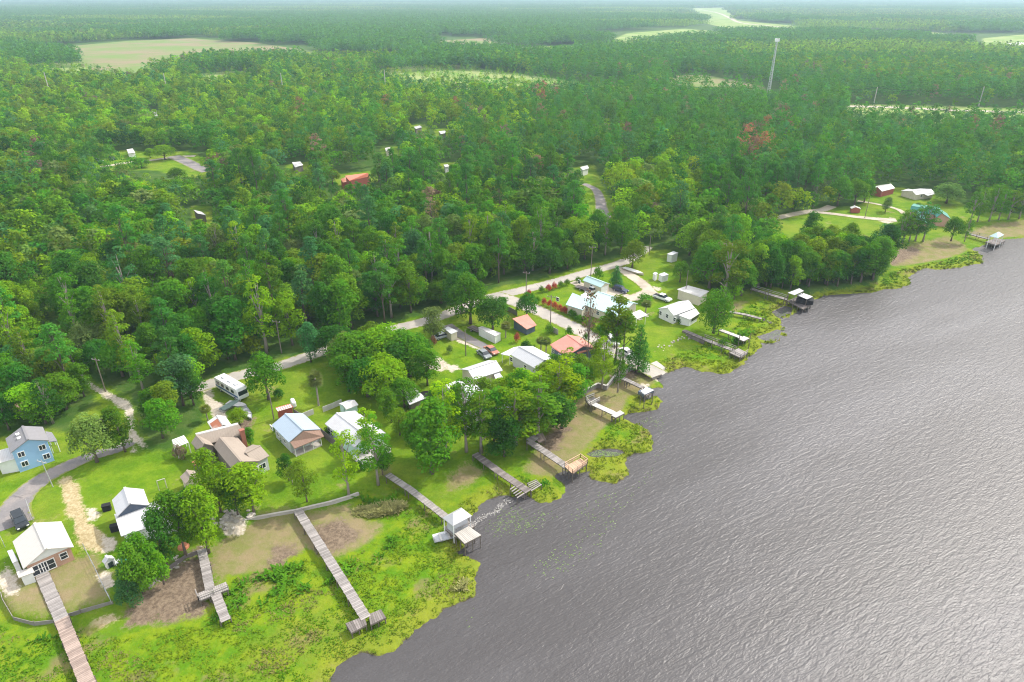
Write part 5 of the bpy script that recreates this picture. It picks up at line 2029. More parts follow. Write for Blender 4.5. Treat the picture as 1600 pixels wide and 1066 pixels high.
h.window('front', wr * .55, 1.5, 1.2, 1.1)
h.window('left', 3, 1.5, 1.2, 1.0)
h.window('left', 6, 1.5, 1.2, 1.0)
h.window('left', 9, 1.5, 1.2, 1.0)
# red shed
h = House('red_shed', 'dark red shed with a rust and white striped roof', 'shed', (445, 650))
h.flat([(430.6, 637), (454, 630.6), (458, 636), (434, 643)], [2.7, 2.7, 2.4, 2.4], 'wall_redwood', 'roof_stripe', inset=.15)
r = P(442, 636.5, G + 2.62)
a, c_ = P(431, 638, G + 2.76), P(455, 631.3, G + 2.76)
bb, dd = P(434.5, 643, G + 2.46), P(457.5, 636.3, G + 2.46)
m = MB()
for k in range(7):
    t = (k + .3) / 7
    m.beam(a.lerp(c_, t), bb.lerp(dd, t), .32, .05)
sub(m, 'pale_sheet', MT['stripe_white'], h.o)
# mint house
h = House('mint_house', 'long mint walled house with a white metal roof behind a wooden fence', 'house', (530, 690))
h.gable((573, 681), (526, 645), (546, 693), (602, 676), 3.0, 4.3, 'wall_mint', 'roof_white', over=.3)
print('mint', h.frame[3:6])
for t in (14.5, 13.0, 9.0, 5):
    h.window('left' if h.frame[4] * 1 else 'right', min(t, h.frame[3] - 1), 1.6, 1.2, 1.5)
b, d, n, Ln, wl, wr = h.frame[:6]
m = MB()
m.obox(b + d * 1.6 + n * wl * .1 + Z(.8), d * 1.8, n * 3.2, (0, 0, .08))
sub(m, 'deck', MT['wood_white'], h.o)
m = MB()
for q in (-3.1, 3.1):
    m.beam(b + d * -.1 + n * (wl * .1 + q) + Z(1.75), b + d * 3.4 + n * (wl * .1 + q) + Z(1.75), .1, .1)
    m.beam(b + d * -.1 + n * (wl * .1 + q) + Z(1.3), b + d * 3.4 + n * (wl * .1 + q) + Z(1.3), .08, .08)
m.beam(b + d * 3.4 + n * (wl * .1 - 3.1) + Z(1.75), b + d * 3.4 + n * (wl * .1 + 3.1) + Z(1.75), .1, .1)
m.beam(b + d * 3.4 + n * (wl * .1 - 3.1) + Z(1.3), b + d * 3.4 + n * (wl * .1 + 3.1) + Z(1.3), .08, .08)
for q in (-3.1, -1.5, 0, 1.5, 3.1):
    m.beam(b + d * 3.4 + n * (wl * .1 + q) + Z(0), b + d * 3.4 + n * (wl * .1 + q) + Z(1.8), .12, .12)
sub(m, 'railing', MT['white'], h.o)
h = House('mint_shed', 'small mint shed with a grey and white roof beside the mint house', 'shed', (550, 648))
h.flat([(535.5, 633), (554, 625), (560, 632.5), (541, 640)], [3.2, 3.2, 2.7, 2.7], 'wall_mint', 'roof_light', inset=.2)
h.flat([(529, 630.8), (545, 625), (554, 625), (535.5, 633)], [2.7, 2.7, 3.2, 3.2], 'wall_mint', 'roof_white', inset=.15)
# flat white roof in the trees
h = House('carport', 'white flat sheet roof over a dark porch among the oaks', 'house', (648, 636))
h.flat([(627, 611), (645.6, 603), (665, 622), (640, 632.5)], [3.3, 3.3, 2.8, 2.8], 'wall_wood', 'roof_white', inset=.9)
p = P(666, 622, G)
o = thing('trampoline', 'round black trampoline beside the flat white roof', 'trampoline', p)
m = MB()
m.tube([(p.x, p.y, G + .75), (p.x, p.y, G + .82)], [1.7, 1.7], 20)
sub(m, 'mat', MT['dark'], o)
for k in range(6):
    m = MB()
    c = Vector((p.x + 1.65 * math.cos(k * 1.047), p.y + 1.65 * math.sin(k * 1.047), 0))
    m.tube([c + Z(0), c + Z(.75)], [.04, .04], 5)
    sub(m, 'leg', MT['steel'], o)
# white house hidden by cypresses
h = House('lake_house', 'white roofed house mostly hidden by lakeside cypresses', 'house', (732, 632))
h.gable((752, 640), (722, 602), (715, 632), (786, 616), 3.1, 4.6, 'wall_white', 'roof_white', over=.4)
print('hidden', h.frame[3:6])
h.flat([(695, 602), (718, 593), (727, 600), (704, 609)], 2.9, 'wall_white', 'roof_white')
# bright white roof
h = House('white_roof_house', 'low house with a bright white gabled roof on the open lawn', 'house', (755, 592))
h.gable((775.6, 563.7), (731, 578.3), (788, 577.8), (762.5, 563), 3.0, 4.3, 'wall_cream', 'roof_white', over=.3)
print('bright', h.frame[3:6])
h.flat([(769, 579), (776, 576.5), (787, 591), (775, 594)], [2.9, 2.9, 2.3, 2.3], 'wall_cream', 'roof_white', inset=.3, name='porch_roof')
h.window('back', 0, 1.6)
# pale grey house
h = House('grey_house', 'pale grey house with a long white gabled roof and small carport', 'house', (835, 572))
h.gable((850.6, 562.5), (811, 541.2), (834, 574.5), (870, 560.6), 3.0, 4.4, 'wall_grey', 'roof_white', over=.35)
print('grey', h.frame[3:6])
b, d, n, Ln, wl, wr = h.frame[:6]
h.window('front', wl * .4, 1.6, 1.3, 1.2, bars=2)
h.window('front', wr * .5, 1.6, 1.2, 1.2)
h.window('left', 4, 1.6)
h.window('left', 9, 1.6)
h.flat([(782, 553), (802, 543), (811, 541), (796, 556)], [2.5, 2.6, 2.8, 2.6], 'white', 'roof_white', posts=True, name='carport_roof')
# small red roof
h = House('small_red_house', 'small slate blue house with a salmon red metal roof', 'house', (812, 520))
h.flat([(800.5, 498), (824, 491), (838.5, 508), (823, 514.5)], [2.8, 2.8, 1.9, 1.9], 'wall_slate', 'roof_red', inset=.3)
h.flat([(814, 507.5), (833, 501), (838.5, 508), (823, 514.5)], [2.33, 2.33, 1.86, 1.86], 'wall_slate', 'roof_red', inset=.5, open_=True)
# salmon house
h = House('salmon_house', 'dark blue house with a wide salmon red hipped roof', 'house', (890, 560))
h.gable((912, 541), (886.5, 523), (877.5, 552.3), (930, 543), 3.0, 4.5, 'wall_slate', 'roof_red', over=.3)
print('salmon', h.frame[3:6])
h.flat([(862.5, 542.5), (886.3, 523.2), (911.8, 541.3), (878, 553)], [2.9, 4.42, 4.42, 2.9], 'wall_slate', 'roof_red', inset=.4, open_=True)
h.flat([(897, 545), (913, 538), (931, 544), (903, 553)], [3.7, 4.1, 2.9, 2.9], 'wall_slate', 'roof_red', inset=.4)
h.window('left', 3, 1.6)
h.window('left', 6, 1.6)
# mint roofed big house
h = House('mint_roof_house', 'large cream house under a pale mint metal roof', 'house', (945, 495))
h.gable((990, 473.5), (934, 455.5), (978, 499), (1000, 475.5), 2.8, 4.6, 'wall_cream', 'roof_mint', over=.4, zer=3.6)
print('mintroof', h.frame[3:6])
h.flat([(884, 476), (894.5, 457.5), (922.5, 469), (910.5, 484.5)], [2.7, 4.0, 4.0, 2.7], 'wall_cream', 'roof_mint', inset=.35, s_axis=1)
h.flat([(907, 461), (915, 457), (923, 465), (912, 467)], [3.2, 3.2, 3.4, 3.4], 'wall_white', 'roof_white', inset=.3)
h.flat([(985, 490), (1000, 484), (1012, 492), (994, 499)], 2.9, 'white', 'roof_light', posts=True, name='patio_roof')
b, d, n, Ln, wl, wr = h.frame[:6]
for t in (3, 7, 11, 16, 21):
    h.window('left', t, 1.6)
# mint garage
h = House('garage', 'cream garage with a pale mint gabled roof by the road', 'garage', (930, 455))
h.gable((946, 442), (917, 431), (939, 449.3), (955, 444.3), 2.6, 3.6, 'wall_cream', 'roof_mint', over=.3)
print('garage', h.frame[3:6])
h.door('front', 0, 'white', 2.8, 2.3)
h.window('left', 4, 1.6)
h.window('left', 9, 1.6)
# white house by the shore
h = House('white_house', 'white house with a bright roof and a dark screened porch', 'house', (1060, 498))
h.gable((1076, 469.3), (1043, 481), (1086, 481), (1066, 469), 2.7, 4.1, 'wall_white', 'roof_white', over=.3)
print('white', h.frame[3:6])
h.flat([(1060, 492.5), (1087, 482), (1093, 490), (1078, 499.5)], [2.7, 2.7, 2.2, 2.2], 'wall_white', 'roof_white', inset=.4, name='porch_roof')
for t in (-2.6, 0, 2.4):
    h.window('back', t, 1.6, 1.0, 1.2)
pa, pb_ = P(1069, 506, G), P(1079, 508.5, G)
pc = P(1091, 501, G)
for q0, q1 in ((pa, pb_), (pb_, pc)):
    m = MB()
    m.beam(q0.lerp(q1, .06) + Vector((0, 0, 1.6)), q0.lerp(q1, .94) + Vector((0, 0, 1.6)), .25, 1.1)
    sub(m, 'porch_screen', MT['glass'], h.o)
# long house behind
h = House('long_house', 'long beige house with a low white roof behind the white house', 'house', (1085, 470))
h.flat([(1058, 452), (1075, 446), (1108, 455), (1094, 464.5)], [3.0, 3.0, 2.8, 2.8], 'wall_cream', 'roof_light', inset=.3)
p0, p1 = P(1063, 465, G), P(1093, 475, G)
for k in range(4):
    t = .2 + k * .2
    m = MB()
    c = p0.lerp(p1, t)
    d2 = v2(p1 - p0).normalized()
    m.obox(c + Vector((0, 0, 2.0)) , d2 * .6, Vector((d2.y, -d2.x, 0)) * .2, (0, 0, .5))
    w_ = sub(m, 'window', MT['glass'], h.o)
h = House('white_shed', 'small white shed at the edge of the woods behind the lawn', 'shed', (1050, 401))
h.flat([(1042, 397), (1052, 392.5), (1060, 395), (1050, 399)], [2.6, 2.9, 2.9, 2.6], 'wall_white', 'roof_white', inset=.15)
# estate
h = House('red_barn', 'long red-brown barn with a pale metal roof', 'barn', (1380, 303))
h.gable((1392, 287.3), (1371.5, 292.4), (1401.5, 293.2), (1388, 286.2), 2.6, 4.0, 'wall_redwood', 'roof_light', over=.2)
print('barn', h.frame[3:6])
h = House('ranch_house', 'cream ranch house with a stepped white roof on the estate lawn', 'house', (1440, 308))
h.flat([(1408, 298), (1419, 295), (1430, 297), (1424, 301.5)], 2.3, 'wall_cream', 'roof_white')
h.gable((1455, 295.6), (1426, 299), (1458.5, 301.2), (1452, 293), 2.4, 3.4, 'wall_cream', 'roof_white', over=.3)
h.flat([(1443, 303), (1456, 299), (1461, 303), (1450, 306)], 2.2, 'wall_redwood', 'roof_white', open_=True)
h.window('left', 3, 1.6)
h.window('left', 7, 1.6)
h = House('red_shed', 'small red-brown shed with a pale roof on the estate lawn', 'shed', (1334, 331))
h.gable((1337.5, 323.6), (1335, 321.2), (1330, 325.5), (1343, 324.2), 1.8, 2.5, 'wall_redwood', 'roof_light', over=.2)
h = House('green_roof_house', 'brick house with a deep green metal roof behind tall cypresses', 'house', (1460, 345))
h.gable((1472, 333), (1467, 325), (1462, 338), (1480, 333.5), 3.3, 5.2, 'wall_brick', 'roof_green', over=.3)
print('green', h.frame[3:6])
h.gable((1464, 327.5), (1424, 322), (1461, 335.5), (1467, 323.5), 3.3, 5.0, 'wall_brick', 'roof_green', over=.3)
h.gable((1438, 342), (1434, 330), (1429, 346), (1447, 342), 3.2, 4.8, 'wall_brick', 'roof_green', over=.3)
# houses in the woods
h = House('woodland_barn', 'bright red roofed barn standing in the middle of the woods', 'barn', (555, 290))
h.flat([(539, 274.8), (574.5, 270.3), (578, 275.5), (546, 282.5)], [6.0, 6.0, 4.4, 4.4], 'wall_redwood', 'roof_barn', inset=.25)
h.flat([(532, 280), (540, 277), (546, 283), (536, 285.5)], [3.0, 3.2, 3.2, 3.0], 'wall_redwood', 'roof_rust', inset=.2)
small = [
    ('cottage', 'white roofed cottage left of the red barn in the woods', [(456.2, 253.7), (469.0, 252.5), (473.8, 257.7), (461.0, 261.7)], 3.0, 'wall_wood', 'roof_light'),
    ('cottage', 'white cottage by the pale track far left', [(197.7, 233.6), (207.2, 232.0), (211.2, 238.4), (200.8, 240.0)], 2.8, 'wall_white', 'roof_light'),
    ('cottage', 'tan roofed cottage above the red barn', [(601.4, 231.3), (610.1, 229.8), (612.5, 233.8), (603.0, 236.2)], 3.0, 'wall_cream', 'roof_cream'),
    ('cottage', 'white roof glimpsed among trees by the brown pines', [(646.6, 198.1), (656.2, 196.1), (659.4, 198.9), (649.8, 201.3)], 3.5, 'wall_wood', 'roof_light'),
    ('cottage', 'pale roof glimpsed beside the brown pines', [(685.5, 205.3), (695.1, 204.1), (697.5, 207.7), (688.8, 209.3)], 3.5, 'wall_wood', 'roof_light'),
    ('cottage', 'white trailer roof glimpsed in the mid woods', [(693.1, 257.4), (699.5, 256.6), (701.9, 259.8), (695.5, 261.4)], 2.8, 'wall_white', 'roof_light'),
    ('cottage', 'white house at the end of the woods road', [(906.0, 261.2), (918.0, 258.4), (920.4, 262.8), (910.8, 266.0)], 3.0, 'wall_white', 'roof_light'),
    ('cottage', 'grey roof in the woods near the small clearing', [(302.4, 328.1), (315.2, 331.2), (321.6, 336.1), (308.8, 333.6)], 3.0, 'wall_wood', 'roof_light'),
    ('cottage', 'white roof beyond the pines in the upper woods', [(336.9, 178.2), (342.5, 177.4), (344.1, 179.8), (338.5, 180.6)], 4.5, 'wall_white', 'roof_light'),
    ('cottage', 'small white roof far up the wooded lane', [(237.2, 174.3), (244.3, 173.1), (245.9, 176.7), (239.6, 177.9)], 3.5, 'wall_white', 'roof_light'),
    ('shed', 'dark shed with a rust streaked roof behind the blue house', [(22, 632), (60, 620), (72, 630), (30, 642)], [2.8, 2.8, 2.4, 2.4], 'wall_wood', 'roof_rust'),
    ('far_farm', 'red roofed farm far off on the horizon fields', [(1422, 54), (1434, 53), (1436, 57), (1424, 58)], 6, 'wall_white', 'roof_red'),
    ('far_farm', 'white farm building far off beside the red roof', [(1437, 54), (1448, 53), (1450, 55.5), (1438, 56.5)], 6, 'wall_white', 'roof_white'),
    ('far_farm', 'white building far off left of the red roofed farm', [(1386, 49), (1393, 48), (1394, 51), (1387, 51.5)], 7, 'wall_white', 'roof_white'),
    ('far_farm', 'white building near the far pale road', [(1277, 45), (1285, 44.5), (1286, 47), (1278, 47.5)], 7, 'wall_white', 'roof_white'),
    ('far_farm', 'pale building on the far right edge field', [(1570, 68), (1600, 66), (1604, 70), (1574, 72)], 7, 'wall_white', 'roof_light'),
    ('far_farm', 'white building on the hazy left skyline', [(76, 52), (92, 51), (94, 54), (78, 55)], 8, 'wall_white', 'roof_white'),
]
for nm, lab, quad, z, w, r in small:
    h = House(nm, lab, 'house' if nm == 'cottage' else ('shed' if nm == 'shed' else 'farm'), (sum(q[0] for q in quad) / 4, sum(q[1] for q in quad) / 4 + 4))
    h.flat(quad, z, w, r, inset=.3)

# travel trailer, garden huts and trailers with flat roofs
h = House('travel_trailer', 'long white travel trailer with an open dark awning end', 'trailer', (768, 528))
h.flat([(747, 512), (753, 509.5), (783, 520.5), (774, 525.5)], 2.2, 'wall_white', 'roof_light', inset=.12)
h = House('tan_shed', 'small tan shed with a white roof beside the dark driveway', 'shed', (702, 527))
h.flat([(694, 514), (700, 510), (715.5, 517.5), (705, 522)], [2.2, 2.4, 2.4, 2.2], 'wall_cream', 'roof_white', inset=.2)
h = House('cargo_trailer', 'larger white box trailer parked on the lawn', 'trailer', (1036, 437))
h.flat([(1029, 428.5), (1038, 425.5), (1045, 429), (1035, 432)], 2.0, 'wall_white', 'roof_white', inset=.08)
h = House('cargo_trailer', 'smaller white box trailer parked beside the larger one', 'trailer', (1024, 433))
h.flat([(1020, 427), (1024, 425), (1028, 427), (1024, 430)], 2.0, 'wall_white', 'roof_white', inset=.08)


# ------------------------------------------------------------------ decks and walkways
def planks(mb, a, b, w, z, step=.30, gap=.03, th=.07):
    """cross planks along a line"""
    a, b = Vector((a[0], a[1], z)), Vector((b[0], b[1], z))
    d = b - a
    L_ = d.length
    d.normalize()
    n = Vector((-d.y, d.x, 0))
    k = max(1, int(L_ / step))
    for i in range(k):
        c = a + d * L_ * (i + .5) / k
        mb.obox(c + Vector((0, 0, random.uniform(-.008, .008))), d * (L_ / k - gap) / 2, n * (w / 2 + random.uniform(-.04, .03)), (0, 0, th / 2))


POST = {}


def post_mesh(h, r, mat):
    key = (round(h, 1), r, mat)
    if key not in POST:
        m = MB()
        m.tube([(0, 0, -h), (0, 0, 0)], [r, r], 6)
        me = bpy.data.meshes.new('post')
        me.from_pydata(m.v, [], m.f)
        me.materials.append(MT[mat])
        POST[key] = me
    return POST[key]


class Dock:
    def __init__(self, name, label, cat, px, z=1.6, mat='wood_grey'):
        p = P(px[0], px[1], z)
        self.z = z
        self.mat = mat
        self.o = thing(name, label, cat, (p.x, p.y, 0))

    def post(self, x, y, top, h=None, r=.09, mat='post'):
        me = post_mesh(h or (top + .9), r, mat)
        o = bpy.data.objects.new('post', me)
        link(o, self.o)
        o.location = Vector((x, y, top)) - Vector(self.o.location)

    def walk(self, px, w=1.4, z=None, name='walkway', step=.30, every=3.2, rail=None, mat=None, posts=True):
        z = self.z if z is None else z
        pts = [P(u, v, z) for u, v in px]
        mb = MB()
        st = MB()
        for a, b in zip(pts[:-1], pts[1:]):
            planks(mb, a, b, w, z, step)
            d = v2(b - a)
            L_ = d.length
            d.normalize()
            n = Vector((-d.y, d.x, 0))
            for s in (-1, 1):
                st.beam(a + n * s * w * .42 - Vector((0, 0, .14)), b + n * s * w * .42 - Vector((0, 0, .14)), .07, .2)
            if posts:
                k = max(1, int(L_ / every))
                for i in range(k + 1):
                    c = a + d * L_ * (i + .1) / (k + .2)
                    for s in (-1, 1):
                        q = c + n * s * (w * .5 + .02)
                        self.post(q.x, q.y, z + (.0 if not rail else .95))
            if rail:
                rb = MB()
                for s in ((-1, 1) if rail == 'both' else ((1,) if rail == 'left' else (-1,))):
                    for zz in (.5, .95):
                        rb.beam(a + n * s * (w * .5) + Vector((0, 0, zz)), b + n * s * (w * .5) + Vector((0, 0, zz)), .07, .09)
                sub(rb, 'railing', MT[mat or self.mat], self.o)
        sub(mb, name, MT[mat or self.mat], self.o)
        sub(st, 'joist', MT['post'], self.o)
        return self

    def deck(self, quad, z=None, name='platform', step=.28, mat=None, posts=(3, 3), rail=False, th=.08, rail_mat=None):
        """planked platform through four pixel corners"""
        z = self.z if z is None else z
        q = [P(u, v, z) for u, v in quad]
        mb = MB()
        L_ = ((q[1] - q[0]).length + (q[2] - q[3]).length) / 2
        k = max(2, int(L_ / step))
        for i in range(k):
            t0, t1 = i / k, (i + .9) / k
            mb.slab([q[0].lerp(q[1], t0), q[0].lerp(q[1], t1), q[3].lerp(q[2], t1), q[3].lerp(q[2], t0)], th)
        sub(mb, name, MT[mat or self.mat], self.o)
        for i in range(posts[0]):
            for j in range(posts[1]):
                a = q[0].lerp(q[1], .04 + .92 * i / max(1, posts[0] - 1))
                b = q[3].lerp(q[2], .04 + .92 * i / max(1, posts[0] - 1))
                c = a.lerp(b, .04 + .92 * j / max(1, posts[1] - 1))
                self.post(c.x, c.y, z - .08)
        fb = MB()
        for i in range(4):
            fb.beam(q[i] - Vector((0, 0, .2)), q[(i + 1) % 4] - Vector((0, 0, .2)), .08, .22)
        sub(fb, 'joist', MT['post'], self.o)
        if rail:
            rb = MB()
            for i in (rail if not isinstance(rail, bool) else range(4)):
                a, b = q[i], q[(i + 1) % 4]
                for zz in (.45, .9):
                    rb.beam(a + Vector((0, 0, zz)), b + Vector((0, 0, zz)), .1, .1)
                k = max(2, int((b - a).length / 1.4))
                for j in range(k + 1):
                    c = a.lerp(b, j / k)
                    rb.beam(c + Vector((0, 0, -.1)), c + Vector((0, 0, .92)), .1, .1)
            sub(rb, 'railing', MT[rail_mat or mat or self.mat], self.o)
        return self

    def roof_hip(self, quad, zt, apex0, apex1, za, roof='roof_white', posts=True):
        q = [P(u, v, zt) for u, v in quad]
        c = sum(q, Vector()) / 4
        a0 = q[0].lerp(q[3], .5).lerp(q[1].lerp(q[2], .5), apex0)
        a1 = q[0].lerp(q[3], .5).lerp(q[1].lerp(q[2], .5), apex1)
        a0.z = a1.z = za
        mb = MB()
        for poly in ([q[0], q[1], a1, a0], [q[2], q[3], a0, a1], [q[1], q[2], a1], [q[3], q[0], a0]):
            mb.slab(poly, .1)
        r = sub(mb, 'roof', MT[roof], self.o)
        if posts:
            for p_ in q:
                e = p_.lerp(c, .12)
                self.post(e.x, e.y, zt - .05, zt + .9, .09, 'white')
        return r

    def roof_flat(self, quad, zs, roof='roof_white', posts=True, name='roof'):
        zs = zs if hasattr(zs, '__len__') else [zs] * 4
        q = [P(u, v, z) for (u, v), z in zip(quad, zs)]
        c = sum(q, Vector()) / len(q)
        ax = v2(q[1] - q[0]).normalized()
        mb = MB()
        mb.slab(q, .1, [(p_ - q[0]).dot(ax) for p_ in q])
        sub(mb, name, MT[roof], self.o)
        if posts:
            for p_ in q:
                e = p_.lerp(c, .1)
                self.post(e.x, e.y, e.z - .1, e.z + .8)


D = Dock('boardwalk', 'long brown boardwalk running from the brick house into the marsh', 'boardwalk', (100, 985), 1.35, 'wood_brown')
D.walk([(65.5, 897), (96, 967)], 1.75, every=4, mat='wood_grey')
D.walk([(96, 967), (136, 1066), (160, 1128)], 1.75, every=4)

D = Dock('dock', 'grey dock with a railed cross platform over dark mud', 'dock', (330, 915), 1.45)
D.walk([(315, 858), (321, 885), (328, 921)], 1.35, every=3.5)
D.deck([(307, 928), (353, 909), (357, 921), (311, 939)], posts=(4, 2), rail=(2, 3), step=.26)
D.walk([(337, 928), (353, 970)], 1.35, every=3)

D = Dock('pier', 'longest grey plank pier with a split end platform in the marsh', 'pier', (520, 890), 1.5)
D.walk([(465, 797), (500, 852), (572, 966)], 1.5, every=3.6)
D.deck([(540, 974), (569, 963), (573, 976), (549, 989)], posts=(3, 2), mat='wood_dark')
D.deck([(576, 960), (595, 952), (603, 965), (579, 976)], posts=(3, 2), mat='wood_dark')

D = Dock('boathouse', 'boathouse with a white hipped roof at the end of a grey walkway', 'boathouse', (722, 825), 1.7)
D.walk([(605, 741), (640, 764), (697, 808)], 1.3, every=3.5)
D.deck([(693, 824), (722, 806), (742, 822), (712, 840)], posts=(3, 3), step=.26)
D.roof_hip([(691, 809), (720.6, 793), (737.5, 806), (707.5, 822)], 4.1, .32, .68, 5.2)
m = MB()
qq = [P(u, v, 4.1) for u, v in ((691, 809), (720.6, 793), (737.5, 806), (707.5, 822))]
cc = sum(qq, Vector()) / 4
m.prism([tuple(q_.lerp(cc, .3))[:2] for q_ in qq], 1.75, 4.0)
sub(m, 'wall', MT['wall_grey'], D.o)
D.deck([(710.6, 834), (732.5, 822), (752, 836), (726, 849.5)], z=2.7, name='lower_roof', mat='wood_tan', posts=(3, 3))
m = MB()
a, b = P(700, 826, 2.6), P(711, 836, 2.6)
for k in range(3):
    m.beam(P(712, 828, 1.8 + k * .5), P(738, 815, 1.8 + k * .5), .08, .12)
sub(m, 'railing', MT['wood_grey'], D.o)

D = Dock('pier', 'dark plank pier ending between slatted boat racks', 'pier', (785, 740), 1.6, 'wood_dark')
D.walk([(742, 709), (780, 737), (826, 768)], 1.5, every=3.4)
for q in ([(797, 765), (812, 755), (822, 769), (808, 778)], [(824, 756), (838, 750), (846, 757), (830, 767)]):
    a = [P(u, v, 1.5) for u, v in q]
    m = MB()
    for k in range(5):
        t = k / 4
        m.beam(a[0].lerp(a[3], t), a[1].lerp(a[2], t), .2, .12)
    sub(m, 'boat_rack', MT['wood_grey'], D.o)
    for c in a:
        D.post(c.x, c.y, 1.5)

D = Dock('deck_pier', 'walkway leading to a new orange-brown railed deck', 'pier', (885, 730), 1.9)
D.walk([(839, 682), (826, 689)], 1.5, every=3)
D.walk([(826, 689), (852, 706), (887, 730)], 1.5, every=3.2)
D.deck([(882.5, 729), (907, 715.5), (918, 723.5), (894.5, 740)], z=2.2, mat='wood_new', rail=(0, 1, 2, 3), posts=(3, 3), step=.3)
D.deck([(834, 681), (848, 676), (853, 686), (842, 691)], z=1.7, mat='wood_brown', posts=(2, 2))

D = Dock('bleached_dock', 'sun bleached dock with a deck at each end on the tan beach', 'dock', (945, 640), 1.9, 'wood_white')
D.deck([(915, 625), (928, 620), (937, 626), (922, 634)], mat='wood_grey', rail=(0, 3, 2), posts=(3, 3), rail_mat='wood_white')
D.walk([(927, 631), (962, 647)], 1.4, every=2.4)
D.deck([(955, 649), (969, 641), (976, 645.5), (962, 652.5)], posts=(3, 2))

D = Dock('boathouse', 'small flat roofed boathouse at the end of a beach walkway', 'boathouse', (1005, 612), 1.9, 'wood_grey')
D.walk([(962, 587), (980, 594), (1005, 606)], 1.2, every=3)
D.deck([(998, 612), (1009, 606), (1020, 612), (1008, 620)], z=1.6, posts=(3, 3), mat='wood_dark')
D.roof_flat([(1001, 611), (1010, 605), (1022, 609.5), (1007.5, 616.5)], 3.9, 'roof_white')
m = MB()
c = P(1009, 616, 1.0)
m.box((c.x, c.y, 1.55), 3.2, 1.8, .7, .6)
sub(m, 'boat_lift', MT['wall_slate'], D.o)

D = Dock('dock', 'grey dock with poles and a railed end platform beside the bright marsh', 'dock', (1120, 535), 1.5)
D.walk([(1068, 516), (1098, 529)], 1.3, every=3, mat='wood_dark')
D.walk([(1098, 529), (1148, 548)], 1.3, every=3, rail='left')
D.deck([(1140, 551), (1154, 544), (1168, 551.5), (1157, 559)], posts=(4, 3), rail=(2, 3))
for u, v in ((1152, 548), (1169, 546)):
    c = P(u, v, 0)
    D.post(c.x, c.y, 4.6, 5.0, .08)
D = Dock('dock', 'short pale dock below the big round tree', 'dock', (1145, 520), 1.5, 'wood_white')
D.walk([(1124, 515), (1158, 527.5)], 1.3, every=3)
D.deck([(1155, 530), (1162, 525), (1171, 528.5), (1162, 533)], posts=(2, 3))
D = Dock('dock', 'old broken dock on tan weathered posts', 'dock', (1170, 493), 1.3, 'wood_grey')
D.walk([(1140, 487), (1165, 491.5), (1190, 498)], 1.1, every=2.4)
m = MB()
for k in range(9):
    c = P(1192 + k * 2.0, 499 + k * .9 + random.uniform(-1, 1), .5)
    m.beam(c, c + Vector((random.uniform(-1, 1), random.uniform(-1, 1), random.uniform(-.2, .5))), .18, .1)
sub(m, 'fallen_boards', MT['wood_dark'], D.o)
D = Dock('boathouse', 'dark two-roofed boathouse on the open shore past the round tree', 'boathouse', (1248, 470), 1.8, 'wood_grey')
D.walk([(1174, 451), (1200, 459), (1230, 468)], 1.4, every=3, rail='left')
D.deck([(1230, 470), (1245, 464), (1269, 474), (1255, 483)], z=1.5, mat='wood_dark', posts=(4, 4))
D.roof_flat([(1231, 457.5), (1249, 450.5), (1256, 454.5), (1241.5, 461)], [4.4, 4.4, 4.9, 4.9], 'roof_white')
D.roof_flat([(1245.5, 461), (1254, 457.5), (1270, 463.5), (1261, 467.5)], [4.0, 4.0, 3.7, 3.7], 'roof_white', name='lower_roof')
m = MB()
c = P(1257, 472, 1.9)
m.box((c.x, c.y, 2.4), 4.5, 2.6, 1.2, -.4)
sub(m, 'boat_hull', MT['dark'], D.o)
D = Dock('gazebo_pier', 'walkway to a lake gazebo with a pale green roof', 'pier', (1545, 374), 1.6, 'wood_grey')
D.walk([(1510, 364), (1546, 373.5)], 1.6, every=4, rail='both')
D.deck([(1540, 378), (1556, 371.5), (1571, 376), (1556, 383.5)], z=1.4, mat='wood_dark', posts=(4, 4))
D.roof_hip([(1545.5, 369), (1556, 364), (1569, 367), (1559, 372)], 4.6, .35, .65, 5.8, 'roof_mint')

# ------------------------------------------------------------------ walls and fences
def wall(name, label, cat, px, h0, h1, th, mat, post_every=None, post_mat=None, z=None, cap=None):
    pts = [P(u, v, h1) for u, v in px]
    o = thing(name, label, cat, (pts[0].x, pts[0].y, h0))
    m = MB()
    for a, b in zip(pts[:-1], pts[1:]):
        e = v2(b - a).normalized() * th * .45
        m.slab([(a - e) + Vector((e.y, -e.x, 0)), (b + e) + Vector((e.y, -e.x, 0)), (b + e) - Vector((e.y, -e.x, 0)), (a - e) - Vector((e.y, -e.x, 0))], h1 - h0)
        for v in range(len(m.v)):
            pass
    sub(m, 'panel', MT[mat], o)
    if cap:
        m = MB()
        for a, b in zip(pts[:-1], pts[1:]):
            m.beam(a + Vector((0, 0, .05)), b + Vector((0, 0, .05)), th * 1.7, .1)
        sub(m, 'cap', MT[cap], o)
    if post_every:
        n = 0
        for a, b in zip(pts[:-1], pts[1:]):
            k = max(1, int((b - a).length / post_every))
            for i in range(k):
                c = a.lerp(b, i / k)
                if n < 90:
                    n += 1
                    q = bpy.data.objects.new('post', post_mesh(h1 - h0 + .35, .07, post_mat or mat))
                    link(q, o)
                    q.location = Vector((c.x, c.y, h1 + .18)) - Vector(o.location)
    return o


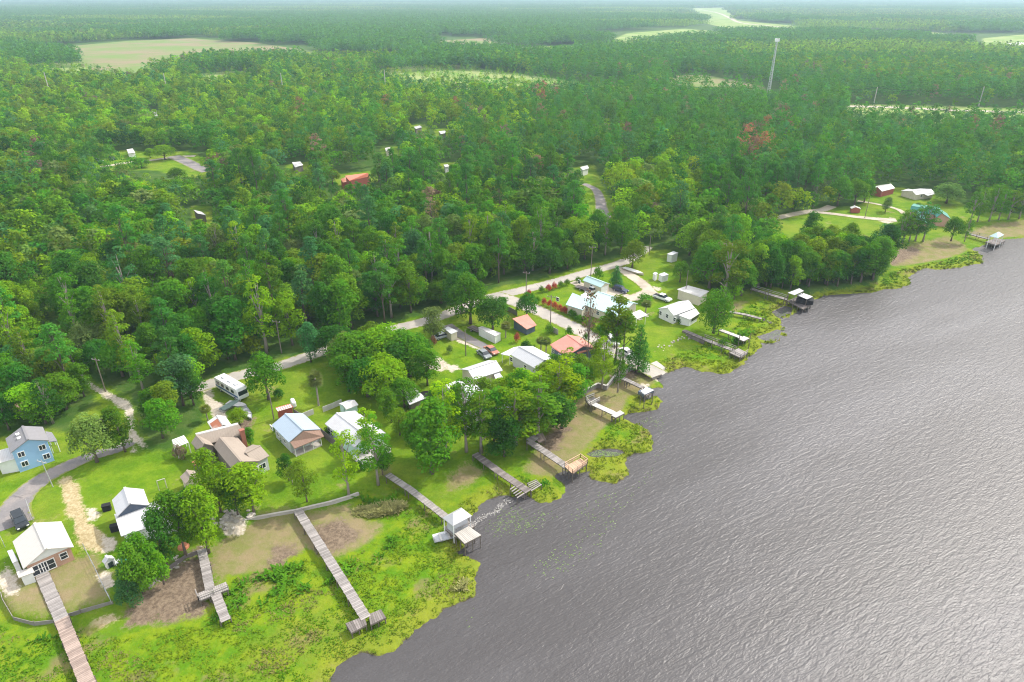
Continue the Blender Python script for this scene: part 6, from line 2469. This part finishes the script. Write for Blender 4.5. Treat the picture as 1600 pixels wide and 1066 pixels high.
wall('seawall', 'pale wooden seawall with posts round the brick house yard', 'seawall', [(8, 880), (-2, 912), (3, 935), (20, 964), (52, 972), (88, 968)], -.1, 1.0, .08, 'wood_grey', 2.2, 'wood_grey')
wall('seawall', 'low wooden seawall right of the boardwalk', 'seawall', [(99, 961), (125, 953), (175, 939)], -.1, 1.0, .1, 'wood_grey', 2.2, 'post')
wall('seawall', 'dark timber seawall curving round the mud beach', 'seawall', [(232, 915), (244, 902), (262, 886), (290, 867), (308, 860)], -.1, 1.1, .16, 'wood_dark', 1.6, 'post')
wall('seawall', 'long pale concrete seawall below the wooden house lawn', 'seawall', [(370, 816), (400, 808), (432, 802), (462, 797), (486, 791), (512, 785), (540, 777), (560, 770)], -.1, .98, .22, 'concrete', None, None, None, 'concrete')
wall('seawall', 'angled grey seawall behind the tan beach', 'seawall', [(912, 611), (934, 599), (948, 603), (961, 586.5), (990, 571)], -.1, 1.4, .25, 'wood_grey', None, None, None, 'wood_white')
wall('seawall', 'dark wooden wall below the white house lawn', 'seawall', [(1069, 518), (1085, 524), (1100, 531)], -.1, 1.5, .25, 'wood_dark')
wall('fence', 'dark wooden privacy fence between two cottages', 'fence', [(458.5, 639), (480, 653), (503, 671), (526, 690)], G, G + 1.7, .1, 'wood_dark', 2.4, 'post')
wall('fence', 'white board fence piece left of the lone palm', 'fence', [(474, 645), (489, 639)], G, G + 1.3, .1, 'wood_white')
wall('fence', 'white board fence piece right of the lone palm', 'fence', [(504, 636), (518, 630.5), (533, 624)], G, G + 1.3, .1, 'wood_white')
wall('fence', 'dark wood fence at the road junction corner', 'fence', [(793, 478), (808, 486)], G, G + 1.5, .1, 'wood_dark')
wall('fence', 'short grey fence beside the ramp road', 'fence', [(860, 509), (872, 515)], G, G + 1.5, .1, 'wood_grey')
wall('wooden_screen', 'low dark wooden lattice on the lawn beyond the mossy oak', 'fence', [(140, 660), (160, 653)], G, G + 1.6, .15, 'wood_dark')


def wire_fence(label, px, h=1.3, every=3.0):
    pts = [P(u, v, G) for u, v in px]
    o = thing('wire_fence', label, 'fence', pts[0])
    m = MB()
    for a, b in zip(pts[:-1], pts[1:]):
        for z in (.4, .85, h):
            m.tube([a + Vector((0, 0, z)), b + Vector((0, 0, z))], [.025, .025], 4)
        k = max(1, int((b - a).length / every))
        for i in range(k + 1):
            c = a.lerp(b, i / k)
            q = bpy.data.objects.new('post', post_mesh(h + .15, .05, 'steel'))
            link(q, o)
            q.location = c + Vector((0, 0, h + .1)) - Vector(o.location)
    sub(m, 'wire', MT['steel'], o)


wire_fence('steel wire fence running down from the straw strip', [(133, 860), (150, 893), (165, 925), (174, 942)])
wire_fence('dark wire fence left of the brick house', [(44, 791), (52, 814)])
wire_fence('short dark wire fence at the left edge lawn', [(0, 838), (8, 855)])

# rocks along the shore
def rocks(label, px, n, spread, smin=.25, smax=.7, mat='rock', z=M):
    pts = [P(u, v, z) for u, v in px]
    for i in range(n):
        t = random.uniform(0, len(pts) - 1.001)
        k = int(t)
        c = pts[k].lerp(pts[k + 1], t - k) + Vector((random.gauss(0, spread), random.gauss(0, spread), 0))
        s = random.uniform(smin, smax)
        rr = random.Random(i)
        vs, fs = [], []
        for a in range(4):
            ph = (a / 3 - .5) * PI * .95
            for b in range(7):
                th = b / 7 * 2 * PI
                q = s * rr.uniform(.75, 1.15)
                vs.append((c.x + q * math.cos(ph) * math.cos(th), c.y + q * math.cos(ph) * math.sin(th) * .8, gz(c.x, c.y) + .1 * s + q * .55 * math.sin(ph)))
        for a in range(3):
            for b in range(7):
                fs.append((a * 7 + b, a * 7 + (b + 1) % 7, (a + 1) * 7 + (b + 1) % 7, (a + 1) * 7 + b))
        fs.append(tuple(range(21, 28)))
        m = MB()
        m.add(vs, fs)
        o = m.build('rock', MT[mat], None, loc=tuple(c))
        tag(o, label, 'rock', label)


rocks('pale stone of the heap behind the mud beach', [(348, 822), (362, 812), (385, 815)], 40, 1.1, .25, .7)
rocks('pale stone of the row below the white house lawn', [(1030, 548), (1045, 541), (1060, 532), (1078, 526)], 28, .4, .18, .4, z=.5)
rocks('white stone along the mint house patio', [(992, 500), (1003, 497), (1013, 490)], 18, .6, .25, .5, z=G)
rocks('small stone at the foot of the curved seawall', [(236, 912), (262, 890), (300, 868)], 18, .8, .2, .45)

# boat ramp
o = thing('boat_ramp', 'pale concrete boat ramp sloping into the lake', 'boat ramp', P(1030, 578, .6))
m = MB()
q = [P(1014, 569, 1.05), P(1026, 564, 1.05), P(1046, 579, .05), P(1035, 586.5, .05)]
n_ = 7
for i in range(n_):
    t0, t1 = i / n_, (i + .96) / n_
    m.slab([q[0].lerp(q[3], t0), q[0].lerp(q[3], t1), q[1].lerp(q[2], t1), q[1].lerp(q[2], t0)], .25)
sub(m, 'slab', MT['concrete'], o)
o['kind'] = 'structure'

# foam on the water's edge
m = MB()
for k in range(380):
    t = random.random()
    line = [(737, 822), (748, 812), (758, 806), (775, 800), (781, 793), (788, 785), (795, 783)]
    i = min(int(t * 6), 5)
    c = P(line[i][0], line[i][1], 0).lerp(P(line[i + 1][0], line[i + 1][1], 0), t * 6 - i) + Vector((random.gauss(0, .3), random.gauss(0, .2), .02))
    s = random.uniform(.04, .15)
    a = random.uniform(0, 6)
    m.add([(c.x + s * math.cos(a + j) * random.uniform(.6, 1.3), c.y + s * math.sin(a + j) * .7, .03) for j in (0, 1.25, 2.5, 3.75, 5)], [(0, 1, 2, 3, 4)])
o = m.build('foam', MT['foam'])
tag(o, 'white foam drifted along the inlet by the boathouse', 'foam', kind='stuff')


# ------------------------------------------------------------------ vehicles
def frame_px(px, px2, z=G):
    a, b = P(*px, z), P(*px2, z)
    d = v2(b - a).normalized()
    return (a + b) / 2, d, Vector((-d.y, d.x, 0))


def profile(mb, c, d, n, prof, w0, w1=None):
    """side outline (x along d, z) extruded across; w1 narrows the top points above the middle height"""
    zs = [z for _, z in prof]
    zm = min(zs) + (max(zs) - min(zs)) * .5
    k = len(prof)
    vs = []
    for s in (-1, 1):
        for x, z in prof:
            w = w0 if z < zm or w1 is None else w1
            vs.append(c + d * x + n * s * w / 2 + Vector((0, 0, z)))
    fs = [tuple(range(k - 1, -1, -1)), tuple(range(k, 2 * k))] + [(i, (i + 1) % k, k + (i + 1) % k, k + i) for i in range(k)]
    mb.add(vs, fs)


def wheels(o, c, d, n, xs, w, r=.34):
    for x in xs:
        for s in (-1, 1):
            m = MB()
            q = c + d * x + n * s * (w / 2 - .1)
            m.tube([q + n * -.12 + Vector((0, 0, r)), q + n * .12 + Vector((0, 0, r))], [r, r], 12)
            t = sub(m, 'wheel', MT['dark'], o)
            m = MB()
            q2 = q + n * s * .13
            m.tube([q2 + n * -.02 + Vector((0, 0, r)), q2 + n * .02 + Vector((0, 0, r))], [r * .6, r * .6], 10)
            sub(m, 'rim', MT['steel'], t)


def car(label, px, px2, col, kind='suv', z=G):
    c, d, n = frame_px(px, px2, z)
    o = thing('pickup_truck' if kind == 'pickup' else 'car', label, 'pickup' if kind == 'pickup' else 'car', c)
    W_ = 1.85
    m = MB()
    if kind == 'pickup':
        body = [(-2.8, .4), (-2.8, 1.05), (-1.0, 1.08), (1.1, 1.08), (2.6, 1.0), (2.8, .75), (2.8, .4)]
        cab = [(-.95, 1.07), (-.75, 1.75), (.75, 1.75), (1.35, 1.07)]
        xs = (-1.8, 1.85)
    elif kind == 'sedan':
        body = [(-2.3, .35), (-2.35, .85), (-1.2, .95), (.9, .95), (2.2, .8), (2.35, .6), (2.3, .35)]
        cab = [(-1.7, .94), (-1.0, 1.42), (.45, 1.42), (1.25, .94)]
        xs = (-1.45, 1.45)
    else:
        body = [(-2.35, .4), (-2.4, 1.0), (-1.2, 1.05), (1.0, 1.05), (2.25, .95), (2.4, .7), (2.35, .4)]
        cab = [(-2.2, 1.04), (-1.95, 1.72), (.55, 1.72), (1.25, 1.04)]
        xs = (-1.5, 1.5)
    profile(m, c, d, n, body, W_)
    b = sub(m, 'body', MT[col], o, .07)
    m = MB()
    profile(m, c, d, n, cab, W_ * .93, W_ * .78)
    sub(m, 'windows', MT['glass'], o, .04)
    m = MB()
    x0, x1 = cab[1][0] - .02, cab[2][0] + .02
    m.obox(c + d * (x0 + x1) / 2 + Vector((0, 0, cab[1][1] + .02)), d * (x1 - x0) / 2, n * W_ * .40, (0, 0, .035))
    sub(m, 'roof', MT[col], o, .03)
    for s in (-1, 1):
        m = MB()
        m.obox(c + d * (body[-1][0] + .02) + n * s * W_ * .36 + Vector((0, 0, .72)), d * .05, n * .18, (0, 0, .09))
        sub(m, 'headlight', MT['white'], o)
    if kind == 'pickup':
        m = MB()
        m.obox(c - d * 1.9 + Vector((0, 0, 1.07)), d * .78, n * W_ * .42, (0, 0, .03))
        sub(m, 'bed', MT['dark'], o)
    wheels(o, c, d, n, xs, W_, .36 if kind != 'sedan' else .32)
    return o


car('black car parked at the end of the curving driveway', (29, 810), (37, 826), 'car_black')
car('white pickup parked on the lawn beside the sand driveway', (1027, 466), (1042, 471), 'car_white', 'pickup')
car('navy car parked beside the round tree at the mint garage', (963, 454), (976, 458), 'car_navy')
car('white pickup parked between the garage and the mint roofed house', (921, 459), (931, 455), 'car_white', 'pickup')
car('silver car parked on the lawn beside a faded red car', (752, 553), (761, 560), 'car_rusty', 'sedan')
car('faded red car parked on the lawn beside a silver car', (763, 547), (773, 554), 'car_red', 'sedan')
car('white car parked on the ramp road under the pines', (953, 533), (960, 540), 'car_white', 'suv')
car('white car at the lake end of the ramp road', (976, 552), (983, 556), 'car_white', 'sedan')
car('dark car beside the white cottage in the far left woods', (152, 252), (160, 254), 'car_silver')
car('black car under the carport on the far left track', (172, 249), (180, 251), 'car_black')
car('black car parked in front of the red barn', (1370, 304), (1379, 304), 'car_black')
car('silver car under the tree at the tan shed', (687, 529), (694, 527), 'car_silver', 'sedan')

# motorhome
c, d, n = frame_px((353.5, 609), (374, 621))
o = thing('motorhome', 'white motorhome with blue side stripes parked on the grass', 'motorhome', c)
Lm, Wm = 9.0, 2.5
m = MB()
profile(m, c, d, n, [(-Lm / 2, .5), (-Lm / 2, 3.1), (Lm / 2 - .3, 3.1), (Lm / 2, 2.4), (Lm / 2 + .15, 1.2), (Lm / 2 + .1, .5)], Wm)
sub(m, 'body', MT['car_white'], o, .1)
for s in (-1, 1):
    m = MB()
    m.obox(c + n * s * (Wm / 2 + .01) + Vector((0, 0, 1.25)), d * (Lm / 2 - .1), n * .012, (0, 0, .22))
    sub(m, 'stripe', MT['stripe_blue'], o)
    for q in (-3.2, -1.4, .6, 2.6):
        m = MB()
        m.obox(c + d * q + n * s * (Wm / 2 + .01) + Vector((0, 0, 2.1)), d * .55, n * .02, (0, 0, .38))
        sub(m, 'window', MT['glass'], o)
m = MB()
m.obox(c + d * (Lm / 2 + .02) + Vector((0, 0, 1.95)), d * .1, n * 1.05, (0, 0, .5))
sub(m, 'windscreen', MT['glass'], o)
for q, w in ((-2.6, .5), (0, .55), (2.2, .45)):
    m = MB()
    m.obox(c + d * q + Vector((0, 0, 3.2)), d * w, n * .4, (0, 0, .13))
    sub(m, 'roof_vent', MT['wall_grey'], o, .05)
wheels(o, c, d, n, (-2.6, 3.2), Wm, .45)


def boat(label, px, px2, Lb, Wb, col, inner, z=G, cover=False, name='boat'):
    c, d, n = frame_px(px, px2, z)
    o = thing(name, label, 'boat', c)
    m = MB()
    st = [(-.5, .9, .55), (-.2, 1, .55), (.15, .95, .58), (.36, .6, .63), (.5, .04, .7)]
    vs, fs = [], []
    for x, w, hh in st:
        for s, q, zz in ((-1, 1, hh), (-1, .62, .08), (1, .62, .08), (1, 1, hh)):
            vs.append(c + d * x * Lb + n * s * q * w * Wb / 2 + Vector((0, 0, zz)))
    for i in range(len(st) - 1):
        for k in range(3):
            a = i * 4 + k
            fs.append((a, a + 1, a + 5, a + 4))
    fs.append((3, 2, 1, 0))
    m.add(vs, fs)
    sub(m, 'hull', MT[col], o)
    m = MB()
    top = [c + d * x * Lb * .95 + n * s * w * Wb * .44 + Vector((0, 0, hh - (.25 if not cover else -.06))) for s in (-1, 1) for x, w, hh in (st if s < 0 else st[::-1])]
    m.add(top, [tuple(range(len(top)))])
    sub(m, 'cover' if cover else 'floor', MT[inner], o)
    m = MB()
    for x in (-.25, .05):
        m.obox(c + d * x * Lb + Vector((0, 0, .48)), d * .15, n * Wb * .42, (0, 0, .04))
    if not cover:
        sub(m, 'seat', MT['wood_white'], o)
    return o


boat('green covered boat on the grass below the motorhome', (357, 638), (366, 633), 5.0, 2.0, 'wall_grey', 'green_tarp', cover=True)
boat('pale covered boat beside the green covered boat', (366, 634), (376, 636), 5.0, 1.9, 'wall_grey', 'roof_light', cover=True)
boat('long grey open boat lying on the lawn', (383, 642), (392, 655), 5.2, 1.4, 'steel', 'wall_grey')
boat('white pontoon boat moored beside the white roofed boathouse', (691, 842), (707, 838), 4.6, 2.0, 'white', 'wall_grey', z=.35)
boat('white overturned boat under the tree at the road bend', (982, 423), (997, 428), 8, 2.2, 'wall_cream', 'wall_white', cover=True)


def trailer(label, px, px2, Lt, Wt, load):
    c, d, n = frame_px(px, px2)
    o = thing('utility_trailer', label, 'trailer', c)
    m = MB()
    m.obox(c + Vector((0, 0, .6)), d * Lt / 2, n * Wt / 2, (0, 0, .06))
    m.beam(c + d * Lt / 2 + Vector((0, 0, .55)), c + d * (Lt / 2 + 1.2) + Vector((0, 0, .5)), .12, .1)
    sub(m, 'bed', MT['wood_dark'], o)
    m = MB()
    for s in (-1, 1):
        m.beam(c - d * Lt / 2 + n * s * Wt / 2 + Vector((0, 0, 1.0)), c + d * Lt / 2 + n * s * Wt / 2 + Vector((0, 0, 1.0)), .06, .06)
    m.beam(c + d * Lt / 2 + n * Wt / 2 + Vector((0, 0, 1.0)), c + d * Lt / 2 - n * Wt / 2 + Vector((0, 0, 1.0)), .06, .06)
    sub(m, 'railing', MT['dark'], o)
    wheels(o, c, d, n, (-.3,), Wt + .3, .32)


trailer('low dark trailer parked beside the mint garage', (905, 451), (917, 455), 5, 2, None)
trailer('flat trailer parked behind the white travel trailer', (738, 515), (747, 519), 4, 2, None)


# ------------------------------------------------------------------ poles, wires, towers, small yard things
POLE_TOP = {}


def pole(label, px, hgt, r=.14, arm=True, name='utility_pole', mat='pole', z=G, key=None, lean=0.0):
    p = P(px[0], px[1], z)
    o = thing(name, label, 'pole', p)
    m = MB()
    top = p + Vector((lean, 0, hgt))
    m.tube([p - Vector((0, 0, .3)), top], [r, r * .7], 8)
    sub(m, 'shaft', MT[mat], o)
    if arm:
        m = MB()
        m.beam(top + Vector((-1.0, .3, -.5)), top + Vector((1.0, -.3, -.5)), .12, .12)
        sub(m, 'crossarm', MT[mat], o)
        for s in (-.9, 0, .9):
            m = MB()
            m.tube([top + Vector((s, -s * .3, -.44)), top + Vector((s, -s * .3, -.2))], [.06, .05], 6)
            sub(m, 'insulator', MT['wall_grey'], o)
    if key:
        POLE_TOP[key] = top
    return o


pole('wooden utility pole beside the mint garage', (923, 432), 10, key='a')
pole('utility pole at the road junction', (822, 470), 9, key='b')
pole('utility pole on the ramp road opposite the hedge', (860, 510), 9, key='c')
pole('leaning utility pole on the lawn behind the parked cars', (728, 556), 7, key='d', arm=False)
pole('utility pole in front of the long white house', (1070, 466), 8.5, arm=False, key='e')
pole('utility pole by the woods above the motorhome', (440, 552), 9, key='f')
pole('utility pole on the sand lane in the woods', (165, 612), 8.5, key='g')
pole('utility pole at the corner of the red striped shed', (428, 655), 6.5, arm=False)
pole('pale pole on the lawn near the straw strip', (83, 761), 6.0, .09, True, mat='steel', lean=-.3)
pole('thin pole on the estate lawn', (1351, 341), 8, arm=False)
pole('utility pole at the estate entrance trees', (1271, 325), 9, arm=False)
pole('thin dark pole on the lawn edge by the white boathouse woods', (1014, 399), 7, arm=False)


def wire(label, a, b, sag=.8, r=.018):
    A, B = POLE_TOP[a], POLE_TOP[b]
    pts = []
    for i in range(9):
        t = i / 8
        p = A.lerp(B, t)
        p.z -= sag * 4 * t * (1 - t) + .25
        pts.append(p)
    m = MB()
    m.tube(pts, [r] * 9, 4)
    o = m.build('overhead_wire', MT['dark'], None, loc=tuple(A))
    tag(o, label, 'wire')


wire('overhead wire from the junction pole to the garage pole', 'b', 'a')
wire('overhead wire from the junction pole to the ramp road pole', 'b', 'c')
wire('overhead wire along the lakeside road to the junction pole', 'f', 'b', 2.0)

for i, (u, v, hh, wh) in enumerate(((83, 163, 24, 'far left'), (265, 160, 22, 'left of the brown field'), (444, 154, 20, 'below the brown field'), (604, 158, 24, 'above the red barn'),
                                    (1217, 152, 9, 'just right of the tower'), (1365, 163, 13, 'at the highway'), (1529, 166, 14.5, 'at the right of the highway'))):
    pole('pale tall transmission pole ' + wh, (u, v), hh, .42, False, 'transmission_pole', 'concrete', key='t%d' % i)
wire('transmission wire from the tower pole to the highway pole', 't4', 't5', 3, .10)
wire('transmission wire between the two highway poles', 't5', 't6', 3, .10)

# lattice mast
p = P(1201, 146, G)
tp = P(1207, 66, G)
hh = 0
for z in range(20, 140):
    u, v = uv_of(p.x, p.y, z)
    if v <= 66:
        hh = z
        break
hh = hh or 70
print('tower', p, hh)
o = thing('radio_mast', 'tall pale lattice radio mast rising above the pine plantation', 'tower', p)
leg = []
for k in range(3):
    a = k * 2.094 + .4
    m = MB()
    b0, b1 = p + Vector((1.5 * math.cos(a), 1.5 * math.sin(a), 0)), p + Vector((.7 * math.cos(a), .7 * math.sin(a), hh))
    m.tube([b0, b1], [.17, .12], 6)
    leg.append((b0, b1))
    sub(m, 'leg', MT['wall_grey'], o)
m = MB()
nseg = 22
for i in range(nseg):
    t0, t1 = i / nseg, (i + 1) / nseg
    for k in range(3):
        a0, a1 = leg[k], leg[(k + 1) % 3]
        m.tube([a0[0].lerp(a0[1], t0), a1[0].lerp(a1[1], t1)], [.08, .08], 4)
        m.tube([a0[0].lerp(a0[1], t1), a1[0].lerp(a1[1], t1)], [.08, .08], 4)
sub(m, 'bracing', MT['wall_grey'], o)
for k in range(3):
    a = k * 2.094
    m = MB()
    c = p + Vector((1.5 * math.cos(a), 1.5 * math.sin(a), hh + .3))
    m.box(c, 1.9, .5, 2.6, a + PI / 2)
    sub(m, 'antenna', MT['white'], o, .1)

# swing frame
o = thing('goal_frame', 'yellow goal frame standing on the lawn', 'goal', P(253, 766, G))
a, b = P(249, 766.5, G), P(261, 762.5, G)
m = MB()
m.tube([a, a + Vector((0, 0, 2.1))], [.07, .07], 6)
m.tube([b, b + Vector((0, 0, 2.1))], [.07, .07], 6)
sub(m, 'post', MT['roof_cream'], o)
m = MB()
m.tube([a + Vector((0, 0, 2.1)), b + Vector((0, 0, 2.1))], [.07, .07], 6)
sub(m, 'crossbar', MT['roof_cream'], o)


def adirondack(label, px, col, s=1.0, ang=0.5):
    p = P(px[0], px[1], G)
    o = thing('garden_chair', label, 'chair', p)
    ca, sa = math.cos(ang), math.sin(ang)
    f, r_ = Vector((ca, sa, 0)), Vector((-sa, ca, 0))
    m = MB()
    m.obox(p + Vector((0, 0, .42 * s)), f * .38 * s, r_ * .36 * s, (0, 0, .04))
    sub(m, 'seat', MT[col], o)
    m = MB()
    m.obox(p - f * .36 * s + Vector((0, 0, .82 * s)), f * .05 + Vector((0, 0, .01)), r_ * .36 * s, (0, 0, .45 * s))
    sub(m, 'backrest', MT[col], o)
    for q in (-1, 1):
        m = MB()
        m.obox(p + r_ * q * .42 * s + Vector((0, 0, .6 * s)), f * .4 * s, r_ * .07, (0, 0, .03))
        sub(m, 'armrest', MT[col], o)
        for x in (-.3, .3):
            m = MB()
            m.obox(p + f * x * s + r_ * q * .38 * s + Vector((0, 0, .2 * s)), f * .05, r_ * .05, (0, 0, .21 * s))
            sub(m, 'leg', MT[col], o)


adirondack('teal green garden chair on the sunny lawn edge', (194, 873), 'teal_plastic', 1.1)
adirondack('second teal green garden chair behind the first', (196, 880), 'teal_plastic', 1.1)
adirondack('white garden chair on the lawn in the lakeside grove', (747, 674), 'white', 1.6)
adirondack('white garden chair beside the white dog house', (185, 881), 'white', .9)

# air conditioner / grill
p = P(57, 894, G)
o = thing('grill', 'small metal grill at the start of the boardwalk', 'grill', p)
m = MB()
m.tube([p + Vector((0, 0, .75)), p + Vector((0, 0, 1.05))], [.38, .3], 12)
sub(m, 'bowl', MT['white'], o)
for k in range(3):
    m = MB()
    m.tube([p + Vector((.3 * math.cos(k * 2.1), .3 * math.sin(k * 2.1), 0)), p + Vector((.18 * math.cos(k * 2.1), .18 * math.sin(k * 2.1), .75))], [.03, .03], 5)
    sub(m, 'leg', MT['dark'], o)
# white tank by the red shed
p = P(459, 634, G)
m = MB()
m.box((p.x, p.y, G + .7), .9, 2.2, 1.4, .5)
o = m.build('propane_tank', MT['white'], None, loc=tuple(p), bevel=.3)
tag(o, 'white upright tank behind the red striped shed', 'tank')
# fire pit
p = P(287, 855, G)
m = MB()
m.tube([(p.x, p.y, G), (p.x, p.y, G + .35)], [.9, .8], 14)
o = m.build('clay_mound', MT['rust_soil'], None, loc=tuple(p))
tag(o, 'orange clay patch under the tree by the curved seawall', 'mound')
# ------------------------------------------------------------------ light, sky, air
SUN_EL, SUN_AZ = math.radians(47), math.radians(57)       # azimuth clockwise from the view direction
SUN_S, SKY_S, EXPO = 3.0, 0.15, 0.62
HAZE = 0.000142
w = bpy.data.worlds.new('World')
sc.world = w
w.use_nodes = True
nt = w.node_tree
nt.nodes.clear()
sky = nt.nodes.new('ShaderNodeTexSky')
sky.sky_type = 'NISHITA'
sky.sun_disc = False
sky.sun_elevation = SUN_EL
sky.sun_rotation = SUN_AZ
sky.altitude = 50
sky.air_density = 1.0
sky.dust_density = 4.0
sky.ozone_density = 1.0
bg = nt.nodes.new('ShaderNodeBackground')
bg.inputs['Strength'].default_value = SKY_S
out = nt.nodes.new('ShaderNodeOutputWorld')
# thin broken cloud in the sky itself
tcw = nt.nodes.new('ShaderNodeTexCoord')
cn = nt.nodes.new('ShaderNodeTexNoise')
cn.inputs['Scale'].default_value = 2.6
cn.inputs['Detail'].default_value = 5
nt.links.new(tcw.outputs['Generated'], cn.inputs['Vector'])
cm_ = nt.nodes.new('ShaderNodeMapRange')
cm_.interpolation_type = 'SMOOTHSTEP'
cm_.inputs['From Min'].default_value = .36
cm_.inputs['From Max'].default_value = .60
cm_.inputs['To Min'].default_value = .28
cm_.inputs['To Max'].default_value = .82
nt.links.new(cn.outputs['Fac'], cm_.inputs['Value'])
mx = nt.nodes.new('ShaderNodeMix')
mx.data_type = 'RGBA'
nt.links.new(cm_.outputs[0], mx.inputs[0])
nt.links.new(sky.outputs[0], mx.inputs[6])
mx.inputs[7].default_value = (8.6, 8.7, 8.8, 1)
nt.links.new(mx.outputs[2], bg.inputs['Color'])
nt.links.new(bg.outputs[0], out.inputs['Surface'])

ld = bpy.data.lights.new('sun', 'SUN')
ld.energy = SUN_S
ld.angle = math.radians(1.5)
ld.color = (1.0, .955, .88)
lo = bpy.data.objects.new('sun', ld)
COL.objects.link(lo)
sd = Vector((math.sin(SUN_AZ) * math.cos(SUN_EL), math.cos(SUN_AZ) * math.cos(SUN_EL), math.sin(SUN_EL)))
lo.rotation_euler = sd.to_track_quat('Z', 'Y').to_euler()
lo.location = sd * 500 + Vector((0, 0, 100))

# air: one even box of haze round everything
mb = MB()
mb.box((0, 15400, 47), 64000, 31400, 99)
m, nt, out = newmat('haze')
pv = N(nt, 'ShaderNodeVolumePrincipled')
pv.inputs['Color'].default_value = (.62, .83, 1.0, 1)
pv.inputs['Density'].default_value = HAZE
pv.inputs['Anisotropy'].default_value = 0.25
L(nt, pv.outputs[0], out.inputs['Volume'])
hz = mb.build('haze', m)
tag(hz, 'thin bluish summer haze over the far woods', 'haze', kind='stuff')

vs = sc.view_settings
sc.display_settings.display_device = 'sRGB'
vs.view_transform = 'Standard'
vs.look = 'None'
vs.exposure = EXPO
vs.gamma = 1.0
vs.use_curve_mapping = False
cy = sc.cycles
cy.max_bounces = 6
cy.diffuse_bounces = 3
cy.glossy_bounces = 2
cy.transmission_bounces = 3
cy.transparent_max_bounces = 4
cy.volume_bounces = 0
cy.sample_clamp_indirect = 4.0
cy.use_adaptive_sampling = False
cy.filter_width = 1.15
cy.adaptive_threshold = 0.02
cy.use_denoising = True
cy.denoiser = 'OPENIMAGEDENOISE'
cy.denoising_input_passes = 'RGB_ALBEDO_NORMAL'
cy.denoising_prefilter = 'NONE'
cy.caustics_reflective = False
cy.caustics_refractive = False
sc.render.use_persistent_data = False
